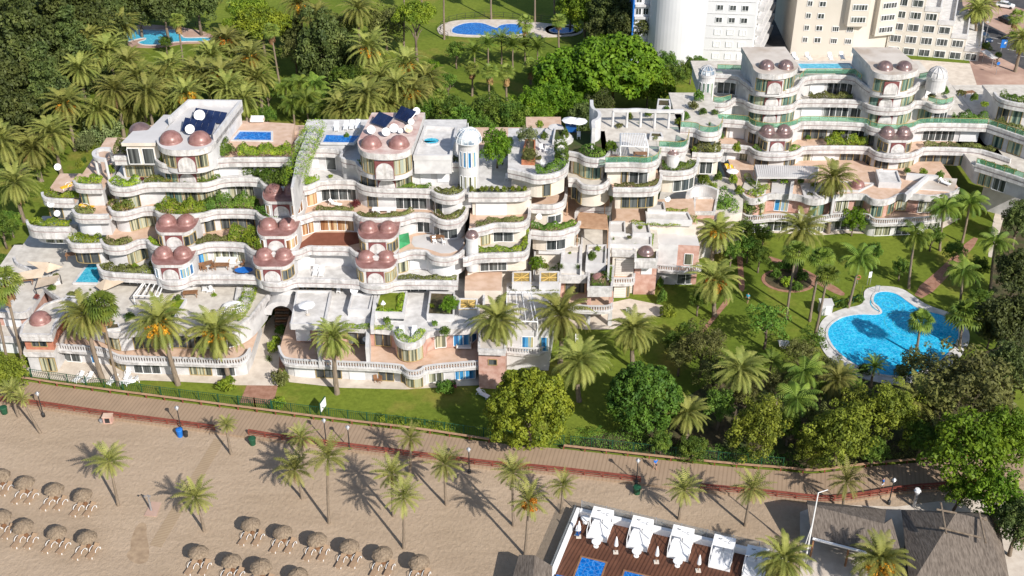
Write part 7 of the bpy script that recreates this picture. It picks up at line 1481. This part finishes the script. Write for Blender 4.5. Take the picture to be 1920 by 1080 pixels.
put(SOF, [(418,494,9.05,0,'white garden sofa before the terrace windows'),(437,494,9.05,0,'white garden armchair right of the sofa',(.55,1,1)),(483,229,22.4,0,'grey garden sofa behind the small rooftop pool'),(870,653,3.1,0,'white sofa on the shaded balcony of the white row')], 'sofa', 'garden sofas')
put(PAR, [(828,440,12.05,0,'white parasol over the pale round terrace, left one'),(841,444,12.05,0,'cream parasol over the pale round terrace, right one',.9),(720,592,6.8,0,'folded white parasol by the water basin',(.25,.25,1)),(577,590,7.35,0,'pale round parasol on the roof terrace right of the arch',.8),(1069,246,21.05,0,'white parasol on the white patio table, left one',.9),(1085,248,21.05,0,'white parasol on the white patio table, right one',.9),(1372,335,6.5,0,'dark little parasol in the planted courtyard',.7)], 'parasol', 'parasols on the terraces')
p = W(458,514,9.05); t = thing('oval_table', p, 'bright blue oval table on the terrace', 'table'); d = MB(); d.lathe((p.x,p.y,p.z), [(.05,0),(.05,.66),(1.25,.66),(1.25,.72),(.02,.72)], 20, 0, 0, 2*math.pi, .6); d.build('table_top', 'blue', t)
p = W(1070,244,21.05); t = thing('tarpaulin', p, 'blue cover hanging over the white patio table', 'cover'); d = MB(); d.box((p.x,p.y,.9+21.05), (1.6,2.6,.08)); d.box((p.x,p.y-1.3,.6+21.05), (1.55,.06,.62)); d.build('cloth', 'bluecloth', t)
t = thing('netting', W(745,460,12.05), 'green netting stretched beside the domed bay', 'netting'); P = [W(727,446,13.6), W(766,436,14.4), W(769,456,12.3), W(742,471,12.2), W(727,462,12.6)]; c = sum(P, Vector())/5+Vector((0,0,.15)); d = MB(); d.add(P+[c]+[q-Vector((0,0,.03)) for q in P], [(i,(i+1)%5,5) for i in range(5)]+[(i+6,i,(i+1)%5,(i+1)%5+6) for i in range(5)]); d.build('sheet', 'greencloth', t)
# pergolas and canopies
def pergola(name, px4, z, label, m, slat, n, posts=(), base=0, cat='pergola'):
    P = [W(*q, z) for q in px4]; t = thing(name, (P[0].x, P[0].y, base), label, cat); d = MB()
    for i in range(n):
        s = (i+.5)/n; d.cyl(P[0].lerp(P[1],s), P[3].lerp(P[2],s), slat, None, 4)
    d.build('slats', m, t); d = MB()
    for a, b in ((0,1),(1,2),(2,3),(3,0)): d.cyl(P[a]-Vector((0,0,.12)), P[b]-Vector((0,0,.12)), .09, None, 6)
    d.build('frame', m, t)
    for k in posts: q = P[k]; d = MB(); d.cyl((q.x,q.y,base), (q.x,q.y,z-.1), .08, None, 6); d.build('post', m, t)
pergola('slatted_pergola', [(1064,367),(1135,368),(1138,352),(1066,346)], 15.4, 'tan slatted pergola below the curved cream balcony', 'palewood', .11, 30, (0,1), 12.2)
pergola('slatted_pergola', [(1083,425),(1140,429),(1137,402),(1083,398)], 12.4, 'tan slatted pergola roof in the middle of the stepped terraces', 'palewood', .11, 30, (0,1), 9.2)
pergola('white_pergola', [(250,553),(297,554),(308,527),(271,525)], 8.6, 'white beam pergola under the plunge pool terrace', 'wframe', .09, 4, (0,1,3), 6)
pergola('steel_pergola', [(950,600),(1008,602),(996,547),(950,546)], 8.4, 'thin white steel pergola in the middle, above the palms', 'wframe', .06, 4, (0,1,2,3), 6)
pergola('lattice_pergola', [(1164,272),(1216,275),(1210,250),(1163,249)], 24, 'white lattice pergola on the terrace with green glass', 'wframe', .06, 16, (0,1,2,3), 21)
pergola('white_canopy', [(1420,333),(1530,333),(1535,313),(1415,310)], 8.9, 'long pale slatted canopy on the roof of the garden row', 'roofpale', .2, 30, (0,1,2,3), 6)
c = W(438,577,7.0); t = thing('lattice_dome', c, 'white lattice dome on the roof terrace beside the hedge', 'pergola'); d = MB()
for i in range(14):
    a = math.pi*i/14; pts = [Vector((c.x+2.0*math.cos(a)*math.cos(b), c.y+1.5*math.sin(a)*math.cos(b), 6+1.9*math.sin(b))) for b in [j*math.pi/10 for j in range(11)]]
    for p, q in zip(pts, pts[1:]): d.cyl(p, q, .05, None, 4, 0, False)
for b in (.1,.5,.9):
    for i in range(24):
        p, q = [Vector((c.x+2.0*math.cos(b)*math.cos(a), c.y+1.5*math.cos(b)*math.sin(a), 6+1.9*math.sin(b))) for a in (2*math.pi*i/24, 2*math.pi*(i+1)/24)]; d.cyl(p, q, .05, None, 4, 0, False)
d.build('lattice', 'wframe', t)
t = thing('sail_awning', W(75,545,6), 'beige sail awning over the seating at the left roof terrace', 'awning')
for px in ([(32,512,8.4),(88,500,9),(78,520,8.2),(40,524,7.8)], [(50,490,9),(92,492,9.2),(118,500,8.6),(88,512,8.2)], [(66,540,7.6),(104,530,8.2),(112,515,8.2),(72,522,7.8)]):
    P = [W(*q) for q in px]; d = MB(); k = len(P); d.add(P+[q-Vector((0,0,.04)) for q in P], [tuple(range(k)), tuple(range(2*k-1,k-1,-1))]+[(i,(i+1)%k,k+(i+1)%k,k+i) for i in range(k)]); d.build('sail', 'beigecloth', t)
for q in ((32,512,8.4),(92,492,9.2),(66,540,7.6),(112,515,8.2)): p = W(*q); d = MB(); d.cyl((p.x,p.y,6), p, .07); d.build('post', 'black', t)
d = MB(); P = [W(192,546,7.5), W(232,528,8.8), W(200,520,9.0), W(178,536,7.6)]; t = thing('curved_awning', W(200,545,6), 'cream awning right of the plunge pool', 'awning'); d.add(P+[q-Vector((0,0,.06)) for q in P], [(0,1,2,3),(7,6,5,4)]+[(i,(i+1)%4,4+(i+1)%4,4+i) for i in range(4)]); d.build('cloth', 'beigecloth', t)
def ring_wall(name, pxs, z0, z1, th, label, m='white', posts=0, cat='wall'):
    ln = wline(pxs, z1, 2); p = ln[0]; t = thing(name, (p[0],p[1],z0), label, cat); d = MB(); zb = z1-.45 if posts else z0
    d.sweep(ln, [(0,zb,0),(0,z1,0),(th,z1,0),(th,zb,0),(0,zb,0)]); d.build('beam' if posts else 'wall', m, t)
    if posts:
        for x, y, a in walk(offset(ln, th/2), 1.9): d = MB(); d.cyl((x,y,z0), (x,y,zb), .2, None, 10); d.build('column', m, t)
ring_wall('colonnade', [(208,276),(190,275),(174,281),(171,290),(178,296),(195,299)], 18, 21.8, .5, 'white half-round colonnade at the upper left terrace', 'white', 1, 'colonnade')
ring_wall('curved_wall', [(1106,187),(1107,203),(1120,208),(1122,216),(1118,222),(1108,225),(1110,240)], 21, 24.5, .5, 'white S-curved free-standing wall at the patio edge')
ring_wall('curved_wall', [(1292,366),(1296,355),(1310,349),(1325,349),(1345,357)], 6.4, 9.4, .5, 'white curved wall beside the tall thin tree')
ring_wall('white_trellis', [(1150,205),(1172,206),(1196,204),(1230,208),(1282,206)], 21, 24.0, .4, 'white beam trellis with columns at the back of the glass terrace', 'white', 1, 'trellis')
Cy = Bld('courtyard_terrace', W(1310,425,0), 'cream courtyard terrace with steps between the middle and right blocks', 'terrace')
Cy.block([(1225,425),(1312,420),(1392,398),(1396,345),(1340,325),(1245,330)], 6.4, 0, 'cream', 'floor', name='terrace')
Cy.block([(1300,400),(1340,400),(1345,372),(1302,372)], 7.6, 6.38, 'pink', 'floorp', name='room', rim=.25)
for i in range(6): d = MB(); a = W(1306+i*2.5, 412-i*0.5, 6-i*.9); d.box((a.x+1,a.y-1.2-i*.5,(6-i*.9)/2), (3,.6,6-i*.9)); d.build('step', 'white', Cy.e)
# white planters on the patio and the glass terrace
for i, (px, z0, z1, top, l) in enumerate((([(1036,262),(1060,262),(1058,240),(1040,240)],21,22,'lf_mid','round white planter bed beside the patio steps'),([(966,330),(985,331),(986,318),(967,317)],19,20.5,'soil','square white planter on the white patio'),([(1218,256),(1244,257),(1240,248),(1220,247)],21,21.6,'lf_hedge','low white planter bed on the beige terrace'),([(1232,198),(1258,199),(1256,186),(1234,185)],21,22,'terracotta','pale planter with a palm behind the trellis'),([(978,300),(1003,301),(1004,262),(985,260)],20.9,21.8,'terracotta','brick planter with trees on the white patio'))):
    c = W(*px[0], z0); t = thing('planter', c, l, 'planter'); ln = wline(px, z1, 0); d = MB(); d.prism(ln, z0, z1-.15); d.build('soil', 'soil', t); r = MB(); a = sum(ln[k][0]*ln[(k+1)%4][1]-ln[(k+1)%4][0]*ln[k][1] for k in range(4)); l2 = ln if a > 0 else ln[::-1]; r.sweep(l2, [(-.02,z0,0),(-.02,z1,0),(.2,z1,0),(.2,z1-.149,0)], True); r.build('box', 'terracotta' if i == 4 else 'white', t)
# white steps and patio furniture on the white patio
for i in range(5): pass
t = thing('patio_steps', W(1040,285,21), 'curved white steps in the middle of the white patio', 'steps')
for k in range(4):
    c = W(1042,262-k*5,21); d = MB(); d.lathe((c.x,c.y,21.05), [(2.6-k*.5,0),(2.6-k*.5,.18*(k+1)),(.02,.18*(k+1))], 20); d.build('step','floorw',t)
put(CHW, [(1015,283,21.05,.3,'white chair on the white patio near the steps, left'),(1024,287,21.05,-.4,'white chair on the white patio near the steps, right'),(1018,312,21.05,1.2,'white chair on the white patio beside the hedge'),(1085,260,21.05,0,'white chair under the patio parasols'),(895,345,18.05,.4,'white chair behind the topiary row, left'),(950,338,18.05,-.3,'white chair behind the topiary row, right')],'chair','white chairs')
put(WL, [(1655,330,7.0,.3,'white lounger beside the roof box of the garden row'),(1770,345,7.0,.8,'white lounger on the grey roof slab at the right')],'lounger','white loungers')
put(TBL, [(1200,296,21.05,0,'table behind the green glass railing'),(1075,480,6.6,0,'table on the lower middle terrace'),(1815,180,16.1,.3,'wooden table set at the right end terrace')],'table','tables')
# planters and low walls on the left roof terrace
for i, (px, z1, top, l) in enumerate((([(300,600),(322,604),(350,560),(330,556)],7.25,'lf_hedge','raised bed on the left roof terrace behind the middle palm'),([(120,560),(150,562),(152,556),(124,554)],7.15,'soil','long white planter box at the end of the plunge pool'),([(196,618),(226,615),(222,604),(200,606)],7.1,'soil','round-ended planter over the curved white bay'),([(440,560),(470,562),(476,540),(444,538)],7.15,'floorw','raised white step beside the lattice dome'),([(95,530),(112,526),(104,512),(92,516)],7.25,'soil','planter box between sail awning and plunge pool'))):
    c = W(*px[0], 6); t = thing('planter', c, l, 'planter'); ln = wline(px, z1, 0); d = MB(); d.prism(ln, 6, z1-.12); d.build('filling', top, t); r = MB(); a = sum(ln[k][0]*ln[(k+1)%4][1]-ln[(k+1)%4][0]*ln[k][1] for k in range(4)); l2 = ln if a > 0 else ln[::-1]; r.sweep(l2, [(-.02,6,0),(-.02,z1,0),(.2,z1,0),(.2,z1-.119,0)], True); r.build('box', 'white', t)
# pool-side things
p = W(1546,586,0); t = thing('pump_house', p, 'white hut with a pale lid beside the pool deck', 'hut'); d = MB(); d.box((p.x,p.y,.9), (1.7,1.5,1.8)); d.build('wall','white',t); d = MB(); d.box((p.x,p.y,1.86), (1.9,1.7,.12)); d.build('roof','roofpale',t); d = MB(); d.box((p.x+.2,p.y-.76,.8), (.7,.04,1.5)); d.build('door','shutter',t)
p = W(1469,652,0); t = thing('stone_table', p, 'pale square slab table on the lawn left of the pool', 'table'); d = MB(); d.box((p.x,p.y,.75), (1.5,1.4,.1)); d.build('top','floorw',t); d = MB(); d.box((p.x,p.y,.35), (.5,.5,.7)); d.build('base','floorw',t)
p = W(1628,535,0); t = thing('info_sign', p, 'white leaning sign board at the pool entrance', 'sign'); d = MB(); d.box((p.x,p.y,1.9), (.5,.06,1.0), .3); d.build('board','cloth',t)
for s in (-.2,.2): d = MB(); d.box((p.x+s,p.y,.7), (.06,.06,1.4)); d.build('leg','metal',t)
p = W(1607,532,0); t = thing('life_ring_post', p, 'orange life ring on a post by the pool', 'life ring'); d = MB(); d.box((p.x,p.y,.5), (.08,.08,1.0)); d.build('post','metal',t); d = MB(); pts = [Vector((p.x+.33*math.cos(q), p.y-.08, 1.2+.33*math.sin(q))) for q in [i*.5236 for i in range(13)]]
for a, b in zip(pts, pts[1:]): d.cyl(a, b, .09, None, 6)
d.build('ring','terracotta',t)
t = thing('pool_shower', W(1640,548,0), 'slim steel handrail at the pool head', 'handrail'); q = W(1640,548,.1); d = MB(); d.cyl(q,(q.x,q.y,1.3),.04); d.cyl((q.x,q.y,1.3),(q.x+.6,q.y,1.3),.04); d.cyl((q.x+.6,q.y,1.3),(q.x+.6,q.y,.1),.04); d.build('rail','metal',t)
fence('pool_fence', [(1533,650),(1530,615),(1545,588),(1575,574),(1612,568),(1616,548)], 0.1, 'thin green fence round the left side of the pool deck', 'greenmetal', 'greenmetal', 1.2, 2.0, [(1.15,.04,.04,'greenmetal'),(.2,.04,.04,'greenmetal')], 1, .06)
fence('pool_fence', [(840,72),(820,56),(850,36),(920,31),(1000,38),(1050,42)], 0.1, 'dark fence round the deep blue pool', 'black', 'black', 1.3, 2.2, [(1.25,.05,.05,'black'),(.2,.05,.05,'black'),(.7,.04,.04,'black')], 1, .08)
fence('pool_fence', [(255,42),(300,42),(350,47),(395,57)], 0.1, 'dark fence behind the lagoon pool', 'black', 'black', 1.3, 2.2, [(1.25,.05,.05,'black'),(.2,.05,.05,'black'),(.7,.04,.04,'black')], 1, .08)
# ------------------------------------------------------------------ street at the top right
def carp(m):
    t = parent_proto('parked_car'); d = MB(); prof = [(-2.1,.35),(-2.15,.75),(-1.9,.92),(-1.35,.98),(1.0,.95),(1.95,.80),(2.12,.6),(2.1,.35)]
    def loft(pr, w0, w1):
        o = MB(); k = len(pr); vs = [(s*(w0 if z < .9 else w1), y, z) for s in (-1,1) for y, z in pr]; o.add(vs, [tuple(range(k-1,-1,-1)), tuple(range(k,2*k))]+[(i,(i+1)%k,k+(i+1)%k,k+i) for i in range(k)]); return o
    o = loft(prof, .88, .84); o.box((0,-.35,1.40), (1.30,1.75,.06)); o.build('body', m, t)
    g = MB(); pr = [(-1.75,.95),(-1.2,1.37),(.45,1.38),(1.15,.95)]; k = 4; g.add([(s*(.80 if z < 1 else .64), y, z) for s in (-1,1) for y, z in pr], [(3,2,1,0),(4,5,6,7)]+[(i,(i+1)%k,k+(i+1)%k,k+i) for i in range(k)]); g.build('windows','glassd',t)
    for x in (-.8,.8):
        for y in (-1.3,1.3): w_ = MB(); w_.cyl((x-.1,y,.32),(x+.1,y,.32),.32,None,14); w_.build('wheel','black',t)
    for s in (-.6,.6): h = MB(); h.box((s,2.08,.66),(.35,.08,.14)); h.build('headlight','lampglass',t)
    return t
M['carblack'] = noisy('black_car_paint',(.012,.014,.02),(.02,.022,.03),1,.2,spec=.6,kind='obj'); M['carwhite'] = noisy('white_car_paint',(.7,.7,.7),(.75,.75,.75),1,.25,spec=.6,kind='obj'); M['carblue'] = noisy('dark_blue_car_paint',(.01,.025,.06),(.015,.035,.08),1,.2,spec=.6,kind='obj')
CB, CW_, CBL = carp('carblack'), carp('carwhite'), carp('carblue'); a, b = W(1757,15,0), W(1851,78,0); ra = math.atan2(b.y-a.y, b.x-a.x)-math.pi/2
put(CB, [(1756,15,.03,ra,'black car parked nearest the top edge'),(1773,28,.03,ra,'black car parked second in the row at the top right'),(1822,56,.03,ra,'black car in the palm shade'),(1888,42,.03,ra+.2,'dark car half behind the fan palm at the right')],'car','cars parked at the top right')
put(CBL, [(1789,39,.03,ra,'dark blue car third in the parked row'),(1845,76,.03,ra,'dark blue car at the lower end of the street')],'car','cars parked at the top right')
put(CW_, [(1737,2,.03,ra,'white car at the top edge of the street'),(1884,14,.03,ra+.9,'white car with blue windows at the upper right'),(1836,68,.03,ra,'white car between the two street palms')],'car','cars parked at the top right')
cluster('date', 'large date palm', 'beside the street', [(1832,20,9,dict(by=76,bx=1832,sc=1.1)),(1843,12,10,dict(by=62,bx=1812,sc=1.1)),(1918,75,7)], 'date palms beside the street')
cluster('fan', 'fan palm', 'beyond the street', [(1906,32,8,dict(by=72,bx=1902)),(1790,-20,9,dict(by=12)),(1778,-25,9,dict(by=36,bx=1772)),(1760,-25,9,dict(by=24,bx=1753))], 'fan palms beyond the street')
trees('mid', 'small street tree', 'by the blue sign', [(1848,88,2.5,22),(1872,104,2.5,16)], 'small street trees'); trees('mid', 'low green tree', 'at the edge of the street bed', [(1900,66,1.5,20),(1818,33,2,28),(1752,28,1,14)], 'low trees at the street bed')
p = W(1878,101,0); t = thing('street_sign', p, 'blue advertising panel on a post beside the street', 'sign'); d = MB(); d.box((p.x,p.y,2.3),(1.25,.15,1.8)); d.build('panel','blue',t); d = MB(); d.box((p.x+.25,p.y-.09,2.5),(.4,.03,.5)); d.build('white_mark','cloth',t)
d = MB(); d.box((p.x-.3,p.y+.0,.7),(.1,.1,1.4)); d.build('post','metal',t)
p = W(1845,82,0); t = thing('street_light', p, 'tall grey street light beside the parked cars', 'street lamp'); d = MB(); d.cyl(p,(p.x,p.y,6),.08,.05); d.build('post','metal',t); d = MB(); d.box((p.x-.3,p.y,5.0),(.6,.25,.12)); d.build('lantern','lampglass',t)
p = W(1867,140,0); t = thing('parking_sign', p, 'small blue round sign on a thin post near the street', 'sign'); d = MB(); d.cyl(p,(p.x,p.y,2.6),.05); d.build('post','metal',t); d = MB(); d.cyl((p.x,p.y-.06,2.5),(p.x,p.y-.02,2.5),.35,None,16); d.build('disc','blue',t)
p = W(1850,122,0); t = thing('bus_shelter', p, 'grey flat-roofed shelter on the pink pavement', 'shelter'); d = MB(); d.box((p.x,p.y,2.4),(4.4,1.6,.15),ra+1.57); d.build('roof','roofpale',t)
for s in (-1.8,1.8): d = MB(); d.box((p.x+s*math.cos(ra+1.57),p.y+s*math.sin(ra+1.57),1.16),(.1,.1,2.32)); d.build('post','metal',t)
for o in bpy.data.objects:
    if 'placed' in o.keys(): del o['placed']
